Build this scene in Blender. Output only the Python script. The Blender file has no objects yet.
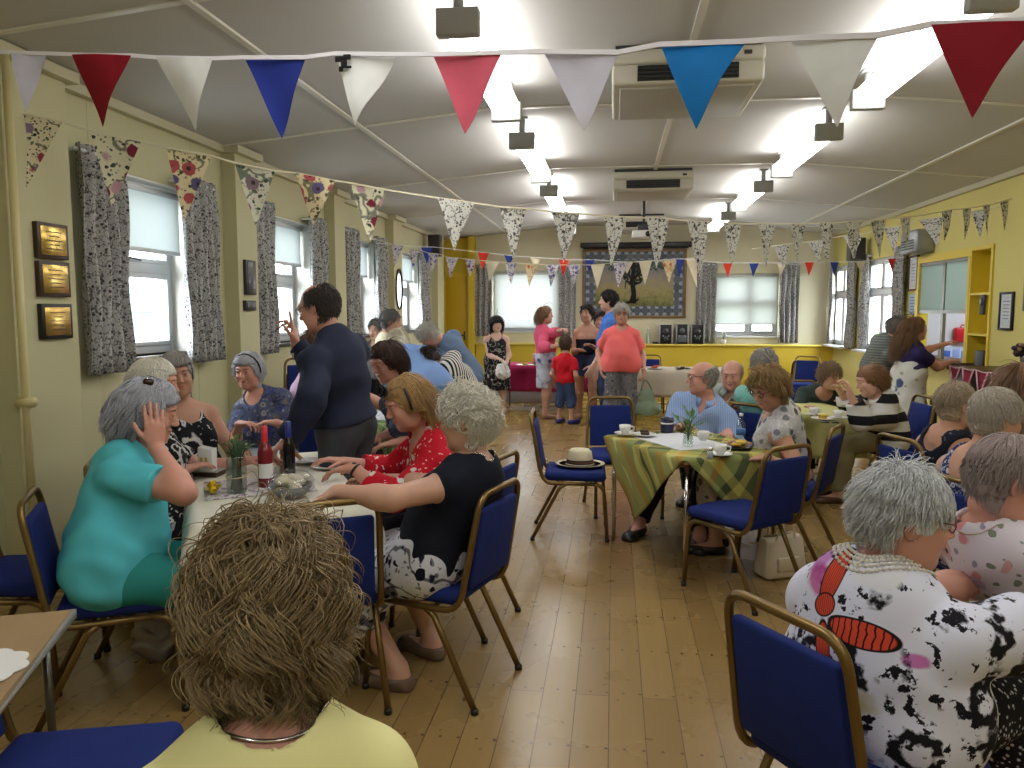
import bpy, bmesh, math, random
import numpy as np
from mathutils import Vector, Matrix
from mathutils.bvhtree import BVHTree
rng = np.random.default_rng(7)
random.seed(7)
SC = bpy.context.scene
COL = SC.collection
R_ = math.radians

# ---------------------------------------------------------------- view geometry (used only to lay things out at measured distances)
FPX = 769.0; TH = R_(7.51); PH = R_(5.42); CAMZ = 1.6
_s, _c, _sp, _cp = math.sin(TH), math.cos(TH), math.sin(PH), math.cos(PH)
CR = np.array((_c, _s, 0.)); CF = np.array((-_s*_cp, _c*_cp, -_sp)); CU = np.array((-_s*_sp, _c*_sp, _cp))
def PT(px, py, Y=None, Z=None, X=None, D=None):
    d = CF + CR*((px-512)/FPX) + CU*((384-py)/FPX)
    if D is not None: t = D
    elif Z is not None: t = (Z-CAMZ)/d[2]
    elif Y is not None: t = Y/d[1]
    else: t = X/d[0]
    return np.array((0, 0, CAMZ)) + t*d

# ---------------------------------------------------------------- objects
def link(o): COL.objects.link(o); return o
def tag(o, label=None, cat=None, group=None, kind=None):
    if label: o['label'] = label
    if cat: o['category'] = cat
    if group: o['group'] = group
    if kind: o['kind'] = kind
    return o
def empty(name, loc=(0, 0, 0), rz=0, label=None, cat=None, group=None):
    o = bpy.data.objects.new(name, None); link(o)
    o.location = [float(v) for v in loc]; o.rotation_euler = (0, 0, rz); o.empty_display_size = .1
    return tag(o, label, cat, group)
def meshobj(name, verts, faces, mats, parent=None, smooth=True, mi=None, world=False):
    """world=True: verts are world coordinates, the parent only has a location"""
    v = np.asarray(verts, dtype=np.float64).reshape(-1, 3)
    if world and parent is not None: v = v - np.array(parent.location)[None]
    me = bpy.data.meshes.new(name)
    if isinstance(faces, np.ndarray):
        nf, k = faces.shape
        me.vertices.add(len(v)); me.vertices.foreach_set('co', v.astype(np.float32).ravel())
        me.loops.add(nf*k); me.loops.foreach_set('vertex_index', faces.astype(np.int32).ravel())
        me.polygons.add(nf); me.polygons.foreach_set('loop_start', np.arange(0, nf*k, k, dtype=np.int32))
        me.polygons.foreach_set('loop_total', np.full(nf, k, dtype=np.int32))
    else:
        me.from_pydata([tuple(x) for x in v], [], faces)
    if not isinstance(mats, (list, tuple)): mats = [mats]
    for m in mats: me.materials.append(m)
    if mi is not None: me.polygons.foreach_set('material_index', np.asarray(mi, dtype=np.int32))
    me.update(calc_edges=True)
    if smooth: me.polygons.foreach_set('use_smooth', np.ones(len(me.polygons), dtype=bool))
    me.validate()
    o = bpy.data.objects.new(name, me); link(o)
    if parent is not None: o.parent = parent
    return o
def copy_tree(o, parent=None):
    c = o.copy(); link(c)
    if parent is not None: c.parent = parent
    for ch in list(o.children): copy_tree(ch, c)
    return c

class MB:
    """mesh builder: collects boxes, tubes, lathes ... into one mesh"""
    def __init__(s): s.v = []; s.f = []; s.m = []; s.sm = []
    def add(s, v, f, mi=0, smooth=False):
        b = len(s.v); s.v += [tuple(map(float, p)) for p in v]
        for q in f: s.f.append(tuple(int(i)+b for i in q)); s.m.append(mi); s.sm.append(smooth)
        return s
    def box(s, lo, hi, mi=0):
        x0, y0, z0 = lo; x1, y1, z1 = hi
        return s.add([(x0,y0,z0),(x1,y0,z0),(x1,y1,z0),(x0,y1,z0),(x0,y0,z1),(x1,y0,z1),(x1,y1,z1),(x0,y1,z1)],
              [(0,3,2,1),(4,5,6,7),(0,1,5,4),(1,2,6,5),(2,3,7,6),(3,0,4,7)], mi)
    def rbox(s, lo, hi, r=.01, seg=2, mi=0, mat4=None, smooth=True):
        bm = bmesh.new(); bmesh.ops.create_cube(bm, size=1)
        lo = np.array(lo, float); hi = np.array(hi, float); c = (lo+hi)/2; e = hi-lo
        for v in bm.verts: v.co = Vector((c[0]+v.co.x*e[0], c[1]+v.co.y*e[1], c[2]+v.co.z*e[2]))
        bmesh.ops.bevel(bm, geom=bm.edges[:], offset=min(r, .49*min(e)), segments=seg, profile=.5, affect='EDGES')
        if mat4 is not None: bmesh.ops.transform(bm, matrix=mat4, verts=bm.verts)
        bm.verts.index_update()
        s.add([v.co for v in bm.verts], [[v.index for v in f.verts] for f in bm.faces], mi, smooth); bm.free(); return s
    def obox(s, c, ax, ay, az, mi=0):
        c = np.array(c, float); ax, ay, az = (np.array(a, float) for a in (ax, ay, az))
        p = [c+i*ax+j*ay+k*az for k in (-1, 1) for (i, j) in ((-1,-1),(1,-1),(1,1),(-1,1))]
        return s.add(p, [(0,3,2,1),(4,5,6,7),(0,1,5,4),(1,2,6,5),(2,3,7,6),(3,0,4,7)], mi)
    def tube(s, pts, r=.01, n=8, mi=0, closed=False, cap=True, sq=None):
        P = [np.array(p, float) for p in pts]; L = len(P)
        rr = r if hasattr(r, '__len__') else [r]*L
        T = []
        for i in range(L):
            if closed: t = P[(i+1) % L]-P[i-1]
            else: t = P[min(i+1, L-1)]-P[max(i-1, 0)]
            T.append(t/(np.linalg.norm(t)+1e-12))
        u = np.cross(T[0], (0, 0, 1.)); 
        if np.linalg.norm(u) < 1e-3: u = np.cross(T[0], (0, 1., 0))
        u /= np.linalg.norm(u); v = []
        for i in range(L):
            u = u-T[i]*(u@T[i]); u /= np.linalg.norm(u)+1e-12; w = np.cross(T[i], u)
            for k in range(n):
                a = 2*math.pi*(k+.5)/n
                ca, sa = math.cos(a), math.sin(a)
                if sq: ca *= sq[0]; sa *= sq[1]
                v.append(P[i]+rr[i]*(ca*u+sa*w))
        f = []
        for i in range(L if closed else L-1):
            j = (i+1) % L
            for k in range(n): f.append((i*n+k, i*n+(k+1) % n, j*n+(k+1) % n, j*n+k))
        if cap and not closed: f.append(tuple(range(n-1, -1, -1))); f.append(tuple((L-1)*n+k for k in range(n)))
        return s.add(v, f, mi, True)
    def lathe(s, prof, c=(0, 0, 0), n=20, mi=0, sx=1, sy=1):
        v = []; f = []
        for (r, z) in prof:
            for k in range(n):
                a = 2*math.pi*k/n; v.append((c[0]+r*sx*math.cos(a), c[1]+r*sy*math.sin(a), c[2]+z))
        for i in range(len(prof)-1):
            for k in range(n): f.append((i*n+k, i*n+(k+1) % n, (i+1)*n+(k+1) % n, (i+1)*n+k))
        if prof[0][0] > 1e-4: f.append(tuple(range(n-1, -1, -1)))
        if prof[-1][0] > 1e-4: f.append(tuple((len(prof)-1)*n+k for k in range(n)))
        return s.add(v, f, mi, True)
    def sphere(s, c, r, n=12, mi=0):
        r = np.array(r if hasattr(r, '__len__') else (r, r, r), float)
        return s.lathe2(c, r, n, mi)
    def lathe2(s, c, r, n, mi):
        v = []; f = []; m = n//2
        for i in range(m+1):
            t = math.pi*i/m-math.pi/2
            for k in range(n):
                a = 2*math.pi*k/n
                v.append((c[0]+r[0]*math.cos(t)*math.cos(a), c[1]+r[1]*math.cos(t)*math.sin(a), c[2]+r[2]*math.sin(t)))
        for i in range(m):
            for k in range(n): f.append((i*n+k, i*n+(k+1) % n, (i+1)*n+(k+1) % n, (i+1)*n+k))
        return s.add(v, f, mi, True)
    def xf(s, M, start=0):
        for i in range(start, len(s.v)): s.v[i] = tuple(M @ Vector(s.v[i]))
        return s
    def build(s, name, mats, parent=None, world=False, bevel=0):
        o = meshobj(name, s.v, s.f, mats, parent, smooth=False, mi=s.m, world=world)
        if len(o.data.polygons) == len(s.sm): o.data.polygons.foreach_set('use_smooth', s.sm)
        if bevel:
            b = o.modifiers.new('bevel', 'BEVEL'); b.width = bevel; b.segments = 2; b.limit_method = 'ANGLE'
        return o
def bez(p0, p1, p2, n=6):
    p0, p1, p2 = map(lambda p: np.array(p, float), (p0, p1, p2))
    return [(1-t)**2*p0+2*t*(1-t)*p1+t*t*p2 for t in np.linspace(0, 1, n)]

# ---------------------------------------------------------------- materials
def lin(c):
    return tuple(((x/255)/12.92 if x/255 <= .04045 else ((x/255+.055)/1.055)**2.4) for x in c)
class N:
    """small node-tree helper"""
    def __init__(s, name, rough=.5, metal=0, spec=.5):
        s.mat = bpy.data.materials.new(name); s.mat.use_nodes = True
        s.t = s.mat.node_tree; s.b = s.t.nodes['Principled BSDF']; s.out = s.t.nodes['Material Output']
        s.b.inputs['Roughness'].default_value = rough; s.b.inputs['Metallic'].default_value = metal
        s.b.inputs['Specular IOR Level'].default_value = spec
        s._co = {}
    def n(s, typ, **kw):
        nd = s.t.nodes.new(typ)
        for k, v in kw.items():
            if k == 'inp':
                for a, b in v.items():
                    if isinstance(b, bpy.types.NodeSocket): s.t.links.new(b, nd.inputs[a])
                    else: nd.inputs[a].default_value = b
            else: setattr(nd, k, v)
        return nd
    def l(s, a, b): s.t.links.new(a, b)
    def co(s, which='Object'):
        if which not in s._co: s._co[which] = s.n('ShaderNodeTexCoord').outputs[which]
        return s._co[which]
    def mapping(s, scale=(1, 1, 1), rot=(0, 0, 0), loc=(0, 0, 0), which='Object', typ='POINT', vec=None):
        return s.n('ShaderNodeMapping', vector_type=typ, inp={'Vector': vec or s.co(which), 'Scale': scale, 'Rotation': rot, 'Location': loc}).outputs[0]
    def noise(s, scale=5, detail=3, rough=.5, vec=None, dist=0):
        nd = s.n('ShaderNodeTexNoise', inp={'Scale': scale, 'Detail': detail, 'Roughness': rough, 'Distortion': dist, 'Vector': vec or s.co()})
        return nd.outputs['Fac']
    def voro(s, scale=5, feature='F1', rand=1, vec=None, out='Distance'):
        nd = s.n('ShaderNodeTexVoronoi', feature=feature, inp={'Scale': scale, 'Randomness': rand, 'Vector': vec or s.co()})
        return nd.outputs[out]
    def ramp(s, fac, stops, interp='LINEAR'):
        nd = s.n('ShaderNodeValToRGB'); nd.color_ramp.interpolation = interp
        e = nd.color_ramp.elements
        while len(e) < len(stops): e.new(.5)
        for el, (p, c) in zip(e, stops):
            el.position = p; el.color = tuple(c)+(1,) if len(c) == 3 else c
        s.l(fac, nd.inputs[0]); return nd.outputs[0]
    def step(s, fac, a, b=None):
        b = a+.02 if b is None else b
        nd = s.n('ShaderNodeMapRange', inp={'Value': fac, 'From Min': a, 'From Max': b}); nd.clamp = True
        return nd.outputs[0]
    def mix(s, fac, a, b):
        nd = s.n('ShaderNodeMix', data_type='RGBA')
        for sock, v in ((nd.inputs[0], fac), (nd.inputs[6], a), (nd.inputs[7], b)):
            if isinstance(v, bpy.types.NodeSocket): s.l(v, sock)
            elif isinstance(v, (int, float)): sock.default_value = v
            else: sock.default_value = tuple(v)+(1,)
        return nd.outputs[2]
    def math(s, op, a, b=0.):
        nd = s.n('ShaderNodeMath', operation=op)
        for i, v in enumerate((a, b)):
            if isinstance(v, bpy.types.NodeSocket): s.l(v, nd.inputs[i])
            else: nd.inputs[i].default_value = v
        return nd.outputs[0]
    def sep(s, vec=None):
        return s.n('ShaderNodeSeparateXYZ', inp={0: vec or s.co()}).outputs
    def color(s, c):
        if isinstance(c, bpy.types.NodeSocket): s.l(c, s.b.inputs['Base Color'])
        else: s.b.inputs['Base Color'].default_value = tuple(c)+(1,)
        return s
    def bump(s, h, strength=.2, dist=.01):
        nd = s.n('ShaderNodeBump', inp={'Height': h, 'Strength': strength, 'Distance': dist})
        s.l(nd.outputs[0], s.b.inputs['Normal']); return s
_mc = {}
def flat(name, c, rough=.5, metal=0, var=.0, scale=20, bump=0, srgb=True, spec=.5):
    key = (name, c, rough, metal)
    if key in _mc: return _mc[key]
    m = N(name, rough, metal, spec); cl = lin(c) if srgb else c
    if var:
        f = m.noise(scale, 3)
        m.color(m.mix(f, tuple(x*(1-var) for x in cl), tuple(min(1, x*(1+var)) for x in cl)))
    else: m.color(cl)
    if bump: m.bump(m.noise(scale*4, 3), bump, .004)
    _mc[key] = m.mat
    return m.mat
def fabric(name, c, var=.12, scale=14, weave=900, rough=.85):
    key = ('fab', name, c)
    if key in _mc: return _mc[key]
    m = N(name, rough, 0, .25); cl = lin(c); f = m.noise(scale, 3)
    m.color(m.mix(f, tuple(x*(1-var) for x in cl), tuple(min(1, x*(1+var)) for x in cl)))
    m.bump(m.noise(weave/4, 2), .12, .002)
    _mc[key] = m.mat; return m.mat
# ---------------------------------------------------------------- implicit surfaces for bodies, clothes and hair
def nrm(v): v = np.asarray(v, float); return v/(np.linalg.norm(v)+1e-12)
class F:
    """a field: list of (op, fn, k); op '+' smooth union, '-' smooth subtraction, '&' intersection"""
    def __init__(s, k=.02): s.p = []; s.k = k; s.lo = np.full(3, 9e9); s.hi = -s.lo; s.disp = None
    def _bb(s, a, b): s.lo = np.minimum(s.lo, a); s.hi = np.maximum(s.hi, b)
    def cone(s, a, b, ra, rb, k=None, op='+', clip=None, flat=None):
        a = np.array(a, float); b = np.array(b, float); ba = b-a; L = ba@ba+1e-12; m = max(ra, rb)
        def fn(P):
            q = P-a; t = np.clip((q@ba)/L, 0, 1); w = q-t[:, None]*ba
            if flat is not None: w = w+np.outer(w@flat[0], flat[0])*(flat[1]-1)
            d = np.sqrt((w*w).sum(1))-(ra+(rb-ra)*t)
            if clip is not None:
                for (c, n) in clip: d = np.maximum(d, (P-c)@n)
            return d
        s.p.append((op, fn, s.k if k is None else k))
        if op == '+': s._bb(np.minimum(a, b)-m, np.maximum(a, b)+m)
        return s
    def ell(s, c, r, R=None, k=None, op='+', clip=None):
        c = np.array(c, float); r = np.array(r if hasattr(r, '__len__') else (r,)*3, float); R = np.eye(3) if R is None else np.array(R)
        def fn(P):
            q = (P-c)@R; k0 = np.sqrt(((q/r)**2).sum(1)); k1 = np.sqrt(((q/(r*r))**2).sum(1))
            d = np.where(k1 > 1e-6, k0*(k0-1)/np.maximum(k1, 1e-6), -r.min())
            if clip is not None:
                for (cc, n) in clip: d = np.maximum(d, (P-cc)@n)
            return d
        s.p.append((op, fn, s.k if k is None else k))
        if op == '+': m = r.max(); s._bb(c-m, c+m)
        return s
    def plane(s, c, n, k=.004):
        c = np.array(c, float); n = nrm(n)
        s.p.append(('&', lambda P: (P-c)@n, k)); return s
    def eval(s, P, rad=None):
        d = np.full(len(P), 9.)
        for (op, fn, k) in s.p:
            if op == '+':
                e = fn(P); h = np.maximum(k-np.abs(d-e), 0)/k; d = np.minimum(d, e)-h*h*k*.25
            else:
                e = fn(P); e = -e if op == '-' else e
                h = np.maximum(k-np.abs(d-e), 0)/k; d = np.maximum(d, e)+h*h*k*.25
        if s.disp is not None: d = d+s.disp(P)
        return d
    def eval_blocks(s, C, OFF, rad):
        """C block centres (n,3), OFF offsets (m,3) -> (n,m)"""
        n, m = len(C), len(OFF)
        dc = np.full(n, 9.); D = np.full((n, m), 9.)
        tot = s.eval(C)
        for (op, fn, k) in s.p:
            ec = fn(C)
            sel = np.nonzero(ec < np.maximum(tot, 0)+2.2*rad+k)[0] if op == '+' else np.arange(n)
            if op == '&': sel = np.nonzero(ec > -2.2*rad-k)[0]
            if op == '-': sel = np.nonzero(ec < 2.2*rad+k)[0]
            if len(sel) == 0: continue
            P = (C[sel][:, None, :]+OFF[None]).reshape(-1, 3); e = fn(P).reshape(len(sel), m); d = D[sel]
            if op == '+':
                h = np.maximum(k-np.abs(d-e), 0)/k; D[sel] = np.minimum(d, e)-h*h*k*.25
            else:
                if op == '-': e = -e
                h = np.maximum(k-np.abs(d-e), 0)/k; D[sel] = np.maximum(d, e)+h*h*k*.25
        if s.disp is not None:
            P = (C[:, None, :]+OFF[None]).reshape(-1, 3); D += s.disp(P).reshape(n, m)
        return D

_BS = 8
def polygonize(fld, vox, lo=None, hi=None):
    pad = 2.5*vox
    lo = (fld.lo-pad if lo is None else np.array(lo, float)); hi = (fld.hi+pad if hi is None else np.array(hi, float))
    nb = np.maximum(1, np.ceil((hi-lo)/(vox*_BS)).astype(int)); B = _BS*vox
    g = np.stack(np.meshgrid(*[np.arange(k) for k in nb], indexing='ij'), -1).reshape(-1, 3)
    C = lo+(g+.5)*B; dc = fld.eval(C); rad = B*math.sqrt(3)/2
    act = np.abs(dc) < rad*1.35+.006
    dims = nb*_BS+1
    D = np.empty(dims, np.float32)
    # fill sign
    S = np.where(dc < 0, -1., 1.).astype(np.float32).reshape(nb)
    D[:-1, :-1, :-1] = np.repeat(np.repeat(np.repeat(S, _BS, 0), _BS, 1), _BS, 2)
    D[-1] = D[-2]; D[:, -1] = D[:, -2]; D[:, :, -1] = D[:, :, -2]
    o = np.arange(_BS+1)
    OFF = (np.stack(np.meshgrid(o, o, o, indexing='ij'), -1).reshape(-1, 3)-_BS/2)*vox
    ga = g[act]; Ca = C[act]
    for i in range(0, len(ga), 400):
        gg = ga[i:i+400]
        V = fld.eval_blocks(Ca[i:i+400], OFF, rad).astype(np.float32).reshape(-1, _BS+1, _BS+1, _BS+1)
        for (x, y, z), v in zip(gg*_BS, V): D[x:x+_BS+1, y:y+_BS+1, z:z+_BS+1] = v
    return surfnet(D, lo, vox)
def surfnet(D, lo, vox):
    s = D < 0
    cnt = np.zeros(tuple(n-1 for n in D.shape), np.int8)
    cs = [(i, j, k) for i in (0, 1) for j in (0, 1) for k in (0, 1)]
    def sub(A, c): return A[c[0]:A.shape[0]-1+c[0], c[1]:A.shape[1]-1+c[1], c[2]:A.shape[2]-1+c[2]]
    for c in cs: cnt += sub(s, c)
    act = (cnt > 0) & (cnt < 8)
    idx = np.argwhere(act)
    if len(idx) == 0: return np.zeros((0, 3)), np.zeros((0, 4), int)
    ids = np.full(act.shape, -1, np.int64); ids[act] = np.arange(len(idx))
    vals = {c: D[idx[:, 0]+c[0], idx[:, 1]+c[1], idx[:, 2]+c[2]].astype(np.float64) for c in cs}
    acc = np.zeros((len(idx), 3)); n = np.zeros(len(idx))
    for a in cs:
        for ax in range(3):
            if a[ax]: continue
            b = tuple(1 if q == ax else a[q] for q in range(3))
            va, vb = vals[a], vals[b]; x = (va < 0) != (vb < 0)
            t = np.where(x, va/np.where(x, va-vb, 1), 0)
            p = np.tile(np.array(a, float), (len(idx), 1)); p[:, ax] += t
            acc += p*x[:, None]; n += x
    V = lo+(idx+acc/n[:, None])*vox
    Q = []
    for ax in range(3):
        u, w = (ax+1) % 3, (ax+2) % 3
        sl0 = [slice(None)]*3; sl1 = [slice(None)]*3
        sl0[ax] = slice(0, -1); sl1[ax] = slice(1, None)
        for q in (u, w): sl0[q] = slice(1, -1); sl1[q] = slice(1, -1)
        a = s[tuple(sl0)]; b = s[tuple(sl1)]
        e = np.argwhere(a != b)
        if len(e) == 0: continue
        fl = a[e[:, 0], e[:, 1], e[:, 2]]
        base = e.copy(); base[:, u] += 1; base[:, w] += 1
        def cell(du, dw):
            c = base.copy(); c[:, u] += du; c[:, w] += dw
            return ids[c[:, 0], c[:, 1], c[:, 2]]
        q = np.stack([cell(-1, -1), cell(0, -1), cell(0, 0), cell(-1, 0)], 1)
        q[~fl] = q[~fl][:, ::-1]
        Q.append(q)
    Q = np.concatenate(Q); Q = Q[(Q >= 0).all(1)]
    return V, Q
def wrinkle(amp, freq, seed, stretch=(1, 1, 1)):
    r = np.random.default_rng(seed); dirs = r.normal(size=(5, 3))*np.array(stretch); ph = r.uniform(0, 6.28, 5); fr = freq*r.uniform(.6, 1.5, 5)
    dirs /= np.linalg.norm(dirs, axis=1)[:, None]
    def fn(P):
        o = np.zeros(len(P))
        q = P+.04*np.sin(P[:, [1, 2, 0]]*freq*.6+ph[:3])
        for d, p, f in zip(dirs, ph, fr): o += np.sin((q@d)*f+p)
        return amp*o/2.2
    return fn
# ---------------------------------------------------------------- people
UP = np.array((0, 0, 1.))
def ydir(deg): a = R_(deg); return np.array((-math.sin(a), math.cos(a), 0.))
def ik(a, t, l1, l2, pole):
    a = np.array(a, float); t = np.array(t, float); v = t-a; d = np.linalg.norm(v); u = v/(d+1e-9)
    if d > (l1+l2)*.995: s = d/((l1+l2)*.995); l1 *= s; l2 *= s
    x = (d*d+l1*l1-l2*l2)/(2*d); h = math.sqrt(max(l1*l1-x*x, 0)); p = np.array(pole, float); p = p-u*(p@u)
    return a+u*x+nrm(p)*h
def skin_mat(name, c):
    m = N(name, .5, 0, .35); cl = lin(c); f = m.noise(9, 4); g = m.noise(60, 2)
    m.color(m.mix(f, tuple(x*.88 for x in cl), tuple(min(1, x*1.08) for x in cl)))
    m.b.inputs['Subsurface Weight'].default_value = .08; m.b.inputs['Subsurface Radius'].default_value = (.02, .007, .004)
    m.b.inputs['Subsurface Scale'].default_value = .25
    m.bump(g, .06, .002); return m.mat
def hair_mat(name, c, var=.35):
    m = N(name, .42, 0, .4); cl = lin(c)
    isl = m.n('ShaderNodeNewGeometry').outputs['Random Per Island']
    f = m.math('MULTIPLY_ADD', isl, .7); 
    f2 = m.math('ADD', m.math('MULTIPLY', isl, .6), m.math('MULTIPLY', m.noise(14, 2), .4))
    m.color(m.mix(f2, tuple(x*(1-var) for x in cl), tuple(min(1, x*(1+var)) for x in cl))); return m.mat
SKIN = {k: skin_mat('skin_'+k, c) for k, c in dict(fair=(206, 162, 142), pink=(204, 150, 132), tan=(192, 144, 120), pale=(216, 178, 158)).items()}
LIPS = flat('lips', (178, 104, 94), .45); EYEW = flat('eye_white', (225, 220, 212), .25); IRIS = flat('iris', (52, 58, 62), .2)
LENS = None; BROW = flat('eyebrow_hair', (104, 84, 68), .8)
def lens_mat(dark=False):
    m = N('spectacle_lens_dark' if dark else 'spectacle_lens', .05)
    tr = m.n('ShaderNodeBsdfTransparent'); gl = m.n('ShaderNodeBsdfGlossy', inp={'Roughness': .05})
    tr.inputs[0].default_value = (.12, .09, .07, 1) if dark else (.95, .96, .96, 1)
    mx = m.n('ShaderNodeMixShader', inp={0: .08, 1: tr.outputs[0], 2: gl.outputs[0]}); m.l(mx.outputs[0], m.out.inputs['Surface']); return m.mat

class Person:
    def __init__(s, label, hip, head, yaw, hyaw=None, hpitch=5, hroll=0, sex='f', fat=1., sc=1., skin='fair', L=None, R=None, feet=None, pose='sit', vox=.008, hvox=None,
                 shz=(0, 0), name='person', eyes=True, group=None, base=None, shw=1., poleL=None, poleR=None, knees=None, handL={}, handR={}, belly=1., bust=1., hs=1., smile=.3, brow=None, armk=1.):
        s.hip = H = np.array(hip, float); s.C = C = np.array(head, float); s.sc = sc; s.fat = fat; s.sex = sex; s.vox = vox; s.hvox = hvox or min(vox*.55, .006)
        s.smile = smile; s.brow = brow; s.hs = hs*sc; s.pose = pose; s.belly = belly; s.bust = bust
        s.fwd = ydir(yaw); s.rt = np.cross(s.fwd, UP); s.yaw = yaw
        hy = yaw if hyaw is None else hyaw; f0 = ydir(hy); p = R_(hpitch)
        s.hf = f0*math.cos(p)-UP*math.sin(p); s.hu = f0*math.sin(p)+UP*math.cos(p); s.hr = np.cross(s.hf, s.hu)
        if hroll: a = R_(hroll); s.hu, s.hr = s.hu*math.cos(a)+s.hr*math.sin(a), s.hr*math.cos(a)-s.hu*math.sin(a)
        s.HR = np.stack([s.hr, s.hf, s.hu], 1)
        s.hb = C-s.hu*.09*s.hs-s.hf*.018*s.hs
        su = nrm(C-H); s.Nk = C-s.hs*(.105*s.hu+.085*su)-s.hf*.032*s.hs
        s.us = nrm(s.Nk-H); s.L = np.linalg.norm(s.Nk-H)
        s.tf = nrm(s.fwd-s.us*(s.fwd@s.us)); s.tr = np.cross(s.tf, s.us)
        s.TR = np.stack([s.tr, s.tf, s.us], 1)
        w = (.152 if sex == 'f' else .178)*sc*shw
        s.S = {}
        for i, (k, sg) in enumerate((('L', -1), ('R', 1))): s.S[k] = s.Nk-s.us*.082*sc+s.tr*sg*w+s.us*shz[i]
        s.la, s.lf = .275*sc*armk, .24*sc*armk; s.lt, s.lc = .41*sc, .40*sc
        s.E = {}; s.W = {}; s.hand = {}
        for k, sg, tgt, pole, hd in (('L', -1, L, poleL, handL), ('R', 1, R, poleR, handR)):
            if tgt is None: tgt = s.S[k]-UP*.46*sc+s.tr*sg*.06+s.fwd*.06
            tgt = np.array(tgt, float)
            s.E[k] = ik(s.S[k], tgt, s.la, s.lf, (-s.fwd*.6-UP*.8+s.tr*sg*.5) if pole is None else pole)
            v = tgt-s.E[k]; s.W[k] = s.E[k]+v
            s.hand[k] = dict(hd); fd = nrm(v); s.hand[k].setdefault('d', fd)
            d = nrm(np.array(s.hand[k]['d'], float)); s.hand[k]['d'] = d
            n = np.array(s.hand[k].get('n', -UP if abs(d[2]) < .8 else -s.tr*sg), float); n = nrm(n-d*(n@d)); s.hand[k]['n'] = n
        s.K = {}; s.A = {}; s.Hj = {}
        for i, (k, sg) in enumerate((('L', -1), ('R', 1))):
            s.Hj[k] = H+s.rt*sg*.088*sc*min(fat, 1.2)-UP*.03
            if feet is not None: a = np.array(feet[i], float)
            elif pose == 'sit': a = np.array((H[0], H[1], 0))+s.fwd*.40*sc+s.rt*sg*.10+UP*.09
            else: a = np.array((H[0], H[1], 0))+s.rt*sg*.10+UP*.09
            s.A[k] = a
            pl = s.fwd*1.+UP*(.6 if pose == 'sit' else 0)+s.rt*sg*.15 if knees is None else np.array(knees[i], float)
            if pose == 'stand': ll = np.linalg.norm(s.Hj[k]-a); s.lt, s.lc = ll*.506, ll*.498
            s.K[k] = ik(s.Hj[k], a, s.lt, s.lc, pl)
        b = np.array((H[0], H[1], 0.)) if base is None else np.array(base, float)
        s.bvh = {}; s.root = empty(name, b, 0, label, 'person', group); s.skin = SKIN[skin]; s.eyes = eyes
    # ---- prims
    def torso(s, f, e=0., low=True):
        k = .06; fa, H, us, tr, tf, L, sc = s.fat, s.hip, s.us, s.tr, s.tf, s.L, s.sc; m = s.sex == 'm'
        f.ell(H+us*.03, np.array((.158 if m else .172, .118, .14))*fa*sc+e, s.TR, k)
        f.ell(H+us*.36*L+tf*.005, np.array((.150 if m else .138, .105, .17))*np.array((fa, fa, 1))*sc+e, s.TR, k)
        f.ell(H+us*.68*L, np.array((.165 if m else .148, .108, .18))*np.array((.6+.4*fa, .6+.4*fa, 1))*sc+e, s.TR, k)
        f.ell(H+us*.76*L-tf*.03, np.array((.13, .075, .15))*sc+e, s.TR, k)
        b = s.belly*fa
        f.ell(H+us*.24*L+tf*.045*b, np.array((.125, .098, .125))*b*sc+e, s.TR, k)
        if not m and s.bust > 0:
            for sg in (-1, 1): f.ell(H+us*.60*L+tf*.082*sc+tr*sg*.068*sc, np.array((.07, .062, .072))*sc*s.bust+e, s.TR, .04)
        f.cone(s.S['L'], s.S['R'], .052*sc+e, .052*sc+e, .05)
        for q in 'LR': f.cone(s.Nk+us*.02, s.S[q]+us*.01, .045*sc+e, .044*sc+e, .04)
        return f
    def arm(s, f, q, e=0., t0=0., t1=2., loose=0., clip=True, k=.03):
        fa = .75+.25*s.fat; sc = s.sc; m = 1.08 if s.sex == 'm' else 1.
        r0, r1, r2, r3 = .051*fa*sc*m, .041*fa*sc*m, .039*fa*sc*m, .026*sc*m
        S, E, W = s.S[q], s.E[q], s.W[q]
        if t1 >= .999:
            f.cone(S, E, r0+e, r1+e+loose*.5, k)
        else:
            c = S+(E-S)*t1; n = nrm(E-S); f.cone(S, S+(E-S)*(t1+.25), r0+e+loose*.3, r0+(r1-r0)*t1+e+loose*1.2, k, clip=[(c, n)])
        f.ell(S, r0*1.03+e, None, k)
        if t1 > 1:
            t = t1-1; c = E+(W-E)*t; n = nrm(W-E)
            mid = E+(W-E)*.25
            f.cone(E, mid, r1+e+loose*.5, r2*1.04+e+loose*.6, k)
            f.cone(mid, W+(W-E)*.1*(t < .999), r2*1.04+e+loose*.6, r3+e+loose*.9, k, clip=[(c, n)] if t < .999 or e > 0 else None)
        return f
    def hands(s, f, q):
        h = s.hand[q]; W, d, n = s.W[q], h['d'], h['n']; t = np.cross(d, n)*(1 if q == 'R' else -1); sc = s.sc*(.93 if s.sex == 'f' else 1.04)
        cu = h.get('curl', .35); sp = h.get('spread', 1.)
        R = np.stack([t, d, n], 1)
        f.cone(W-d*.02, W+d*.03*sc, .0245*sc, .024*sc, .02, flat=(n, 1.35))
        f.ell(W+d*.055*sc, np.array((.041, .052, .0165))*sc, R, .018)
        f.ell(W+d*.04*sc+t*.02*sc+n*.008, np.array((.018, .03, .014))*sc, R, .014)
        cus = h.get('curls', (cu, cu, cu, cu*1.05))
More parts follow.
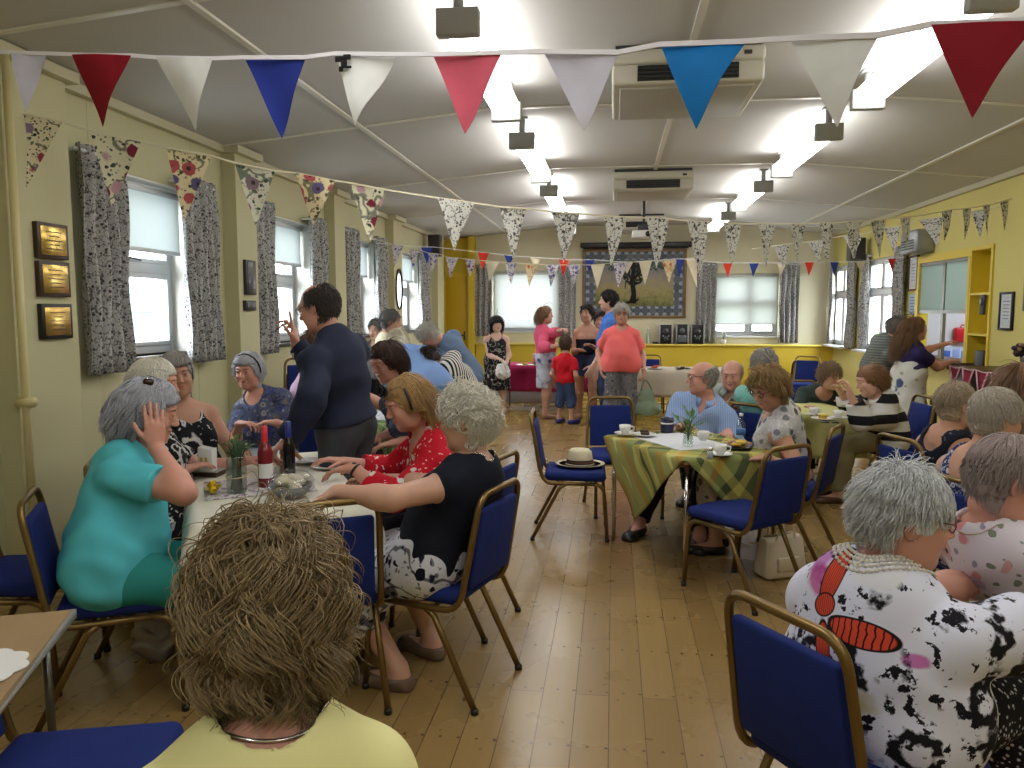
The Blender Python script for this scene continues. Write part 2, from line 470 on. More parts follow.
        for i, (o, b, ls) in enumerate(((.030, .088, .95), (.0105, .094, 1.05), (-.010, .09, .98), (-.029, .08, .78))):
            p = W+d*b*sc+t*o*sc; ang = 0; dd = nrm(d+t*(o*1.6*sp))
            for j, (l, r) in enumerate(((.044, .0088), (.028, .008), (.021, .0072))):
                ang += cus[i]*(50, 60, 40)[j]; a = R_(ang); v = dd*math.cos(a)+n*math.sin(a); p2 = p+v*l*ls*sc
                f.cone(p, p2, r*sc, (r-.0009)*sc, .004 if j else .008); p = p2
        ta = h.get('thumb', .75); p = W+d*.028*sc+t*.026*sc; v = nrm(d*.75+t*ta+n*.3)
        for j, (l, r) in enumerate(((.042, .0115), (.032, .0095), (.024, .0085))):
            p2 = p+v*l*sc; f.cone(p, p2, r*sc, (r-.001)*sc, .01 if j == 0 else .004); p = p2; v = nrm(v+d*.25+n*.22-t*.12)
    def leg(s, f, q, e=0., t1=2., loose=0., k=.04):
        fa = .7+.3*s.fat; sc = s.sc; r0, r1, r2, r3 = .088*fa*sc, .058*fa*sc, .056*fa*sc, .036*sc
        A, K, J = s.A[q], s.K[q], s.Hj[q]
        if t1 < .999:
            c = J+(K-J)*t1; f.cone(J, K, r0+e, r1+e+loose, k, clip=[(c, nrm(K-J))])
        else: f.cone(J, K, r0+e, r1+e+loose*.5, k)
        f.ell(J, r0*(1.1 if e == 0 else 1.08)+e*.8, None, .06)
        if t1 > 1:
            t = t1-1; mid = K+(A-K)*.3-s.fwd*.012; c = K+(A-K)*t
            cl = [(c, nrm(A-K))] if t < .999 or e > 0 else None
            f.cone(K, mid, r1+e+loose*.5, r2*1.05+e+loose*.8, k)
            f.cone(mid, A+(A-K)*.12*(e > 0), r2*1.05+e+loose*.8, r3+e+loose, k, clip=cl)
    def foot(s, f, q, e=0.):
        A = s.A[q]; d = nrm(np.array((s.A[q]-s.Hj[q])*(1, 1, 0))*.0+s.fwd+s.rt*(.18 if q == 'R' else -.18)); sc = s.sc*(1. if s.sex == 'f' else 1.1)
        z = A[2]-.055*sc
        f.cone(A, A-UP*.03*sc-d*.02, .036*sc+e, .032*sc+e, .03)
        a = A+d*.02; a[2] = A[2]-.045*sc; b = A+d*.15*sc; b[2] = A[2]-.066*sc
        f.cone(a, b, .038*sc+e, .026*sc+e, .03, flat=(np.cross(d, UP), .85))
        f.cone(b, b+d*.03-UP*.004, .028*sc+e, .022*sc+e, .02, flat=(np.cross(d, UP), .72))
        h = A-d*.035; h[2] = A[2]-.06*sc; f.cone(h, b, .028*sc+e, .024*sc+e, .02)
        return d
    def headf(s, f):
        C, R, h = s.C, s.HR, s.hs
        P = lambda x, y, z: C+R@np.array((x, y, z))*h
        E = lambda c, r, k, op='+', rot=None: f.ell(P(*c), np.array(r)*h, R if rot is None else R@rot, k, op)
        E((0, -.012, .03), (.074, .094, .088), .02)
        E((0, .018, -.03), (.058, .07, .095), .04)
        E((0, .04, -.085), (.04, .045, .034), .035)
        E((0, .066, -.098), (.022, .02, .017), .02)
        E((0, .078, .036), (.05, .018, .012), .02)
        for g in (-1, 1):
            E((g*.041, .058, -.026), (.024, .028, .026), .025)
            E((g*.048, .02, -.065), (.022, .045, .04), .03)
            E((g*.031, .104, .012), (.019, .02, .012), .016, '-')
            E((g*.075, -.012, -.006), (.008, .02, .031), .008, rot=np.array(Matrix.Rotation(g*.35, 3, 'Z')))
            E((g*.031, .0785, .012), (.0135, .0135, .0125), .004)
            E((g*.031, .0885, .0195), (.0165, .0075, .0058), .006); E((g*.031, .0865, .0035), (.015, .006, .004), .006)
        m = 1.12 if s.sex == 'm' else 1.
        f.cone(P(0, .084, .022), P(0, .108, -.022), .007*h, .0115*h*m, .014)
        for g in (-1, 1): E((g*.011, .099, -.027), (.0075, .009, .0065), .006)
        E((0, .086, -.052), (.022, .012, .006), .007); E((0, .085, -.0635), (.020, .012, .0068), .007)
        
        sm = s.smile
        for g in (-1, 1): f.cone(P(0, .1, -.0575-.002*sm), P(g*.023, .092, -.0575+.009*sm), .0022*h, .002*h, .004, '-')
        f.cone(s.Nk-s.us*.03, s.hb-s.hf*.008*h, (.052 if s.sex == 'f' else .062)*h, (.046 if s.sex == 'f' else .054)*h, .022)
    # ---- meshes
    def body(s, legs=True):
        f = F(.03); s.torso(f)
        for q in 'LR': s.arm(f, q); s.hands(f, q)
        if legs:
            for q in 'LR': s.leg(f, q); s.foot(f, q)
        s.headf(f)
        boxes = [(s.C-.16*s.hs, s.C+.16*s.hs)]
        for q in 'LR':
            c = s.W[q]+s.hand[q]['d']*.085; boxes.append((c-.125*s.sc, c+.125*s.sc))
        V, Q = polygonize(f, s.vox)
        keep = np.ones(len(Q), bool); parts = []
        done = []
        for (lo, hi) in boxes:
            ins = ((V > lo+s.vox*.6) & (V < hi-s.vox*.6)).all(1); keep &= ~ins[Q].all(1)
            v, q = polygonize(f, s.hvox, lo, hi)
            cen = v[q].mean(1); kp = np.ones(len(q), bool)
            for (a, b) in done: kp &= ~((cen > a+s.hvox) & (cen < b-s.hvox)).all(1)
            done.append((lo, hi)); parts.append((v, q[kp]))
        vs = [V]; qs = [Q[keep]]; o = len(V)
        for v, q in parts: vs.append(v); qs.append(q+o); o += len(v)
        V = np.concatenate(vs); Q = np.concatenate(qs)
        used = np.zeros(len(V), bool); used[Q.ravel()] = True; mp = np.cumsum(used)-1; V = V[used]; Q = mp[Q]
        loc = (V-s.C)@s.HR/s.hs; cen = loc[Q].mean(1)
        zc = cen[:, 2]+.058-s.smile*14*cen[:, 0]**2; lip = (np.abs(cen[:, 0]) < .021) & (np.abs(zc) < .0092-.3*np.abs(cen[:, 0])) & (cen[:, 1] > .075)
        s.bodyo = meshobj('body', V, Q, [s.skin, LIPS], s.root, mi=lip.astype(int), world=True)
        if s.eyes: s.eye()
        return s
    def P(s, x, y, z): return s.C+s.HR@np.array((x, y, z))*s.hs
    def eye(s):
        for g in (-1, 1):
            m = MB(); c = s.P(g*.031, .0795, .0115); m.sphere(c, .0133*s.hs, 14)
            d = s.HR@nrm((0, 1, -.12)); 
            ey = m.build('eye', EYEW, s.root, world=True); m = MB(); m.sphere(c+d*.0073*s.hs, .0074*s.hs, 10); ir = m.build('iris', IRIS, s.root, world=True); ir.parent = ey
            m = MB(); m.tube([s.P(g*.014, .0935, .031), s.P(g*.03, .0955, .0355), s.P(g*.046, .083, .031)], [.0022*s.hs, .0032*s.hs, .0016*s.hs], 5); m.build('eyebrow', s.brow or BROW, s.root, world=True)
    def mesh(s, name, f, mat, vox=None, wr=None):
        if wr: f.disp = wrinkle(wr[0], wr[1], wr[2] if len(wr) > 2 else int(abs(s.C[0]*1000)) % 999)
        V, Q = polygonize(f, vox or s.vox)
        if len(Q) == 0: return None
        return meshobj(name, V, Q, mat, s.root, world=True)
    def top(s, mat, name='blouse', e=.012, sleeve=.55, neck=(.06, .075), vneck=0, hem=-.10, loose=.012, wr=(.0035, 38), skirt=None, backneck=0., extra=None, strap=None, collar=None, legup=False, sides=None):
        f = F(.03); s.torso(f, e)
        if sleeve and sleeve > 0:
            for q in 'LR':
                sl = sleeve if not isinstance(sleeve, dict) else sleeve[q]
                s.arm(f, q, e, 0, sl, loose)
        if not skirt and not legup:
            for q in 'LR': f.ell(s.Hj[q], .088*(.7+.3*s.fat)*s.sc*1.13+e+.012, None, .06)
        if legup:
            for q in 'LR': s.leg(f, q, e+.006, legup, .01, k=.07)
        if skirt: s._skirt(f, e=e, **skirt)
        if extra: extra(f)
        # hem
        if not skirt: f.plane(s.hip+s.us*hem, -s.us)
        # neckline
        d, w = neck
        R = np.stack([s.tr, s.tf, s.us], 1); c = s.Nk+s.us*.055*s.sc+s.tf*(.035-backneck*.5)
        f.ell(c-s.us*d*.35+s.tf*d*.25, np.array((w, w*.9+d*.35+backneck, .075+d*.75))*s.sc, R, .006, op='-')
        if vneck: f.cone(s.Nk+s.tf*.1+s.us*.03, s.Nk+s.tf*.14-s.us*vneck, .036, .004, .006, op='-')
        if strap:  # bare shoulders: cut away shoulder tops leaving narrow straps
            for sg in (-1, 1):
                f.ell(s.Nk+s.tr*sg*(strap[0]+.085)*s.sc-s.us*.02, np.array((.075, .16, strap[1]))*s.sc, R, .008, op='-')
            f.ell(s.Nk-s.us*.0, np.array((strap[0]-.012, .2, strap[1]*.95))*s.sc, R, .008, op='-')
        o = s.mesh(name, f, mat, wr=wr)
        if collar: s.collar(collar)
        return o
    def strapless(s, mat, name='top', zt=.62, e=.012, hem=-.05, wr=(.002, 30)):
        f = F(.03); s.torso(f, e); f.plane(s.hip+s.us*hem, -s.us); f.plane(s.hip+s.us*s.L*zt, s.us); return s.mesh(name, f, mat, wr=wr)
    def collar(s, mat, r=.07, h=.035):
        m = MB(); n = 24; v = []; 
        for i in range(n):
            a = 2*math.pi*i/n; a0 = -math.pi/2
            for (rr, z) in ((r*.86, .05), (r*.95, .05+h*.4), (r*1.25, .015-(.02 if math.sin(a) > .8 else 0)), (r*1.28, .005)):
                v.append(s.Nk+s.tr*math.cos(a)*rr*s.sc+s.tf*(math.sin(a)*rr*s.sc+.012)+s.us*(z-.02*math.sin(a))*s.sc)
        f = [(i*4+j, ((i+1) % n)*4+j, ((i+1) % n)*4+j+1, i*4+j+1) for i in range(n) if i not in (5, 6) for j in range(3)]
        m.add(v, f, 0, True); o = m.build('collar', mat, s.root, world=True)
        b = o.modifiers.new('solid', 'SOLIDIFY'); b.thickness = .006; return o
    def _skirt(s, f, ln=.55, flare=.06, e=.012, k=.08):
        fa, sc = s.fat, s.sc
        if s.pose == 'sit':
            for q in 'LR': s.leg(f, q, e+.012, min(1+ln, 1.99) if ln > .35 else .9, flare*.4, k=.09)
            a = (s.Hj['L']+s.Hj['R'])/2; b = (s.K['L']+s.K['R'])/2; f.cone(a, b, .08*fa+e, .06+e, .09)
            if ln > .35:
                c = (s.A['L']+s.A['R'])/2; c2 = b+(c-b)*ln; f.cone(b, c2+(c-b)*.1, .055+e, .07+e, .08, clip=[(c2, nrm(c-b))])
        else:
            z1 = s.hip[2]*(1-ln); A = s.hip+UP*.1; B = np.array((*(.5*(s.A['L']+s.A['R']))[:2], z1))
            B = np.array((s.hip[0]*.5+B[0]*.5, s.hip[1]*.5+B[1]*.5, z1))
            [s.leg(f, q, e+.012, .8, k=.09) for q in 'LR']; f.cone(A, B-UP*.03, .135*fa*sc+e, (.16+flare)*fa**.5*sc+e, .06, flat=(s.fwd, 1.25), clip=[(B, -UP)])
    def skirt(s, mat, name='skirt', ln=.55, flare=.06, e=.012, waist=.10, wr=(.004, 30)):
        f = F(.03); s.torso(f, e*.4); f.plane(s.hip+s.us*waist, s.us)
        s._skirt(f, ln, flare, e); 
        if s.pose != 'sit': f.plane(np.array((0, 0, s.hip[2]*(1-ln))), -UP)
        return s.mesh(name, f, mat, wr=wr)
    def trousers(s, mat, name='trousers', ln=1.93, loose=.012, e=.012, waist=.09, wr=(.004, 34)):
        f = F(.03); s.torso(f, e*.35); f.plane(s.hip+s.us*waist, s.us)
        for q in 'LR': s.leg(f, q, e, ln, loose)
        return s.mesh(name, f, mat, wr=wr)
    def shoes(s, mat, sandal=False, name='shoe', vox=None):
        for q in 'LR':
            f = F(.02); d = s.foot(f, q, .011); A = s.A[q]
            c = A-UP*.03*s.sc; f.plane(c, UP+d*.02)
            f.plane(np.array((0, 0, A[2]-.09)), -UP)
            V, Q = polygonize(f, vox or min(s.vox, .008)); meshobj(name, V, Q, mat, s.root, world=True)
    def glasses(s, mat, top=False, dark=False, w=.027, hh=.02):
        m = MB(); y0, z0 = (.098, .012); lenses = []; lm = lens_mat(dark or top)
        def P(x, y, z): return s.P(x, y, z)
        if top: P = lambda x, y, z: s.P(x*1.15, y*.55+.034-(z-.012)*.6, z*.9+.092)
        for g in (-1, 1):
            pts = [P(g*.032+w*math.cos(a)*(1-.12*abs(math.sin(2*a))), y0-.006*abs(math.cos(a)), z0-.002+hh*math.sin(a)) for a in np.linspace(0, 2*math.pi, 17)[:-1]]
            m.tube(pts, .0018*(1.4 if dark else 1), 5, closed=True)
            ear = P(g*.078, -.005, z0+.008); m.tube([P(g*.0585, y0-.008, z0+.004), P(g*.076, y0-.03, z0+.006), ear, P(g*.077, -.03, z0-.012)], .0018, 5)
            c = P(g*.032, y0-.001, z0-.002); ml = MB(); c2 = c+s.hf*.0012; ml.add([c]+pts+[c2]+[q+s.hf*.0012 for q in pts], [(0, 1+(i+1) % 16, 1+i) for i in range(16)]+[(17, 18+i, 18+(i+1) % 16) for i in range(16)]+[(1+i, 1+(i+1) % 16, 18+(i+1) % 16, 18+i) for i in range(16)], 0, True); lenses.append(ml)
        m.tube([P(-.006, y0-.002, z0+.004), P(0, y0+.002, z0+.006), P(.006, y0-.002, z0+.004)], .0018, 5)
        g_ = m.build('sunglasses' if top else 'glasses', mat, s.root, world=True)
        for ml in lenses: o = ml.build('lens', lm, s.root, world=True); o.parent = g_
        return g_
    def surf(s, start, d, names):
        best = None
        for o in s.root.children:
            if o.type != 'MESH' or o.name.split('.')[0] not in names: continue
            if o.name not in s.bvh: s.bvh[o.name] = BVHTree.FromObject(o, bpy.context.evaluated_depsgraph_get())
            off = np.array(s.root.location); h = s.bvh[o.name].ray_cast(Vector(start-off), Vector(d))
            if h[0] is not None and (best is None or h[3] < best[1]): best = (np.array(h[0])+off, h[3])
        return None if best is None else best[0]
    def ring(s, r=.08, n=46, names=('body', 'blouse', 'dress', 'vest_top'), front=1.):
        P = []
        for i in range(n):
            a = 2*math.pi*i/n; k = r*(1+.25*max(0, math.sin(a))*front); c = s.Nk+s.tr*math.cos(a)*k+s.tf*(math.sin(a)*k+.012)
            q = s.surf(c+s.us*.17, -s.us, names)
            if q is not None and np.linalg.norm(q-c) < .17 and (len(names) == 1 or (q-c)@s.us < (.05 if math.sin(a) > -.3 else .1)): P.append(q+s.us*.003)
        return P
    def necklace(s, mat, bead=.0045, r=.08, n=46, name='necklace', tube=0):
        m = MB(); P = s.ring(r, n)
        if tube: m.tube(P, tube, 6, closed=True)
        else:
            for p in P: m.sphere(p, bead, 6)
        return m.build(name, mat, s.root, world=True)
    # ---- hair
    def hair(s, mat, style='short', n=900, ln=.1, curl=0., freq=60., r=.0022, thick=.012, front=.075, low=-.07, volume=0., sides=4, K=8, grav=.5, lift=.25, sweep=(0, -.3, 0), clumps=0, seed=1, rimonly=0, fringe=None, cap=True, spread=.005, backlen=None, jit=.25, sidelow=None, sidey=.03, ear=False, part=None, capvox=None):
        g = np.random.default_rng(seed); C, R, h = s.C, s.HR, s.hs
        c0 = np.array((0, -.014, .03)); rad = np.array((.078, .097, .092))
        low_s = low if sidelow is None else sidelow
        def keepmask(u):  # u unit dirs in head space; where hair grows
            p = c0+u*rad
            # hairline plane: forehead height front, falls behind the ears
            fr = front-1.15*np.maximum(0, .062-np.abs(p[:, 0]))*0
            line = np.where(p[:, 1] > -.0, fr+(p[:, 1]-.07)*.2 - (np.abs(p[:, 0]) > .05)*(.0), low)
            y = p[:, 1]; z = p[:, 2]
            zl = np.interp(y, [-.12, -.03, .0, .03, .06, .1], [low, low, low_s+.01, .035, front-.02, front+.004])
            ok = z > zl
            if ear: ok &= ~((np.abs(p[:, 0]) > .05) & (y > -.04) & (y < .05) & (z < .03))
            if rimonly: ok &= (z < rimonly+.3*np.maximum(0, -y)) & (y < .02)
            return ok
        if cap:
            f = F(.015); sg = 1
            f.ell(C+R@c0*h, (rad+thick)*h, R, .02)
            if low < -.045: f.ell(C+R@np.array((0, -.045, low*.55))*h, np.array((.066+thick*.6, .05+thick, abs(low)*.62+.012))*h, R, .03)
            # cut the face side
            f.ell(C+R@np.array((0, .095, -.045))*h, np.array((.082, .085, front+.05))*h, R, .01, op='-')
            f.plane(C+R@np.array((0, 0, low-.012))*h, R@np.array((0, .45, -1)))
            for e in (-1, 1): f.ell(C+R@np.array((e*.085, .012, -.03))*h, np.array((.03, .04, .05 if sidelow is None else .001))*h, R, .01, op='-')
            if rimonly: f.ell(C+R@np.array((0, .01, .15))*h, np.array((.12, .13, .155-rimonly))*h, R, .012, op='-'); f.plane(C+R@np.array((0, .015, 0))*h, R@np.array((0, 1, .4)))
            w1 = wrinkle(.004, 120, seed, (1, 1, .3)); f.disp = w1
            V, Q = polygonize(f, capvox or s.hvox*1.2)
        else: V, Q = np.zeros((0, 3)), np.zeros((0, 4), int)
        # strands
        U = nrm_rows(g.normal(size=(n*4, 3))); U[:, 2] = np.where(U[:, 2] < -.9, -U[:, 2], U[:, 2])
        U = U[keepmask(U)][:n]; n = len(U)
        if n:
            root = c0+U*rad*.99
            nor = nrm_rows(U/rad)
            if clumps:
                cid = g.integers(0, n, clumps); gd = root[cid]
                asg = np.argmin(((root[:, None]-gd[None])**2).sum(2), 1)
            else: asg = np.arange(n)
            ph = g.uniform(0, 6.28, n)[asg]; ax = nrm_rows(g.normal(size=(n, 3)))[asg]; lens = ln*g.uniform(.75, 1.2, n)[asg]*g.uniform(.93, 1.07, n)
            if backlen: lens = np.where(root[:, 1] < 0, lens*backlen, lens)
            fq = freq*g.uniform(.8, 1.25, n)[asg]; sgn = np.where(g.uniform(size=n) < .5, -1, 1)[asg]
            sw = np.array(sweep)
            swv = np.tile(sw, (n, 1))
            if part is not None: swv[:, 0] += np.where(root[:, 0] > part, 1, -1)*.6
            if fringe: swv = np.where((root[:, 1:2] > .03), np.array(fringe)[None]+swv*.2, swv)
            upv = np.linalg.solve(R, UP)
            crown = np.array((0, -.35, .94)); cmb = -crown[None]+nor*(nor@crown)[:, None]; cmb /= np.linalg.norm(cmb, axis=1)[:, None]+.15
            d = nrm_rows(nor*((lift+volume)*np.interp(nor@crown, [.8, .97], [1, .25]))[:, None]+cmb*.9+swv+g.normal(size=(n, 3))*jit)
            p = root.copy(); pts = [p.copy()]; st = lens/(K-1)
            for k in range(1, K):
                t = k/(K-1)
                tang = d-nor*0
                d = nrm_rows(d+(-upv)[None]*grav*.3+swv*.12+g.normal(size=(n, 3))*jit*.25)
                p = p+d*st[:, None]
                q = (p-c0)/(rad+thick+.0015+spread*np.abs(np.sin(ph))[:, None]+volume*.02); m_ = np.sqrt((q*q).sum(1)); inn = m_ < 1
                p[inn] = c0+(p[inn]-c0)/m_[inn][:, None]
                # keep out of the face, neck
                fc = (p[:, 1] > .025) & (p[:, 2] < front-.015) & (np.abs(p[:, 0]) < .078) & (part is not None or ln > .06)
                if fringe: fc &= p[:, 2] < .03
                p[fc, 0] = np.where(p[fc, 0] >= 0, 1, -1)*np.maximum(np.abs(p[fc, 0]), .074); p[fc, 1] = np.minimum(p[fc, 1], sidey)
                nk_ = (p[:, 2] < -.03) & (p[:, 1] > sidey-.02); p[nk_, 1] = sidey-.02
                pn = p[:, 2] < -.05; rr = np.sqrt(p[:, 0]**2+(p[:, 1]+.02)**2); bad = pn & (rr < .066); p[bad, 0] *= .066/np.maximum(rr[bad], .01); 
                pts.append(p.copy())
            X = np.stack(pts, 1)
            if curl:
                T = np.gradient(X, axis=1); T /= np.linalg.norm(T, axis=2)[:, :, None]+1e-9
                a1 = np.cross(T, ax[:, None]); a1 /= np.linalg.norm(a1, axis=2)[:, :, None]+1e-9; a2 = np.cross(T, a1)
                s_ = np.linspace(0, 1, K)[None]*lens[:, None]
                am = curl*np.minimum(1, np.linspace(0, 1, K)[None]*2.2)
                th = (fq[:, None]*s_)*sgn[:, None]+ph[:, None]
                X = X+a1*(am*np.cos(th))[:, :, None]+a2*(am*np.sin(th))[:, :, None]
            X = (X@R.T)*h+C
            v2, q2 = strands(X, r*h*g.uniform(.7, 1.25, n), sides)
            V2 = np.concatenate([V, v2]); Q2 = np.concatenate([Q, q2+len(V)])
        else: V2, Q2 = V, Q
        s.hairo = meshobj('hair', V2, Q2, mat, s.root, world=True); return s.hairo
def nrm_rows(a): return a/(np.linalg.norm(a, axis=1)[:, None]+1e-12)
def strands(X, r, sides=4, taper=.35):
    """X (n,K,3) polylines -> tube mesh"""
    n, K, _ = X.shape
    T = np.gradient(X, axis=1); T /= np.linalg.norm(T, axis=2)[:, :, None]+1e-9
    ref = np.where(np.abs(T[:, :, 2:3]) > .9, np.array((1., 0, 0)), np.array((0, 0, 1.)))
    u = np.cross(T, ref); u /= np.linalg.norm(u, axis=2)[:, :, None]+1e-9; w = np.cross(T, u)
    pr = (1-(1-taper)*np.linspace(0, 1, K)**2)[None, :]*np.asarray(r)[:, None]
    a = 2*np.pi*np.arange(sides)/sides
    V = X[:, :, None, :]+pr[:, :, None, None]*(np.cos(a)[None, None, :, None]*u[:, :, None, :]+np.sin(a)[None, None, :, None]*w[:, :, None, :])
    V = V.reshape(-1, 3)
    i = np.arange(n)[:, None, None]*K*sides; k = np.arange(K-1)[None, :, None]*sides; j = np.arange(sides)[None, None, :]; j2 = (j+1) % sides
    Q = np.stack([i+k+j, i+k+j2, i+k+sides+j2, i+k+sides+j], -1).reshape(-1, 4)
    return V, Q
# ---------------------------------------------------------------- patterned cloth
def floral(name, base, flowers, leaves, scale=18, fr=.28, lr=.2, lsc=2.3, rough=.85, which='Object', dist=.35, density=.7, vec_scale=(1, 1, 1), dark=None, stem=True):
    m = N(name, rough, 0, .25)
    vec0 = m.mapping(scale=vec_scale, which=which)
    nz = m.n('ShaderNodeTexNoise', inp={'Scale': scale*1.6, 'Detail': 2., 'Vector': vec0}).outputs['Color']
    vec = m.n('ShaderNodeVectorMath', operation='MULTIPLY_ADD', inp={0: nz, 1: (dist/scale,)*3, 2: vec0}).outputs[0]
    col = tuple(lin(base))
    if leaves:
        v = m.n('ShaderNodeTexVoronoi', inp={'Scale': scale*lsc, 'Vector': vec})
        pick = m.sep(v.outputs['Color'])
        msk = m.math('MULTIPLY', m.step(v.outputs['Distance'], lr+.05, lr), m.step(pick[1], 1-density, 1-density+.01))
        lc = m.ramp(pick[0], [(i/len(leaves), lin(c)) for i, c in enumerate(leaves)], 'CONSTANT')
        col = m.mix(msk, col, lc)
    if leaves and stem:
        nn = m.noise(scale*.55, 2, .4, vec=vec0); rd = m.math('ABSOLUTE', m.math('SUBTRACT', nn, .5)); col = m.mix(m.math('MULTIPLY', m.step(rd, .022, .012), .8), col, lin(leaves[0]))
        v2 = m.n('ShaderNodeTexVoronoi', inp={'Scale': scale*lsc*1.9, 'Vector': vec}); p2 = m.sep(v2.outputs['Color'])
        col = m.mix(m.math('MULTIPLY', m.math('MULTIPLY', m.step(v2.outputs['Distance'], lr+.12, lr+.02), m.step(p2[1], 1-density*.8, 1-density*.8+.01)), .75), col, lin(leaves[-1]))
    if flowers:
        v = m.n('ShaderNodeTexVoronoi', inp={'Scale': scale, 'Vector': vec}); pick = m.sep(v.outputs['Color'])
        msk = m.math('MULTIPLY', m.step(v.outputs['Distance'], fr+.06, fr), m.step(pick[1], 1-density, 1-density+.01))
        fc = m.ramp(pick[0], [(i/len(flowers), lin(c)) for i, c in enumerate(flowers)], 'CONSTANT')
        col = m.mix(msk, col, fc)
        core = m.math('MULTIPLY', m.step(v.outputs['Distance'], fr*.42, fr*.3), m.step(pick[1], 1-density, 1-density+.01))
        col = m.mix(core, col, lin(dark or (70, 50, 55)))
    m.color(col); m.bump(m.noise(220, 2), .1, .002); return m.mat
def stripes(name, a, b, per, axis=2, frac=.5, rough=.85, rot=(0, 0, 0), soft=.03):
    m = N(name, rough, 0, .25); v = m.sep(m.mapping(rot=rot))[axis]
    t = m.math('FRACT', m.math('MULTIPLY', v, 1/per)); col = m.mix(m.step(t, frac, frac+soft), lin(a), lin(b)); m.color(col); return m.mat
def leopard(name, base, ink, scale=9, th=(.25, .42)):
    m = N(name, .85, 0, .25); nz = m.n('ShaderNodeTexNoise', inp={'Scale': scale*3., 'Detail': 4., 'Vector': m.co()}).outputs['Color']
    vec = m.n('ShaderNodeVectorMath', operation='MULTIPLY_ADD', inp={0: nz, 1: (.5/scale,)*3, 2: m.co()}).outputs[0]
    v = m.voro(scale, vec=vec); a = m.math('MULTIPLY', m.step(v, th[0], th[0]+.05), m.step(v, th[1], th[1]-.05))
    m.color(m.mix(a, lin(base), lin(ink))); return m

# ---------------------------------------------------------------- setting
XL, XR, YB, YF = -3.4, 4.1, 15.3, -2.2
CX = .46
def zceil(x): return 3.25-max(0., (abs(x-CX)-1.5))*.1
def wallmat(name, c):
    m = N(name, .75, 0, .3); cl = lin(c); m.color(m.mix(m.noise(1.5, 4), tuple(x*.96 for x in cl), tuple(min(1, x*1.03) for x in cl)))
    m.bump(m.noise(160, 3), .05, .003); return m.mat
W_CREAM = wallmat('cream_wall_paint', (200, 195, 156)); W_BACK = wallmat('pale_cream_paint', (222, 215, 184)); W_YEL = wallmat('yellow_wall_paint', (218, 206, 128))
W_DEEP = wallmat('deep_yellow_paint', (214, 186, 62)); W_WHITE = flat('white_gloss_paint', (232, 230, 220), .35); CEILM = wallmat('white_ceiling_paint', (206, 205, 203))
UPVC = flat('white_plastic_window', (235, 238, 240), .3); GREY = flat('grey_plastic', (120, 122, 120), .45); BLACK = flat('black_plastic', (18, 18, 20), .4); DKGREY = flat('dark_grey', (52, 52, 54), .5)
CHROME = flat('chrome', (215, 215, 215), .12, 1.); GOLD = flat('bronze_gold_tube', (128, 105, 64), .36, .8); WHITE = flat('white_china', (236, 236, 232), .25); PAPER = flat('white_paper', (240, 240, 236), .8)
BRASS = flat('brass_plate', (196, 164, 92), .22, .9); DWOOD = flat('dark_wood', (58, 36, 24), .4, var=.25, scale=8)
def glass():
    m = N('window_glass', .02); t = m.n('ShaderNodeBsdfTransparent'); g = m.n('ShaderNodeBsdfGlossy', inp={'Roughness': .02})
    mx = m.n('ShaderNodeMixShader', inp={0: .05, 1: t.outputs[0], 2: g.outputs[0]}); m.l(mx.outputs[0], m.out.inputs['Surface']); return m.mat
GLASS = glass()
def translucent(name, c, f=.6):
    m = N(name, .8); d = m.n('ShaderNodeBsdfDiffuse'); t = m.n('ShaderNodeBsdfTranslucent'); d.inputs[0].default_value = (*lin(c), 1); t.inputs[0].default_value = (*lin(c), 1)
    mx = m.n('ShaderNodeMixShader', inp={0: f, 1: d.outputs[0], 2: t.outputs[0]}); m.l(mx.outputs[0], m.out.inputs['Surface']); return m.mat
BLIND = translucent('roller_blind_cloth', (238, 240, 238), .75)

# floor: varnished pine boards running down the hall
def floormat():
    m = N('varnished_pine_boards', .25, 0, .5)
    vec = m.mapping(rot=(0, 0, R_(90)))
    br = m.n('ShaderNodeTexBrick', offset=.37, offset_frequency=2, inp={'Vector': vec, 'Scale': 1., 'Brick Width': 3.1, 'Row Height': .138, 'Mortar Size': .0022, 'Mortar Smooth': .2, 'Bias': 0.,
        'Color1': (*lin((144, 117, 70)), 1), 'Color2': (*lin((166, 138, 88)), 1), 'Mortar': (*lin((74, 48, 26)), 1)})
    gr = m.noise(3, 4, .6, vec=m.mapping(scale=(9, .5, 1)), dist=.25)
    col = m.mix(m.math('MULTIPLY', gr, .38), br.outputs['Color'], lin((112, 84, 46)))
    vk = m.n('ShaderNodeTexVoronoi', inp={'Scale': 1., 'Vector': m.mapping(scale=(7.2, 2.6, 1))}); pk = m.sep(vk.outputs['Color'])
    kn = m.math('MULTIPLY', m.step(vk.outputs['Distance'], .07, .045), m.step(pk[0], .62, .63))
    col = m.mix(kn, col, lin((92, 50, 22)))
    # nails in pairs on the joists
    sp = m.sep(); nx = m.math('FRACT', m.math('MULTIPLY', m.math('ADD', sp[0], 50.), 1/.069)); ny = m.math('FRACT', m.math('MULTIPLY', m.math('ADD', sp[1], 50.), 1/.42))
    dx = m.math('MULTIPLY', m.math('SUBTRACT', nx, .5), .069); dy = m.math('MULTIPLY', m.math('SUBTRACT', ny, .5), .42)
    dd = m.math('SQRT', m.math('ADD', m.math('MULTIPLY', dx, dx), m.math('MULTIPLY', dy, dy)))
    col = m.mix(m.math('MULTIPLY', m.step(dd, .008, .0055), .9), col, lin((60, 38, 22)))
    m.color(col)
    r = m.n('ShaderNodeMapRange', inp={'Value': m.noise(2.2, 4), 'From Min': .0, 'From Max': 1., 'To Min': .25, 'To Max': .3}).outputs[0]; m.l(r, m.b.inputs['Roughness'])
    m.bump(m.math('SUBTRACT', 1., br.outputs['Fac']), .25, .003); return m.mat
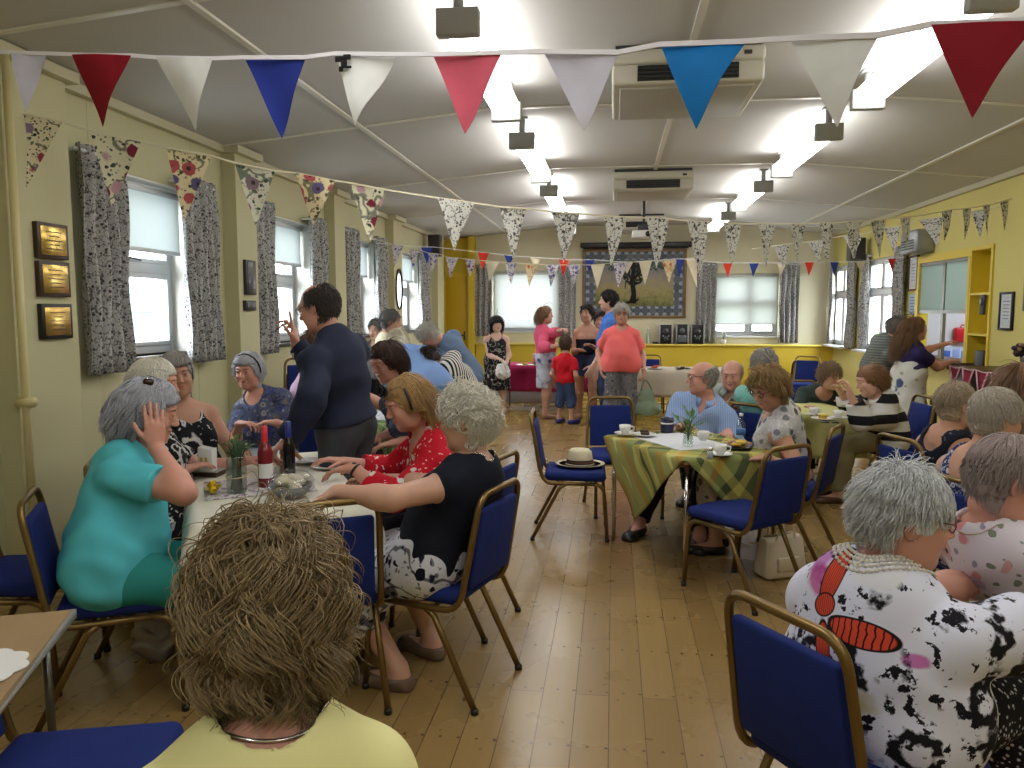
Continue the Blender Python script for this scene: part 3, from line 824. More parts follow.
def struct(o): o['kind'] = 'structure'; return o
m = MB(); m.box((XL-.3, YF-.2, -.1), (XR+.3, YB+.3, 0)); struct(m.build('floor', floormat()))
# ceiling: flat middle, sides sloping gently down
m = MB(); xs = [XL-.05, CX-1.5, CX+1.5, XR+.05]; v = []
for y in (YF, YB+.02):
    for x in xs: v.append((x, y, zceil(x)))
    for x in xs: v.append((x, y, 3.5))
f = []
for i in range(3): f += [(i, i+1, 8+i+1, 8+i), (4+i, 12+i, 12+i+1, 4+i+1), (i, 4+i, 4+i+1, i+1), (8+i, 8+i+1, 12+i+1, 12+i)]
f += [(0, 8, 12, 4), (3, 7, 15, 11)]
m.add(v, f); struct(m.build('ceiling', CEILM))
m = MB()
for x in (CX, -2.12, 3.22, CX-1.35 if 0 else None):
    if x is None: continue
    z = zceil(x); m.box((x-.022, YF, z-.014), (x+.022, YB, z+.02))
for y in (1.1, 3.75, 6.4, 9.1, 11.8, 14.4):
    for a, b in ((XL, CX-1.5), (CX-1.5, CX+1.5), (CX+1.5, XR)):
        za, zb = zceil(a), zceil(b); d = .009
        m.add([(a, y-.02, za-d), (b, y-.02, zb-d), (b, y+.02, zb-d), (a, y+.02, za-d), (a, y-.02, za+.02), (b, y-.02, zb+.02), (b, y+.02, zb+.02), (a, y+.02, za+.02)],
              [(0, 3, 2, 1), (4, 5, 6, 7), (0, 1, 5, 4), (1, 2, 6, 5), (2, 3, 7, 6), (3, 0, 4, 7)])
struct(m.build('trim_1', W_WHITE))
def side_wall(mb, x0, x1, ops, y0, y1, ztop):
    y = y0
    for (a, b, z0, z1) in sorted(ops):
        mb.box((x0, y, 0), (x1, a, ztop)); mb.box((x0, a, 0), (x1, b, z0)); mb.box((x0, a, z1), (x1, b, ztop)); y = b
    mb.box((x0, y, 0), (x1, y1, ztop))
WT = .34
LW = [(4.72, 5.95), (7.02, 8.4), (9.5, 10.75), (12.0, 13.25)]
lops = [(a, b, 1.27, 2.56) for a, b in LW]
m = MB(); side_wall(m, XL-WT, XL, lops, YF, YB, zceil(XL)+.06)
for (a, b) in ((3.85, 4.36), (6.44, 6.82), (8.84, 9.2), (11.3, 11.75), (14.2, 14.72)): m.box((XL-.01, a, 0), (XL+.13, b, zceil(XL)+.05))
struct(m.build('wall_left', W_CREAM, bevel=.006))
RWN = [(14.1, 15.2, .98, 2.42), (11.95, 13.3, .98, 2.42)]
HATCH = (9.62, 11.1, .98, 2.24); NICHE = (9.1, 9.58, .8, 2.3)
WR = .12
m = MB(); side_wall(m, XR, XR+WR, [(a, b, c, d) for a, b, c, d in RWN]+[HATCH, NICHE], YF, YB, zceil(XR)+.06)
m.box((XR-.13, 8.1, 0), (XR+.01, 8.45, zceil(XR)+.05)) if 0 else None
struct(m.build('wall_right', W_YEL))
# back wall with two windows
BW = [(-2.42, -1.08, 1.2, 2.40), (1.90, 3.14, 1.12, 2.32)]
m = MB()
def bcol(a, b, z0, z1=None):
    if z1 is None:
        za, zb = zceil(a)+.04, zceil(b)+.04
        m.add([(a, YB, z0), (b, YB, z0), (b, YB+WT, z0), (a, YB+WT, z0), (a, YB, za), (b, YB, zb), (b, YB+WT, zb), (a, YB+WT, za)],
              [(0, 3, 2, 1), (4, 5, 6, 7), (0, 1, 5, 4), (1, 2, 6, 5), (2, 3, 7, 6), (3, 0, 4, 7)])
    else: m.box((a, YB, z0), (b, YB+WT, z1))
for a, b in ((XL-.3, -2.42), (-1.08, CX), (CX, 1.90), (3.14, XR+.3)): bcol(a, b, 0)
for (a, b, z0, z1) in BW: bcol(a, b, 0, z0); bcol(a, b, z1)
struct(m.build('wall_back', W_BACK))
m = MB(); m.box((XL-.3, YF-.2, 0), (XR+.3, YF, 3.4)); struct(m.build('wall_front', W_CREAM))
# deep yellow lower back wall and ledge, deep yellow door corner
m = MB(); m.box((-2.72, YB-.16, 0), (XR, YB+.005, .93)); struct(m.build('trim_2', W_DEEP))
m = MB(); m.rbox((-2.74, YB-.2, .93), (XR, YB+.005, .965), .01); struct(m.build('trim_3', flat('yellow_ledge_gloss', (236, 216, 96), .35)))
m = MB(); m.box((XL, YB-.14, 0), (-2.74, YB+.005, 3.04)); m.box((-2.86, YB-.26, 0), (-2.74, YB-.1, 3.06)); struct(m.build('trim_4', W_DEEP))
d1 = struct(empty('door_1', (-3.05, YB-.14, 0)))
m = MB(); m.rbox((-.27, -.05, .02), (.17, .01, 2.28), .006); m.build('door_panel', flat('ochre_door_paint', (206, 168, 30), .4), d1)
m = MB(); m.box((-.32, -.06, 0), (-.27, .01, 2.34)); m.box((.17, -.06, 0), (.2, .01, 2.34)); m.box((-.32, -.06, 2.28), (.2, .01, 2.34)); m.build('door_frame', W_DEEP, d1)
m = MB(); m.tube([(.1, -.05, 1.12), (.1, -.1, 1.12), (.02, -.11, 1.12)], .012, 8); m.rbox((.085, -.06, 1.02), (.115, -.048, 1.2), .005); m.build('door_handle', DKGREY, d1)
d2 = struct(empty('door_2', (XL, 15.0, 0)))
m = MB(); m.rbox((-.02, -.24, 0), (.02, .13, 2.12), .004); m.build('door_panel', flat('olive_door_paint', (172, 156, 92), .45), d2)
m = MB(); m.box((-.01, -.29, 0), (.05, -.24, 2.18)); m.box((-.01, -.29, 2.12), (.05, .14, 2.18)); m.build('door_frame', flat('cream_gloss', (214, 204, 150), .4), d2)
# cornice and baseboards
def strip(name, pts, mat): 
    m = MB()
    for lo, hi in pts: m.box(lo, hi)
    return struct(m.build(name, mat, bevel=.004))
zl, zr = zceil(XL), zceil(XR)
strip('trim_5', [((XL, YF, zl-.055), (XL+.06, YB, zl+.01))]+[((XL+.06, a-.05, zl-.055), (XL+.19, b+.05, zl+.01)) for a, b in ((3.85, 4.36), (6.44, 6.82), (8.84, 9.2), (11.3, 11.75))], flat('cream_cornice', (206, 200, 168), .5))
strip('trim_6', [((XR-.06, YF, zr-.055), (XR, YB, zr+.01))], flat('cream_cornice', (206, 200, 168), .5))
strip('baseboard_left', [((XL, YF, 0), (XL+.02, YB-.2, .14))], flat('cream_gloss', (214, 204, 150), .4))
strip('baseboard_right', [((XR-.02, YF, 0), (XR, YB-.2, .14))], flat('cream_gloss', (214, 204, 150), .4))
# pipe in the near left corner
m = MB(); m.tube([(XL+.19, 3.83, 0), (XL+.19, 3.83, zl-.06)], .022, 10); m.tube([(XL+.14, 3.83, 1.1), (XL+.24, 3.83, 1.1)], .03, 10)
tag(m.build('water_pipe', flat('cream_gloss', (214, 204, 150), .4)), 'cream painted pipe running up the left wall beside the brass plaques', 'pipe')

# windows: frame along axis, opening given in wall coordinates
def window(n, side, a, b, z0, z1, mull=None, transom=None, sillm=None):
    """side L/R: a..b along Y, side B: a..b along X"""
    w = struct(empty('window_%d' % n, (0, 0, 0)))
    def bx(m, u0, u1, w0, w1, d0, d1):
        if side == 'L': m.rbox((XL-d1, u0, w0), (XL-d0, u1, w1), .006)
        elif side == 'R': m.rbox((XR+d0-.17, u0, w0), (XR+d1-.17, u1, w1), .006)
        else: m.rbox((u0, YB+d0, w0), (u1, YB+d1, w1), .006)
    m = MB(); t = .06; D0, D1 = .2, .27
    bx(m, a, a+t, z0, z1, D0, D1); bx(m, b-t, b, z0, z1, D0, D1); bx(m, a+t, b-t, z0, z0+t, D0, D1); bx(m, a+t, b-t, z1-t, z1, D0, D1)
    ms = mull or []; 
    for q in ms: bx(m, q-.035, q+.035, z0+t, z1-t, D0, D1)
    cells = list(zip([a+t]+[q+.035 for q in ms], [q-.035 for q in ms]+[b-t]))
    if transom: bx(m, a+t, b-t, transom-.04, transom+.04, D0-.012, D1)
    m.build('window_frame', UPVC, w)
    m = MB()
    for (p, q) in cells:
        rows = [(z0+t, z1-t)] if not transom else [(z0+t, transom-.04), (transom+.04, z1-t)]
        for (r0, r1) in rows:
            e = .035
            bx(m, p, p+e, r0, r1, D0-.015, D1-.02); bx(m, q-e, q, r0, r1, D0-.015, D1-.02); bx(m, p+e, q-e, r0, r0+e, D0-.015, D1-.02); bx(m, p+e, q-e, r1-e, r1, D0-.015, D1-.02)
    m.build('sash', UPVC, w)
    m = MB(); bx(m, a+t, b-t, z0+t, z1-t, .232, .238); m.build('pane', GLASS, w)
    m = MB(); bx(m, a-.03, b+.03, z0-.035, z0+.0, -.03, .2); m.build('window_sill', sillm or UPVC, w)
    if side == 'L':
        m = MB(); [m.box((XL-D0, y-.006, z0), (XL-.004, y+.006, z1)) for y in (a+.006, b-.006)]; m.box((XL-D0, a+.012, z1-.012), (XL-.004, b-.012, z1)); m.build('daylight_white_reveal', W_WHITE, w)  # white lining puts the pale daylight on the cream sides into their colour
    if transom:
        m = MB(); c = (a+b)/2
        h = [(.16, c-.05, transom+.065), (.16, c+.12, transom+.05)]
        if side == 'L': m.tube([(XL-D0+.02, c-.03, transom+.06), (XL-D0+.05, c, transom+.065), (XL-D0+.04, c+.14, transom+.055)], .008, 6)
        elif side == 'R': m.tube([(XR+D0-.19, c-.03, transom+.06), (XR+D0-.22, c, transom+.065), (XR+D0-.21, c+.14, transom+.055)], .008, 6)
        else: m.tube([(c-.03, YB+D0-.02, transom+.06), (c, YB+D0-.05, transom+.065), (c+.14, YB+D0-.04, transom+.055)], .008, 6)
        m.build('window_handle', DKGREY, w)
    return w
sill_d = flat('dark_sill', (70, 66, 66), .5)
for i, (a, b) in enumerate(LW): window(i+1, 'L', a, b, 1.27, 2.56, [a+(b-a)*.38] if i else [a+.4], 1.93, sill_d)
for i, (a, b, z0, z1) in enumerate(BW): window(5+i, 'B', a, b, z0, z1, [(a+b)/2+.08] if i else [], 1.75 if i else None)
for i, (a, b, z0, z1) in enumerate(RWN): window(7+i, 'R', a, b, z0, z1, [(a+b)/2], 1.9)

# roller blinds
def blind(side, a, b, z0, z1, label, d=.1):
    r = empty('roller_blind', {'L': (XL-d, (a+b)/2, z1), 'R': (XR+d, (a+b)/2, z1), 'B': ((a+b)/2, YB+d, z1)}[side], {'L': R_(90), 'R': R_(-90), 'B': 0}[side], label, 'blind', 'white roller blinds')
    h = (b-a)/2-.02; m = MB(); m.box((-h, -.002, z0-z1), (h, .002, -.02)); m.build('blind_cloth', BLIND, r)
    m = MB(); m.rbox((-h, -.012, z0-z1-.03), (h, .012, z0-z1+.002), .006); m.build('bottom_bar', UPVC, r)
    m = MB(); m.tube([(-h, 0, -.03), (h, 0, -.03)], .026, 12); m.build('roller_tube', UPVC, r)
for (a, b), z0, tx in zip(LW, (2.07, 2.12, 2.1, 2.12), ('half lowered white roller blind in the left wall window nearest the brass plaques', 'white roller blind part lowered in the window behind the man with the walking stick',
        'white roller blind in the third window along the left wall', 'white roller blind in the narrow looking window beside the oval mirror')): blind('L', a+.02, b-.02, z0, 2.54, tx)
blind('B', -2.4, -1.1, 1.27, 2.38, 'white roller blind fully lowered in the back window behind the dark haired woman')
blind('B', 1.92, 3.12, 1.36, 2.30, 'white roller blind lowered in the back window above the stereo speakers')

# curtains
CURT = floral('grey_floral_curtain', (180, 180, 178), [(82, 82, 88), (64, 62, 68), (110, 104, 102)], [(58, 58, 62), (80, 82, 80), (100, 98, 92)], 30, .27, .25, 1.9, density=.75, dark=(40, 38, 42))
def curtain(side, a, b, z0, z1, label, off=.1, nf=None, group='grey floral curtains'):
    w = b-a; nf = nf or max(2, round(w/.1)); n = nf*10; nz = 14; v = []; f = []
    r0 = random.uniform(0, 6)
    for lay in (0, 1):
        for j in range(nz+1):
            z = j/nz
            for i in range(n+1):
                u = i/n; s = math.sin(2*math.pi*nf*u+r0+.5*math.sin(3*z+r0)); am = .035*(.75+.35*(1-z)); 
                v.append((a+w*(u+.012*math.sin(5*z+u*9)), s*am+.006*lay+(.012*math.sin(9*z+u*20)), z0+(z1-z0)*z))
    M_ = n+1; L_ = (nz+1)*M_
    for lay in (0, 1):
        for j in range(nz):
            for i in range(n):
                q = [lay*L_+j*M_+i, lay*L_+j*M_+i+1, lay*L_+(j+1)*M_+i+1, lay*L_+(j+1)*M_+i]
                f.append(q if lay == 0 else q[::-1])
    for i in range(n): f.append((L_+i, L_+i+1, i+1, i)); t = nz*M_; f.append((t+i, t+i+1, L_+t+i+1, L_+t+i))
    for j in range(nz): f.append((j*M_, (j+1)*M_, L_+(j+1)*M_, L_+j*M_)); e = n; f.append((L_+j*M_+e, L_+(j+1)*M_+e, (j+1)*M_+e, j*M_+e))
    if side == 'L': P = [(XL+off+p[1], p[0], p[2]) for p in v]; base = (XL+off, (a+b)/2, z0)
    elif side == 'R': P = [(XR-off-p[1], p[0], p[2]) for p in v]; base = (XR-off, (a+b)/2, z0)
    else: P = [(p[0], YB-off-p[1], p[2]) for p in v]; base = ((a+b)/2, YB-off, z0)
    r = empty('curtain', base, 0, label, 'curtain', group)
    meshobj('curtain_cloth', P, f, CURT, r, world=True)
    m = MB(); e = .012
    if side == 'L': m.tube([(XL+off, a-.02, z1-.04), (XL+off, b+.02, z1-.04)], .011, 8); [m.box((XL, y-.008, z1-.05), (XL+off, y+.008, z1-.035)) for y in (a+.01, b-.01)]
    elif side == 'R': m.tube([(XR-off, a-.02, z1-.04), (XR-off, b+.02, z1-.04)], .011, 8); [m.box((XR-off, y-.008, z1-.05), (XR, y+.008, z1-.035)) for y in (a+.01, b-.01)]
    else: m.tube([(a-.02, YB-off, z1-.04), (b+.02, YB-off, z1-.04)], .011, 8); [m.box((x-.008, YB-off, z1-.05), (x+.008, YB, z1-.035)) for x in (a+.01, b-.01)]
    m.build('curtain_rail', UPVC, r, world=True)
for a, b, tx in ((4.46, 4.9, 'grey floral curtain nearest the camera, right beside the three brass plaques'), (5.62, 6.12, 'grey floral curtain on the far side of the nearest left window'),
                 (6.9, 7.24, 'grey floral curtain just past the pillar with two dark plaques'), (8.15, 8.62, 'grey floral curtain on the far side of the second left window'),
                 (9.28, 9.74, 'grey floral curtain on the near side of the third left window'), (10.52, 10.98, 'grey floral curtain on the far side of the third left window'),
                 (12.95, 13.6, 'grey floral curtain beyond the oval mirror on the left wall')): curtain('L', a, b, 1.19, 2.64, tx)
for a, b, z0, tx in ((-2.74, -2.4, 1.1, 'grey floral curtain beside the yellow door in the back left corner'), (-1.08, -.74, 1.1, 'grey floral curtain left of the framed tree tapestry'),
                 (1.56, 1.94, 1.0, 'grey floral curtain hanging behind the stereo speakers'), (3.1, 3.46, 1.0, 'grey floral curtain at the right end of the back wall')): curtain('B', a, b, z0, 2.52, tx)
for a, b, z0, tx in ((15.02, 15.2, 1.0, 'narrow grey floral curtain in the far right corner'), (13.72, 14.1, .95, 'grey floral curtain on the near side of the farthest right window'),
                 (13.1, 13.42, .95, 'grey floral curtain on the far side of the nearer right window'), (11.5, 11.9, .95, 'grey floral curtain next to the tall framed certificate on the right wall')): curtain('R', a, b, z0, 2.52, tx, off=.06)

# serving hatch in the right wall: yellow surround, shelves, sliding panes, kitchen beyond
ha, hb, hz0, hz1 = HATCH
YG = flat('bright_yellow_gloss', (226, 200, 60), .4)
hr = tag(empty('serving_hatch', (XR, (ha+hb)/2, 1.0)), 'yellow framed serving hatch with frosted sliding panes in the right wall', 'serving hatch')
m = MB(); D = -.025
m.box((XR+D, ha-.06, hz1-.006), (XR+.1, hb+.1, hz1+.09)); m.box((XR+D, hb-.006, hz0-.02), (XR+.1, hb+.1, hz1)); m.box((XR+D, ha-.02, hz0-.02), (XR+.14, ha+.03, hz1)); m.build('hatch_frame', YG, hr, world=True)
m = MB(); m.box((XR-.01, ha+.03, 1.57), (XR+.03, hb-.006, 1.61)); m.box((XR-.012, 10.3, hz0), (XR+.028, 10.36, hz1-.006)); m.box((XR-.008, ha+.03, hz1-.045), (XR+.03, hb-.006, hz1-.007)); m.build('pane_rail', flat('satin_metal', (150, 148, 140), .35, .8), hr, world=True)
FROST = N('frosted_pane', .35); FROST.mat = translucent('frosted_pane_cloud', (196, 212, 206), .5)
for (y0, y1) in ((ha+.03, 10.3), (10.36, hb-.006)):
    m = MB(); m.box((XR+.005, y0, 1.61), (XR+.013, y1, hz1-.045)); m.build('sliding_pane', FROST.mat, hr, world=True)
m = MB(); m.rbox((XR-.22, ha-.1, .955), (XR+.3, hb+.15, .998), .01); tag(m.build('hatch_counter', flat('brown_counter', (86, 62, 44), .35, var=.2)), 'dark brown wooden counter shelf below the serving hatch', 'counter')
sh = tag(empty('wall_shelf', (XR, 9.1, .9)), 'yellow open shelves fixed beside the serving hatch', 'shelf')
n0, n1, nz0, nz1 = NICHE
m = MB(); m.box((XR-.02, n0-.03, nz0), (XR+.22, n0+.012, nz1)); m.box((XR-.02, n1-.012, nz0), (XR+.22, n1+.03, nz1)); m.box((XR-.02, n0-.03, nz1-.012), (XR+.22, n1+.03, nz1+.03)); m.box((XR+.2, n0, nz0), (XR+.22, n1, nz1)); m.box((XR-.02, n0-.03, nz0-.03), (XR+.22, n1+.03, nz0+.012)); m.build('shelf_case', YG, sh, world=True)
for z in (1.32, 1.78):
    m = MB(); m.box((XR-.015, n0+.013, z), (XR+.199, n1-.013, z+.025)); m.build('shelf_board', YG, sh, world=True)
r = tag(empty('wall_telephone', (XR-.022, 9.2, 1.56)), 'small dark grey device hanging at the edge of the yellow shelves', 'device')
m = MB(); m.rbox((-.03, -.05, 0), (.0, .05, .22), .01); m.build('casing', flat('slate_box', (62, 60, 66), .5), r); m = MB(); m.rbox((-.036, -.035, .1), (-.028, .035, .19), .004); m.build('screen', flat('screen_dark', (30, 34, 40), .2), r)
KW = flat('kitchen_wall', (218, 220, 232), .6); KY = 11.4
m = MB(); m.box((XR+1.6, 7.2, 0), (XR+1.7, KY+.1, 2.8)); m.box((XR+WR, 7.1, 0), (XR+1.7, 7.2, 2.8)); m.box((XR+WR, KY, 0), (XR+1.7, KY+.1, 2.8)); m.box((XR+WR, 7.1, 2.8), (XR+1.7, KY+.1, 2.9)); m.box((XR+WR, 7.1, -.1), (XR+1.7, KY+.1, 0))
struct(m.build('wall_kitchen', KW))
q = PT(962, 342, Y=KY); kb = tag(empty('first_aid_box', (q[0], KY, q[2])), 'red first aid box with white cross on the kitchen wall', 'first aid box')
m = MB(); m.rbox((-.13, -.1, 0), (.13, -.002, .2), .02); m.build('case', flat('red_plastic', (196, 24, 40), .4), kb)
m = MB(); m.tube([(-.05, -.05, .19), (-.04, -.05, .235), (.04, -.05, .235), (.05, -.05, .19)], .01, 6); m.build('handle', flat('red_plastic', (196, 24, 40), .4), kb)
m = MB(); m.box((.03, -.104, .04), (.055, -.098, .15)); m.box((-.0125+.0, -.104, .083), (.0975, -.098, .107)); m.build('cross', PAPER, kb)
q = PT(953, 362, Y=KY); kt = tag(empty('kitchen_noticeboard', (q[0], KY, q[2])), 'white kitchen board with blue pictures seen through the hatch', 'noticeboard')
m = MB(); m.rbox((-.2, -.03, -.2), (.2, -.002, .22), .005); m.build('board', flat('pale_blue_board', (196, 210, 240), .5), kt)
for (y, z, c) in ((-.1, .1, (70, 100, 190)), (.02, .12, (150, 170, 230)), (-.1, -.07, (60, 90, 170)), (.06, -.06, (170, 150, 220)), (.13, .1, (120, 150, 210))):
    m = MB(); m.rbox((y-.045, -.036, z-.05), (y+.045, -.029, z+.06), .002); m.build('picture', flat('bp%d' % c[0], c, .5), kt)

# outside
m = MB(); m.box((-40, -20, -.5), (40, 60, -.12)); tag(m.build('ground_outside', flat('pale_paving', (190, 190, 186), .9)), kind='structure')
fe = tag(empty('garden_fence', (-7.5, 8, 0)), 'pale blue boarded fence outside the left hand windows', 'fence')
m = MB()
for i in range(60): m.box((-.02, -7+i*.25, -.12), (.02, -7+i*.25+.235, 1.95+.02*(i % 2)))
m.build('boards', flat('pale_blue_paint', (170, 205, 222), .7), fe)
m = MB(); m.box((.02, -7, .3), (.08, 8, .4)); m.box((.02, -7, 1.6), (.08, 8, 1.7)); m.build('fence_rail', flat('pale_blue_paint', (170, 205, 222), .7), fe)
hd = floral('hedge_green', (86, 112, 74), None, [(60, 92, 50), (110, 138, 88)], 6, lr=.3, density=.8)
m = MB()
for i in range(26): m.sphere((1.5+i*.2+random.uniform(-.1, .1), 18.6+random.uniform(-.2, .2), random.uniform(.2, .9)), (.35, .3, random.uniform(.4, .6)), 10)
tag(m.build('hedge', hd), 'low green hedge outside the back window', 'hedge')

# ---------------------------------------------------------------- ceiling fittings
def emis(name, c, s):
    m = N(name); e = m.n('ShaderNodeEmission', inp={'Color': (*c, 1), 'Strength': s}); m.l(e.outputs[0], m.out.inputs['Surface']); return m.mat
TUBE = emis('lit_diffuser', (1., .98, .94), 21.)
def ceiling_light(x, y0, y1, label):
    r = empty('ceiling_light', (x, (y0+y1)/2, 3.25), 0, label, 'ceiling light', 'fluorescent ceiling lights'); h = (y1-y0)/2; z = -.19
    m = MB(); n = 12; v = []
    for y in (-h+.03, h-.03):
        for k in range(n+1): a = math.pi*k/n; v.append((.095*math.cos(a), y, z-.055*math.sin(a)))
        v += [(-.095, y, z+.045), (.095, y, z+.045)]
    q = n+3; f = [(k, k+1, q+k+1, q+k) for k in range(q-1)]+[(q-1, 0, q, 2*q-1), tuple(range(q-1, -1, -1)), tuple(range(q, 2*q))]
    m.add(v, f, 0, False); m.build('diffuser', TUBE, r)
    for s in (-1, 1):
        m = MB(); m.rbox((-.11, s*h-.035, z-.075), (.11, s*h+.035, z+.06), .008); m.build('end_cap', flat('grey_end_cap', (176, 178, 176), .5), r)
        m = MB(); m.tube([(0, s*(h-.01), z+.05), (0, s*(h-.02), .0)], .028, 8); m.rbox((-.05, s*(h-.02)-.05, -.018), (.05, s*(h-.02)+.05, 0), .006); m.build('stem', flat('grey_end_cap', (176, 178, 176), .5), r)
    for s in ((0),):
        l = bpy.data.lights.new('tube_glow', 'AREA'); l.shape = 'RECTANGLE'; l.size = .16; l.size_y = 2*h-.1; l.energy = TUBEW; l.color = (1, .99, .97)
        o = bpy.data.objects.new('tube_glow', l); link(o); o.location = (0, 0, z-.07); o.parent = r
TUBEW = 6
for x, side in ((-.8, 'left'), (1.72, 'right')):
    for y0, y1, tx in ((-1.6, .1, 'behind the viewpoint'), (1.2, 2.95, 'overhead'), (3.98, 5.75, 'nearest lit tube in view'), (6.72, 8.5, 'second lit tube from the front'), (9.5, 11.3, 'third lit tube from the front'), (12.3, 14.1, 'farthest lit tube near the back wall')):
        ceiling_light(x, y0, y1, 'fluorescent ceiling light in the %s row, %s' % (side, tx))  # first two of each row are out of view, added for front light
def aircon(y, label, x0=-.03, x1=.9):
    r = empty('air_conditioner', ((x0+x1)/2, y, 3.25), 0, label, 'air conditioner', 'ceiling air conditioners'); w = (x1-x0)/2
    bm_ = flat('cream_plastic', (206, 202, 186), .45)
    m = MB(); m.rbox((-w, 0, -.12), (w, .95, -.03), .025, 3); m.rbox((-w+.0, .02, -.24), (w, .93, -.115), .02, 3); m.build('casing', bm_, r)
    m = MB(); m.box((-w+.02, .03, -.03), (w-.02, .9, 0)); m.build('mounting_plate', DKGREY, r)
    m = MB(); m.box((-w*.66, .008, -.222), (w*.66, .025, -.13)); m.build('outlet', BLACK, r)
    m = MB(); 
    for z in (-.2, -.175, -.15): m.box((-w*.65, -.0, z-.004), (w*.65, .02, z+.004))
    m.build('louvre', DKGREY, r)
    m = MB(); m.rbox((-w+.05, .09, -.252), (w-.05, .88, -.236), .006); m.build('intake_panel', flat('light_grey_plastic', (190, 188, 180), .45), r)
    m = MB(); m.box((w*.72, -.003, -.09), (w*.82, .01, -.065)); m.build('badge', DKGREY, r)
aircon(5.0, 'large ceiling air conditioner nearest the viewer behind the bright blue flag'); aircon(9.25, 'second ceiling air conditioner further down the hall'); aircon(13.5, 'farthest ceiling air conditioner behind the projector', .05, .85)
pr = tag(empty('projector', (.42, 11.6, 2.66)), 'white ceiling projector hanging from a pole', 'projector')
m = MB(); m.rbox((-.17, -.14, 0), (.17, .14, .11), .02); m.build('casing', flat('white_plastic', (225, 225, 222), .4), pr)
m = MB(); m.tube([(0, 0, .11), (0, 0, .59)], .02, 10); m.rbox((-.09, -.09, .1), (.09, .09, .2), .01); m.build('mount_pole', DKGREY, pr)
m = MB(); m.tube([(.06, -.13, .055), (.06, -.17, .055)], .04, 16); m.build('lens', BLACK, pr)
ps = tag(empty('projector_screen', (.4, YB, 2.82)), 'rolled up black projector screen case above the tapestry', 'projector screen')
m = MB(); m.rbox((-1.06, -.16, 0), (1.06, -.02, .1), .015); m.build('case', BLACK, ps); m = MB(); m.tube([(-1., -.09, -.01), (1., -.09, -.01)], .012, 8); m.build('pull_bar', DKGREY, ps)
# ---------------------------------------------------------------- bunting
def flag(m, a, b, t, mi, wav=.012, n=9):
    """cloth triangle a-b (top edge), t (tip); two skins 2 mm apart"""
    a, b, t = (np.array(p, float) for p in (a, b, t)); nr = nrm(np.cross(b-a, t-a)); ph = random.uniform(0, 6); w = wav*np.linalg.norm(b-a)/.2
    v = []; idx = {}
    for s_ in (0, 1):
        for j in range(n+1):
            for i in range(n-j+1):
                p = a+(b-a)*(i/n)+(t-a)*(j/n)
                p = p+nr*(w*math.sin(5*i/n+ph)*(.3+j/n)+w*.6*math.sin(4*j/n+ph*2)+s_*.002); idx[(s_, j, i)] = len(v); v.append(p)
    f = []
    for s_ in (0, 1):
        for j in range(n):
            for i in range(n-j):
                q = [idx[(s_, j, i)], idx[(s_, j, i+1)], idx[(s_, j+1, i)]]; f.append(q if s_ else q[::-1])
                if i < n-j-1: q = [idx[(s_, j, i+1)], idx[(s_, j+1, i+1)], idx[(s_, j+1, i)]]; f.append(q if s_ else q[::-1])
    m.add(v, f, mi, True)
def bunting(name, label, flags, depth, mats, tape, tw, ends, group=None):
    """flags: (x0,y0,x1,y1,xt,yt,mat) measured positions, depth(x,y)->world point"""
    r = empty(name, depth((flags[0][0]+flags[0][2])/2, flags[0][1]), 0, label, 'bunting', group)
    line = [depth(*ends[0])]
    for fl in flags:
        a, b = depth(fl[0], fl[1]), depth(fl[2], fl[3]); t = depth(fl[4], fl[5])
        m = MB(); flag(m, a, b, t, 0); m.build('flag', mats[fl[6]], r, world=True); line += [a, b]
    line.append(depth(*ends[1]))
    # smooth tape
    P = np.array(line); m = MB(); v = []
    Q = [P[0]]
    for i in range(len(P)-1):
        for s in (.34, .67, 1.): Q.append(P[i]+(P[i+1]-P[i])*s)
    Q = np.array(Q)
    T = np.gradient(Q, axis=0)[:, :2]; T /= np.linalg.norm(T, axis=1)[:, None]; nn = np.stack([-T[:, 1], T[:, 0], 0*T[:, 0]], 1)
    for i, p in enumerate(Q):
        for (dz, dn) in ((tw, -.002), (-tw*.6, -.003), (-tw*.6, .003), (tw, .002)): v.append(p+UP*dz+nn[i]*dn)
    f = [(i*4+k, i*4+(k+1) % 4, i*4+4+(k+1) % 4, i*4+4+k) for i in range(len(Q)-1) for k in range(4)]
    m.add(v, f, 0, False); m.build('tape', tape, r, world=True); return r
TAPE = flat('white_cotton_tape', (236, 234, 240), .8); CREAMT = flat('cream_cotton_tape', (222, 216, 188), .8)
fm = dict(w=fabric('flag_white', (226, 228, 226)), l=fabric('flag_lilac_white', (206, 204, 220)), r=fabric('flag_dark_red', (134, 20, 34)), b=fabric('flag_navy_blue', (36, 52, 138)), p=fabric('flag_rose', (206, 92, 112)), s=fabric('flag_bright_blue', (20, 116, 190)))
def blackcorner():
    m = N('flag_white_black_corner', .85, 0, .25); m.color(m.mix(m.step(m.noise(40, 3), .5, .52), lin((20, 20, 22)), lin((30, 28, 30)))); return m.mat
D1 = lambda x, y: PT(x, y, D=2.78-.00125*x)
b1 = bunting('bunting', 'red, white and blue bunting with large plain flags strung across the hall nearest the camera',
    [(12, 53, 47, 54, 27, 113, 'l'), (73, 55, 132, 56, 98, 125, 'r'), (157, 58, 213, 59, 192, 129, 'w'), (243, 58, 304, 58, 281, 138, 'b'), (335, 54, 395, 55, 358, 127, 'w'), (432, 55, 501, 53, 465, 134, 'p'),
     (543, 52, 618, 53, 584, 131, 'l'), (660, 45, 745, 42, 694, 127, 's'), (790, 39, 877, 36, 836, 126, 'w'), (931, 25, 1040, 21, 969, 116, 'r')], D1, fm, TAPE, .008, ((-60, 50), (1075, 19)))
m = MB(); c = D1(337, 56); rr_, uu_ = CR, UP
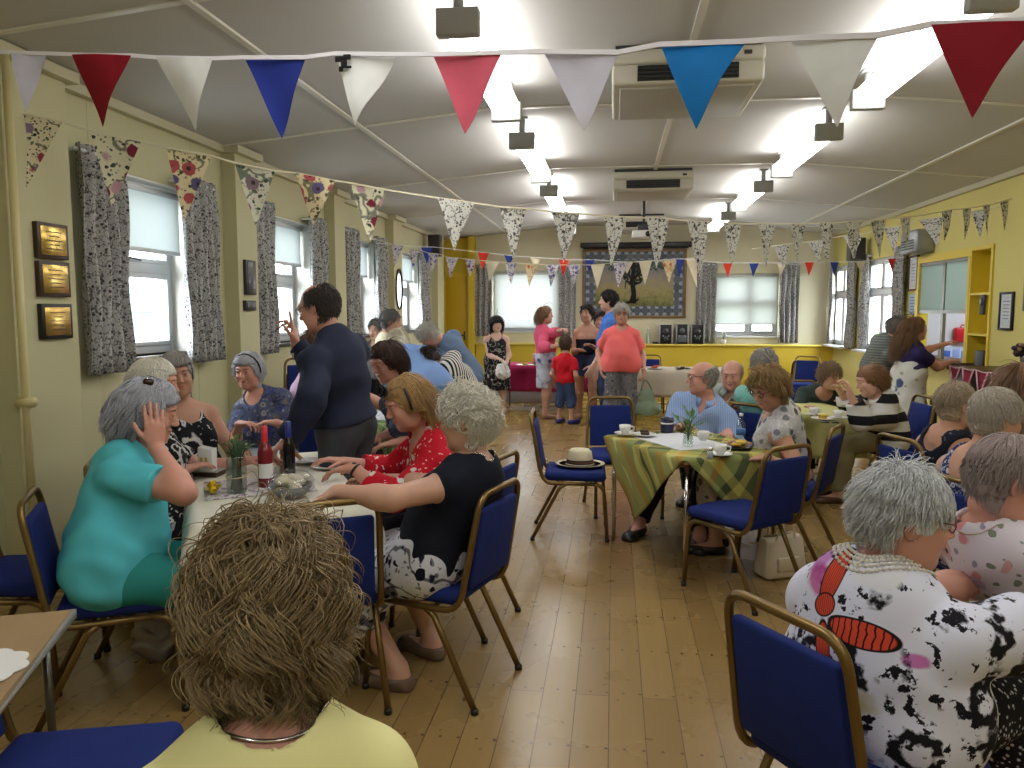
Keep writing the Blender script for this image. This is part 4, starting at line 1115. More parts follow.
for (px, py, w, h) in ((340, 59, .016, .009), (347, 57, .012, .008), (344, 64, .010, .012), (341, 69, .007, .008), (349, 67, .008, .004)):
    q = PT(px, py, D=2.78-.00125*px-.014); m.rbox(q-np.array((w, .002, h)), q+np.array((w, .002, h)), .003)
m.build('black_patch', flat('black_patch', (16, 16, 18), .9), b1, world=True)
# floral string from the left wall, diagonally over to the right wall
def vplane(A, B):
    A = np.array(A, float); B = np.array(B, float); n = np.array((-(B-A)[1], (B-A)[0], 0.))
    o = np.array((0, 0, CAMZ))
    def dep(x, y):
        d = PT(x, y, D=1.)-o; t = ((A-o)@n)/(d@n); return o+t*d
    return dep
ff = dict(a=floral('bunting_cream_purple', (226, 218, 186), [(150, 60, 74), (120, 96, 140), (140, 120, 150)], [(70, 76, 66), (96, 110, 84), (50, 48, 58)], 12, .42, .26, 2.6, density=.8),
          b=floral('bunting_cream_rose', (222, 218, 190), [(160, 84, 104), (190, 150, 160), (120, 40, 60)], [(84, 90, 84), (60, 70, 60)], 9, .42, .26, 2.8, density=.8),
          c=floral('bunting_cream_red_sprig', (228, 216, 176), [(150, 40, 56), (176, 84, 90), (96, 90, 130)], [(70, 80, 60), (100, 90, 70)], 11, .42, .26, 2.4, density=.75),
          d=floral('bunting_grey_green_rose', (216, 214, 196), [(110, 124, 110), (130, 110, 120)], [(70, 84, 72), (110, 120, 100)], 11, .42, .28, 2.4, density=.8),
          g=floral('bunting_grey_sprig', (212, 212, 206), [(92, 92, 94), (70, 70, 74)], [(64, 64, 66), (104, 104, 102)], 22, .24, .26, 1.9, density=.7, dark=(40, 40, 44)))
D2 = vplane((-3.27, 4.0, 0), (4.03, 8.45, 0))
bunting('bunting', 'long floral bunting rising from the left wall to the ceiling over the serving hatch',
    [(8, 110, 62, 122, 26, 188, 'a'), (90, 131, 141, 142, 112, 207, 'b'), (166, 148, 212, 156, 184, 221, 'c'), (235, 163, 275, 171, 256, 227, 'd'), (295, 173, 335, 181, 314, 225, 'c'), (350, 183, 386, 190, 370, 244, 'b'),
     (437, 198, 474, 203, 454, 251, 'g'), (500, 207, 527, 209, 512, 259, 'g'), (553, 212, 580, 214, 564, 263, 'g'), (604, 216, 625, 217, 612, 268, 'g'), (646, 218, 669, 219, 658, 268, 'g'), (687, 221, 708, 222, 701, 278, 'g'),
     (724, 223, 742, 224, 732, 267, 'g'), (758, 224, 775, 224, 766, 268, 'g'), (790, 224, 805, 224, 798, 266, 'g'), (820, 223, 834, 223, 827, 266, 'g'), (846, 222, 862, 221, 854, 261, 'g'), (872, 221, 886, 219, 880, 258, 'g'),
     (901, 218, 911, 217, 907, 252, 'g'), (942, 212, 952, 210, 946, 241, 'g'), (963, 209, 971, 208, 966, 240, 'g'), (983, 206, 990, 205, 987, 236, 'g'), (1001, 202, 1009, 200, 1005, 231, 'g')], D2, ff, CREAMT, .007, ((-14, 103), (1012, 199)), None)
D2b = vplane((1.6, 9.9, 0), (4.05, 8.6, 0))
bunting('bunting', 'short string of pale grey floral bunting in front of the right wall',
    [(773, 246, 790, 244, 783, 268, 'g'), (808, 242, 823, 240, 819, 264, 'g'), (843, 236, 863, 234, 854, 256, 'g'), (884, 228, 901, 226, 894, 254, 'g'), (919, 220, 943, 217, 938, 247, 'g'), (971, 212, 987, 209, 980, 238, 'g')], D2b, ff, CREAMT, .006, ((752, 249), (1004, 206)))
f3 = dict(r=fabric('flag_orange_red', (214, 60, 44)), b=fabric('flag_blue', (46, 64, 140)), w=fabric('flag_cream', (226, 216, 190)), o=floral('flag_orange_print', (226, 206, 170), [(206, 110, 70)], [(190, 150, 90)], 14, .3, .2, density=.6))
D3 = vplane((-3.3, 10.4, 0), (4.0, 11.2, 0))
bunting('bunting', 'thin string of small plain red, white and blue flags at the far end',
    [(421, 247, 433, 247, 427, 264, 'b'), (478, 252, 489, 253, 482, 270, 'r'), (504, 255, 514, 256, 509, 266, 'b'), (530, 257, 541, 258, 535, 269, 'w'), (559, 259, 569, 260, 563, 276, 'r'), (585, 260, 595, 260, 589, 272, 'b'), (622, 262, 633, 262, 627, 274, 'w'),
     (676, 259, 684, 259, 679, 279, 'b'), (723, 263, 732, 263, 728, 278, 'r'), (749, 263, 759, 263, 753, 277, 'b'), (777, 263, 786, 263, 781, 275, 'w'), (805, 262, 814, 262, 809, 276, 'r'), (830, 262, 839, 262, 834, 276, 'b'), (856, 262, 866, 261, 861, 273, 'w'), (888, 259, 896, 258, 892, 273, 'r')],
    D3, f3, TAPE, .005, ((376, 243), (905, 257)))
f4 = dict(f=floral('flag_lilac_floral', (214, 210, 216), [(140, 60, 90), (110, 100, 160), (130, 120, 170)], [(110, 110, 150), (90, 100, 120)], 17, .32, .24, 2., density=.75), w=f3['w'], o=f3['o'])
D4 = vplane((-3.2, 10.1, 0), (2.0, 11.1, 0))
bunting('bunting', 'string of small lilac floral flags hanging across the tapestry',
    [(392, 244, 403, 246, 394, 268, 'f'), (409, 249, 419, 250, 413, 271, 'f'), (428, 253, 439, 254, 432, 273, 'f'), (446, 257, 458, 258, 450, 278, 'f'), (465, 259, 476, 260, 470, 277, 'f'), (486, 261, 499, 262, 489, 282, 'w'), (505, 263, 517, 263, 511, 285, 'f'),
     (525, 264, 538, 264, 529, 287, 'o'), (546, 265, 559, 265, 551, 287, 'f'), (568, 265, 581, 265, 574, 286, 'f'), (591, 265, 605, 264, 597, 289, 'w'), (613, 263, 629, 262, 618, 288, 'f'), (639, 262, 652, 261, 645, 285, 'w'), (662, 261, 677, 260, 669, 283, 'o'), (686, 259, 698, 258, 697, 288, 'w')],
    D4, f4, CREAMT, .005, ((372, 238), (706, 257)))

# ---------------------------------------------------------------- wall things
def plaque(Y, z, w, h, label, wood, plate, eng=True):
    r = empty('plaque', (XL+.125, Y, z), 0, label, 'plaque', None)
    m = MB(); m.rbox((0, -w/2, -h/2), (.035, w/2, h/2), .004); m.build('backing', wood, r)
    m = MB(); m.rbox((.034, -w/2+.022, -h/2+.02), (.039, w/2-.022, h/2-.02), .002); m.build('plate', plate, r)
    if eng:
        m = MB()
        for i in range(5): m.box((.0388, -w*.25+(i % 2)*.02, h*.25-i*h*.12-.003), (.0394, w*.25-(i % 2)*.02, h*.25-i*h*.12+.003))
        m.build('engraving', flat('engraved_line', (96, 66, 30), .5), r)
for z, tx, wd in ((2.005, 'top brass plaque of the three on the left pillar', DWOOD), (1.785, 'middle brass plaque of the three on the left pillar', DWOOD), (1.54, 'bottom brass plaque with black backing on the left pillar', BLACK)): plaque(4.15, z, .25, .205, tx, wd, BRASS)
SLATE = flat('dark_slate', (34, 32, 32), .4); SL2 = flat('dark_slate_plate', (48, 44, 42), .3)
plaque(6.62, 1.9, .19, .31, 'tall dark plaque on the pillar between the first two left windows', SLATE, SL2); plaque(6.6, 1.65, .2, .09, 'small dark plaque under the tall dark plaque', SLATE, SL2, False)
r = tag(empty('wall_mirror', (XL+.13, 11.52, 1.93)), 'oval mirror with thin black frame on the left wall pillar', 'mirror')
m = MB(); m.tube([(.015, .17*math.cos(a), .3*math.sin(a)) for a in np.linspace(0, 2*math.pi, 33)[:-1]], .013, 8, closed=True); m.build('frame', BLACK, r)
m = MB(); n = 32; m.add([(.012, 0, 0)]+[(.012, .168*math.cos(2*math.pi*i/n), .298*math.sin(2*math.pi*i/n)) for i in range(n)]+[(0, 0, 0)]+[(0, .168*math.cos(2*math.pi*i/n), .298*math.sin(2*math.pi*i/n)) for i in range(n)],
    [(0, 1+i, 1+(i+1) % n) for i in range(n)]+[(n+1, n+2+(i+1) % n, n+2+i) for i in range(n)]); m.build('mirror_glass', flat('silvered_glass', (235, 238, 240), .03, 1.), r)
def speaker(loc, e, label, rz=0):
    r = empty('wall_speaker', loc, rz, label, 'speaker', 'wall speakers'); w, d, h = e
    m = MB(); m.rbox((-w/2, -d/2, 0), (w/2, d/2, h), .012); m.build('cabinet', flat('speaker_brown', (74, 68, 62), .6), r)
    m = MB(); m.rbox((-w/2+.015, -d/2-.008, .02), (w/2-.015, -d/2+.002, h-.02), .005); m.build('speaker_grille', flat('speaker_cloth', (58, 54, 52), .95), r)
    m = MB(); m.tube([(0, d/2-.02, h*.5), (0, d/2+.12, h*.55)], .012, 6); m.build('bracket', DKGREY, r)
speaker((XL+.2, 13.7, 2.58), (.22, .2, .38), 'dark grey loudspeaker high on the left wall near the yellow door'); speaker((XR-.2, 13.3, 2.42), (.24, .22, .36), 'grey loudspeaker high on the right wall above the curtains')
def wallframe(X, s, Y, z, w, h, label, fr, inner, mount=None, name='picture_frame', cat='picture', lines=0):
    r = empty(name, (X, Y, z), 0, label, cat)
    t = .025; m = MB()
    for lo, hi in (((0, -w/2, -h/2), (.03, -w/2+t, h/2)), ((0, w/2-t, -h/2), (.03, w/2, h/2)), ((0, -w/2+t, -h/2), (.03, w/2-t, -h/2+t)), ((0, -w/2+t, h/2-t), (.03, w/2-t, h/2))):
        m.rbox((min(s*lo[0], s*hi[0]), lo[1], lo[2]), (max(s*lo[0], s*hi[0]), hi[1], hi[2]), .004)
    m.build('frame', fr, r)
    m = MB(); a, b = sorted((0, s*.015)); m.box((a, -w/2+t, -h/2+t), (b, w/2-t, h/2-t)); m.build('mount', mount or PAPER, r)
    m = MB(); a, b = sorted((s*.014, s*.0175)); q = .03+t if mount else t+.012; m.box((a, -w/2+q, -h/2+q), (b, w/2-q, h/2-q)); m.build('sheet', inner, r)
    if lines:
        m = MB(); a, b = sorted((s*.017, s*.0185))
        for i in range(lines): m.box((a, -w*.22, h*.25-i*h*.09-.004), (b, w*.22, h*.25-i*h*.09+.004))
        m.build('printed_lines', flat('print_grey', (120, 122, 130), .8), r)
    return r
cert = floral('certificate_paper', (214, 220, 226), None, [(170, 178, 190)], 30, lr=.2, density=.4)
wallframe(XR, -1, 11.32, 2.12, .32, .48, 'tall brown framed certificate beside the serving hatch', flat('brown_frame', (84, 56, 36), .4), cert, lines=6)
wallframe(XR, -1, 8.72, 1.6, .28, .4, 'black framed certificate right of the yellow shelves', BLACK, cert, lines=6)
wallframe(XR, -1, 8.0, 1.96, .75, .72, 'grey framed picture at the right edge of the photo above the flower pot', flat('grey_frame', (112, 104, 96), .5), floral('faded_print', (206, 198, 176), [(160, 140, 110)], [(150, 150, 130)], 8, .3, .25), flat('cream_mount', (222, 214, 190), .8))
r = tag(empty('paper_notice', (XR, 11.32, 1.7)), 'pale blue paper notice pinned under the tall certificate', 'notice')
m = MB(); m.rbox((-.008, -.13, -.15), (-.001, .13, .13), .002); m.build('sheet', flat('pale_blue_paper', (176, 200, 224), .8), r)
m = MB(); [m.box((-.0095, -.09, .08-.04*i), (-.0075, .09, .09-.04*i)) for i in range(5)]; m.build('printed_lines', flat('print_blue', (90, 120, 170), .8), r)
r = tag(empty('paper_notice', (XR, 13.66, 1.62)), 'small white paper notice between the two right wall windows', 'notice'); m = MB(); m.rbox((-.008, -.07, -.2), (-.001, .07, .2), .002); m.build('sheet', flat('off_white_paper', (222, 220, 200), .8), r)
m = MB(); [m.box((-.0095, -.05, .13-.05*i), (-.0075, .05, .14-.05*i)) for i in range(6)]; m.build('printed_lines', flat('print_grey', (120, 122, 130), .8), r)
r = tag(empty('wall_heater', (XR, 10.95, 2.36)), 'silver wall heater unit above the left end of the hatch', 'heater')
m = MB(); m.rbox((-.24, -.28, 0), (0, .28, .3), .03); m.build('casing', flat('silver_grey_case', (150, 154, 158), .35, .4), r); m = MB(); [m.box((-.246, -.22, .05+.035*i), (-.236, .22, .065+.035*i)) for i in range(4)]; m.build('vent', DKGREY, r)
# tapestry: dark tree over a flowery meadow inside a patchwork border
tp = tag(empty('tapestry', (.38, YB, 2.13)), 'large framed tapestry of a dark tree in a meadow with a slate blue border', 'tapestry')
m = MB(); W2, H2 = 1.0, .66
for lo, hi in (((-W2, -.05, -H2), (-W2+.045, 0, H2)), ((W2-.045, -.05, -H2), (W2, 0, H2)), ((-W2, -.05, -H2), (W2, 0, -H2+.045)), ((-W2, -.05, H2-.045), (W2, 0, H2))): m.rbox(lo, hi, .008)
m.build('frame', flat('oak_frame', (128, 96, 60), .5, var=.2), tp)
bq = N('slate_patchwork', .9, 0, .2); br = bq.n('ShaderNodeTexBrick', inp={'Vector': bq.mapping(rot=(R_(90), 0, 0)), 'Scale': 1., 'Brick Width': .15, 'Row Height': .15, 'Mortar Size': .006, 'Color1': (*lin((84, 90, 98)), 1), 'Color2': (*lin((116, 120, 124)), 1), 'Mortar': (*lin((62, 66, 74)), 1)}, offset=0)
dots = bq.voro(6.7, rand=0, vec=bq.mapping(rot=(0, 0, 0))); bq.color(bq.mix(bq.step(dots, .34, .28), br.outputs['Color'], lin((150, 160, 172))))
m = MB(); m.box((-W2+.04, -.025, -H2+.04), (W2-.04, -.003, H2-.04)); m.build('border', bq.mat, tp)
md = N('embroidered_meadow', .95, 0, .15); sp = md.sep(); nz = md.noise(14, 5, .7)
sky = md.ramp(md.math('ADD', sp[2], md.math('MULTIPLY', md.math('SUBTRACT', nz, .5), .55)), [(0., lin((112, 120, 70))), (.2, lin((176, 164, 76))), (.42, lin((170, 158, 128))), (.6, lin((150, 150, 150))), (.8, lin((128, 138, 132)))])
sh_ = md.n('ShaderNodeMapRange', inp={'Value': sp[2], 'From Min': -.55, 'From Max': .55}); tot = md.math('ADD', sh_.outputs[0], md.math('MULTIPLY', md.math('SUBTRACT', nz, .5), .9))
md.color(md.ramp(tot, [(0., lin((84, 92, 66))), (.22, lin((134, 130, 84))), (.4, lin((160, 148, 104))), (.55, lin((152, 140, 124))), (.75, lin((132, 132, 132))), (1., lin((108, 116, 112)))])); md.bump(md.noise(120, 2), .4, .004)
m = MB(); m.rbox((-W2+.26, -.034, -H2+.22), (W2-.24, -.022, H2-.2), .004); m.build('meadow_panel', md.mat, tp)
DK = flat('dark_thread', (30, 32, 30), .95); m = MB(); y = -.037
m.tube([(-.02, y, -.38), (-.0, y, -.2), (-.03, y, .05), (.0, y, .42)], [.075, .05, .05, .03], 8, sq=(1, 1)); m.tube([(-.03, y, -.34), (-.14, y, -.37), (-.24, y, -.42)], [.04, .022, .01], 6); m.tube([(.02, y, -.34), (.1, y, -.3)], [.03, .01], 6)
for (a, b, c) in (((-.02, .05), (-.12, .2), (-.16, .38)), ((-.0, .1), (.12, .22), (.14, .4)), ((-.02, .0), (-.15, .05), (-.17, -.1)), ((0, .2), (-.06, .34), (-.08, .44)), ((.0, .0), (.12, .02), (.19, .12))): m.tube([(a[0], y, a[1]), (b[0], y, b[1]), (c[0], y, c[1])], [.03, .018, .006], 6)
for k in range(len(m.v)): p = m.v[k]; m.v[k] = (p[0], y+(p[1]-y)*.25, p[2])
m.build('tree', DK, tp)
m = MB()
for i in range(150):
    a = random.uniform(0, 6.28); q = random.uniform(0, 1)**.5; m.sphere((-.01+.2*q*math.cos(a), -.036, .2+.22*q*math.sin(a)), (.022, .004, .026), 6)
m.build('tree_foliage', flat('dark_green_thread', (44, 54, 44), .95), tp)
m = MB()
for (cx, cz) in ((-.42, .38), (.42, .36)):
    for i in range(40): a = random.uniform(0, 6.28); q = random.uniform(0, 1)**.5; m.sphere((cx+.16*q*math.cos(a), -.036, cz+.12*q*math.sin(a)), (.024, .004, .02), 6)
m.build('foliage_cluster', flat('green_thread', (70, 92, 84), .95), tp)
# stereo on the ledge
def hifi(x, w, h, label, center=False):
    r = empty('stereo_unit' if center else 'stereo_speaker', (x, YB-.1, .966), 0, label, 'stereo' if center else 'speaker', 'stereo on the back ledge')
    m = MB(); m.rbox((-w/2, -.09, 0), (w/2, .09, h), .008); m.build('cabinet', BLACK, r)
    m = MB(); [m.rbox((s*w/2-.014, -.096, .01), (s*w/2+.014, -.086, h-.01), .003) for s in (-1, 1)]; m.build('side_trim', flat('silver_plastic', (170, 172, 174), .35, .5), r)
    m = MB()
    for z in ((.1, .25) if not center else (.26,)): m.tube([(0, -.088, z), (0, -.1, z)], .052 if not center else .05, 18)
    if center: m.rbox((-w*.38, -.097, .04), (w*.38, -.088, .17), .003)
    m.build('driver' if not center else 'display', flat('driver_grey', (60, 62, 66), .4) if not center else flat('display_grey', (96, 104, 112), .3), r)
    m = MB(); [m.tube([(s*.05, -.088, .155), (s*.05, -.1, .155)], .012, 10) for s in (-1, 1)]; m.build('knob', flat('silver_plastic', (170, 172, 174), .35, .5), r)
hifi(1.0, .24, .37, 'left black stereo speaker on the yellow back ledge'); hifi(1.31, .22, .38, 'black stereo unit between its two speakers', True); hifi(1.6, .24, .37, 'right black stereo speaker beside the curtain')
r = tag(empty('glass_bottle', (.66, YB-.1, .966)), 'clear glass bottle standing left of the stereo on the back ledge', 'bottle')
m = MB(); m.lathe([(.0, 0), (.035, 0), (.037, .02), (.037, .17), (.014, .22), (.013, .29), (0, .29)], n=14); m.build('bottle_body', flat('pale_green_glass', (170, 190, 170), .1), r); m = MB(); m.lathe([(0, .285), (.015, .285), (.015, .315), (0, .315)], n=12); m.build('cap', WHITE, r)
r = tag(empty('cable_box', (.82, YB-.1, .966)), 'small flat black box on the ledge beside the bottle', 'box'); m = MB(); m.rbox((-.07, -.06, 0), (.07, .06, .04), .01); m.build('case', BLACK, r); m = MB(); m.tube([(.07, 0, .02), (.1, .02, .01), (.12, .04, .01)], .005, 6); m.build('cord', BLACK, r)
r = tag(empty('ledge_plant', (2.1, YB-.1, .966)), 'small potted white flowers on the back ledge under the window', 'plant')
m = MB(); m.lathe([(0, 0), (.04, 0), (.055, .09), (.045, .09), (0, .08)], n=14); m.build('pot', WHITE, r)
def leafy(n, h, sp, base, mi=0, lw=.012, ll=.08, g=random):
    m = MB()
    for i in range(n):
        a = g.uniform(0, 6.28); l = g.uniform(.3, 1); d = np.array((math.cos(a)*sp*l, math.sin(a)*sp*l, 0)); top = np.array(base)+d+UP*h*g.uniform(.6, 1)
        m.tube(bez(base, np.array(base)+d*.2+UP*h*.6, top, 5), .0022, 4, mi)
        for k in range(3):
            p = np.array(base)+(top-np.array(base))*g.uniform(.45, 1); u = nrm(d+np.array((g.uniform(-.6, .6), g.uniform(-.6, .6), g.uniform(-.1, .8)))*sp); w = nrm(np.cross(u, UP))*lw
            q = p+u*ll*g.uniform(.6, 1.2); mid = (p+q)/2+UP*.008; m.add([p, mid+w, q, mid-w, mid-UP*.003], [(0, 1, 4), (1, 2, 4), (2, 3, 4), (3, 0, 4)], mi, True)
    return m
LEAF = flat('leaf_green', (70, 112, 50), .5, var=.3); LEAFD = flat('leaf_dark_green', (48, 76, 44), .5, var=.3)
leafy(8, .12, .06, (0, 0, .08), ll=.05).build('leaves', LEAF, r); m = MB(); [m.sphere((random.uniform(-.05, .05), random.uniform(-.04, .04), random.uniform(.15, .22)), .018, 8) for _ in range(9)]; m.build('flowers', WHITE, r)

# ---------------------------------------------------------------- chairs
BLUEF = fabric('royal_blue_upholstery', (26, 42, 108), var=.1); BLUEF2 = BLUEF
def make_chair():
    r = empty('banquet_chair'); tr = .0135
    pts = [np.array((-.208, .17, .405)), np.array((-.208, -.14, .405))]+bez((-.208, -.14, .405), (-.208, -.215, .405), (-.205, -.232, .50), 6)[1:]+[np.array((-.19, -.287, .80))]+bez((-.19, -.287, .80), (-.186, -.3, .875), (-.12, -.302, .88), 7)[1:]
    full = pts+[p*(-1, 1, 1) for p in pts[::-1]]
    m = MB(); m.tube(full, tr, 8); m.tube([(-.205, .12, .398), (.205, .12, .398)], .01, 6); m.tube([(-.205, -.08, .398), (.205, -.08, .398)], .01, 6); m.build('back_frame', GOLD, r)
    for s in (-1, 1):
        m = MB(); m.tube(bez((s*.208, .13, .405), (s*.21, .205, .405), (s*.211, .214, .33), 6)+[np.array((s*.214, .236, .012))], tr, 8); lg = m.build('leg', GOLD, r); m = MB(); m.tube([(s*.214, .236, .0), (s*.214, .236, .022)], .0165, 8); m.build('rubber_foot', BLACK, lg)
        m = MB(); m.tube([(s*.207, -.06, .4), (s*.208, -.1, .37), (s*.214, -.285, .012)], tr, 8); lg = m.build('leg', GOLD, r); m = MB(); m.tube([(s*.214, -.285, .0), (s*.214, -.284, .022)], .0165, 8); m.build('rubber_foot', BLACK, lg)
    m = MB(); m.rbox((-.22, -.205, .418), (.22, .225, .482), .03, 4)
    for k, p in enumerate(m.v):
        x, y, z = p
        if z > .45: z += .012*(1-(x/.22)**2)*(1-(y/.22)**2)
        sx = 1-.1*max(0, -y)/.2; m.v[k] = (x*sx, y, z)
    m.build('seat', BLUEF, r)
    m = MB(); m.rbox((-.18, -.018, 0), (.18, .018, .33), .014, 3)
    for k, p in enumerate(m.v):
        x, y, z = p; t = z/.33; m.v[k] = (x*(1.-.06*t), y-.233-.054*t-.012*(1-(x/.18)**2)*(0), z+.487)
    m.build('backrest', BLUEF, r)
    return r
chair0 = make_chair(); _cu = [0]
def chair(x, y, rz, label, group='blue banquet chairs', z=0, tilt=0):
    r = chair0 if _cu[0] == 0 else copy_tree(chair0); _cu[0] += 1
    r.location = (float(x), float(y), z); r.rotation_euler = (R_(tilt), 0, R_(rz)); return tag(r, label, 'chair', group)
CH = dict(
 teal=(-2.0, 2.83, -60, 'blue banquet chair that the woman in the turquoise top sits on'),
 l2=(-2.2, 3.47, -62, 'blue banquet chair hidden behind the turquoise woman'),
 edge=(-2.55, 2.97, -80, 'empty blue chair seat at the left edge behind the turquoise woman'),
 l3=(-2.48, 4.2, -130, 'blue banquet chair of the grey bobbed woman under the left window'),
 tuck=(-1.2, 2.98, 30, 'empty blue banquet chair pushed under the near end of the white table'),
 l7=(-.74, 3.17, 73, 'blue banquet chair under the white haired woman in the navy top'),
 l6=(-.82, 3.82, 75, 'blue banquet chair under the woman in the red floral top'),
 l4=(-2.4, 5.35, -190, 'blue banquet chair of the woman with a headband and blue blouse'),
 l5=(-1.99, 5.38, -10, 'blue banquet chair behind the standing man at the green checked table'),
 hat=(-.27, 5.47, -88, 'empty blue banquet chair with a straw hat on its seat'),
 behind=(.04, 6.15, -168, 'empty blue banquet chair behind the checked table, facing the camera'),
 empt=(.74, 4.42, 40, 'empty blue banquet chair in front of the checked table above the cream handbag'),
 r3=(1.13, 5.12, 62, 'blue banquet chair of the blonde woman reading at the checked table'),
 r1=(.62, 6.14, 176, 'blue banquet chair of the man in the light blue shirt'),
 r2=(.95, 6.95, 170, 'blue banquet chair of the bald man seated behind the checked table'),
 r4=(1.2, 6.35, -40, 'blue banquet chair of the white haired person in pale green'),
 r6=(2.32, 6.85, 95, 'blue banquet chair of the woman in the striped rugby top'),
 r5=(1.9, 7.95, 180, 'blue banquet chair of the woman in dark green behind the pale table'),
 r9=(1.9, 4.68, -72, 'blue banquet chair of the grey cropped woman in the dark top'),
 r10=(1.72, 3.62, -66, 'blue banquet chair of the woman in the blue patterned sundress'),
 r12=(.655, 2.02, -56, 'blue banquet chair in the right foreground under the butterfly blouse woman'),
 r13=(1.6, 2.72, -74, 'blue banquet chair of the woman in the pink flowered white blouse'),
 l8=(-.5, .98, 8, 'blue banquet chair under the woman in the yellow dress'),
 fl=(-1.325, 1.63, -76, 'empty blue banquet chair seat left of the woman in yellow'))
for k, (x, y, a, tx) in CH.items(): chair(x, y, a, tx)
for p, a, tx in ((PT(650, 357, Z=.87), 180, 'blue banquet chair against the back wall left of the bald men'), (PT(772, 356, Z=.87), 185, 'blue banquet chair against the back wall under the right window')): chair(p[0], p[1]-.0, a, tx)
p = PT(802, 358, Z=.87); chair(p[0], p[1], 150, 'blue banquet chair standing beside the walking frame at the back')
for k in range(3): chair(-2.85, 7.0-.03*k, -150, ['lowest', 'middle', 'topmost'][k]+' chair of the blue stack by the second left window', 'stacked blue chairs', z=.13*k)

# ---------------------------------------------------------------- tables
def table(name, label, P0, e1, e2, z, top, legm, thick=.025, inset=.07, group=None, lr=.0135, edge=None, splay=0):
    """P0 corner, e1,e2 edge vectors (xy)"""
    P0, e1, e2 = np.array(P0, float), np.array(e1, float), np.array(e2, float); c = P0+(e1+e2)/2
    r = empty(name, (c[0], c[1], 0), 0, label, 'table', group)
    def Q(a, b, zz): q = P0+e1*a+e2*b; return (q[0], q[1], zz)
    m = MB(); m.add([Q(0, 0, z-thick), Q(1, 0, z-thick), Q(1, 1, z-thick), Q(0, 1, z-thick), Q(0, 0, z), Q(1, 0, z), Q(1, 1, z), Q(0, 1, z)], [(0, 3, 2, 1), (4, 5, 6, 7), (0, 1, 5, 4), (1, 2, 6, 5), (2, 3, 7, 6), (3, 0, 4, 7)]); m.build('tabletop', top, r, world=True)
    if edge:
        m = MB(); m.tube([Q(0, 0, z-thick/2), Q(1, 0, z-thick/2), Q(1, 1, z-thick/2), Q(0, 1, z-thick/2)], thick*.62, 4, closed=True); m.build('edge_strip', edge, r, world=True)
    i1, i2 = inset/np.linalg.norm(e1), inset/np.linalg.norm(e2)
    for a in (i1, 1-i1):
        for b in (i2, 1-i2):
            s_ = splay*(1 if a > .5 else -1)/np.linalg.norm(e1)
            m = MB(); m.tube([Q(a, b, z-thick), Q(a+s_, b, 0.)], lr, 10); m.build('leg', legm, r, world=True)
    m = MB(); m.tube([Q(i1, i2, z-.05), Q(1-i1, i2, z-.05), Q(1-i1, 1-i2, z-.05), Q(i1, 1-i2, z-.05)], .012, 6, closed=True); m.build('apron_rail', legm, r, world=True)
    return r
def cloth(name, label, c, u, v, hu, hv, z, drop, mat, diamond=None, n=44, fold=.015, group=None, seed=1, hem=None):
    """cloth on a table with centre c, unit axes u,v, half sizes hu,hv; drop = hang length; diamond = |s|+|t| limit"""
    c, u, v = np.array(c, float), np.array(u, float), np.array(v, float); g = np.random.default_rng(seed)
    r = empty(name, (c[0], c[1], z), 0, label, 'tablecloth', group)
    def pos(s, t):
        ds, dt = max(0, abs(s)-hu), max(0, abs(t)-hv); e = .006; d = math.hypot(ds, dt) if (ds and dt) else ds+dt
        ps, pt = np.sign(s)*min(abs(s), hu), np.sign(t)*min(abs(t), hv); zz = z+.004
        if d > 0:
            out = .012+.02*min(1, d/.1)+fold*math.sin((s if dt > ds else t)*24+seed)*min(1, d/.15)
            if ds and dt:
                nl = math.hypot(ds, dt); ps += np.sign(s)*(out+.05*d)*ds/nl; pt += np.sign(t)*(out+.05*d)*dt/nl; dd = max(ds, dt)
            elif ds: ps += np.sign(s)*out; dd = ds
            else: pt += np.sign(t)*out; dd = dt
            zz -= dd
        p = c+u*ps+v*pt; return (p[0], p[1], zz)
    S, T = hu+drop, hv+drop
    vs = []; f = []; N_ = n
    if diamond:
        for i in range(N_+1):
            for j in range(N_+1):
                a, b = (2*i/N_-1), (2*j/N_-1); s, t = diamond*(a+b)/2, diamond*(a-b)/2; vs.append(pos(s, t))
    else:
        gs = np.unique(np.concatenate([np.linspace(-S, -hu, 9), np.linspace(-hu, hu, 24), np.linspace(hu, S, 9)])); gt = np.unique(np.concatenate([np.linspace(-T, -hv, 9), np.linspace(-hv, hv, 24), np.linspace(hv, T, 9)])); N_ = len(gs)-1
        gt = np.interp(np.linspace(0, 1, N_+1), np.linspace(0, 1, len(gt)), gt)
        for i in range(N_+1):
            for j in range(N_+1): vs.append(pos(gs[i], gt[j]))
    for i in range(N_):
        for j in range(N_): k = i*(N_+1)+j; f.append((k, k+1, k+N_+2, k+N_+1))
    me = meshobj('cloth', vs, f, mat, r, world=True)
    so = me.modifiers.new('solid', 'SOLIDIFY'); so.thickness = .003; so.offset = 1
    return r
def uvec(deg): return np.array((math.cos(R_(deg)), math.sin(R_(deg))))
LAM = flat('beech_laminate', (196, 160, 110), .4, var=.12, scale=6); TOPW = flat('white_laminate', (214, 208, 196), .4)
u1 = uvec(30); v1 = np.array((-u1[1], u1[0])); P1 = np.array((-1.67, 2.82))
table('dining_table', 'long left table under the white cloth with the wine bottles', P1, u1*.74, v1*1.5, .735, LAM, CHROME)
c1 = P1+u1*.37+v1*.75
cloth('tablecloth', 'plain white cloth on the left table with the wine bottles', c1, u1, v1, .37, .75, .735, .3, fabric('white_linen', (226, 222, 206), var=.05), seed=3)
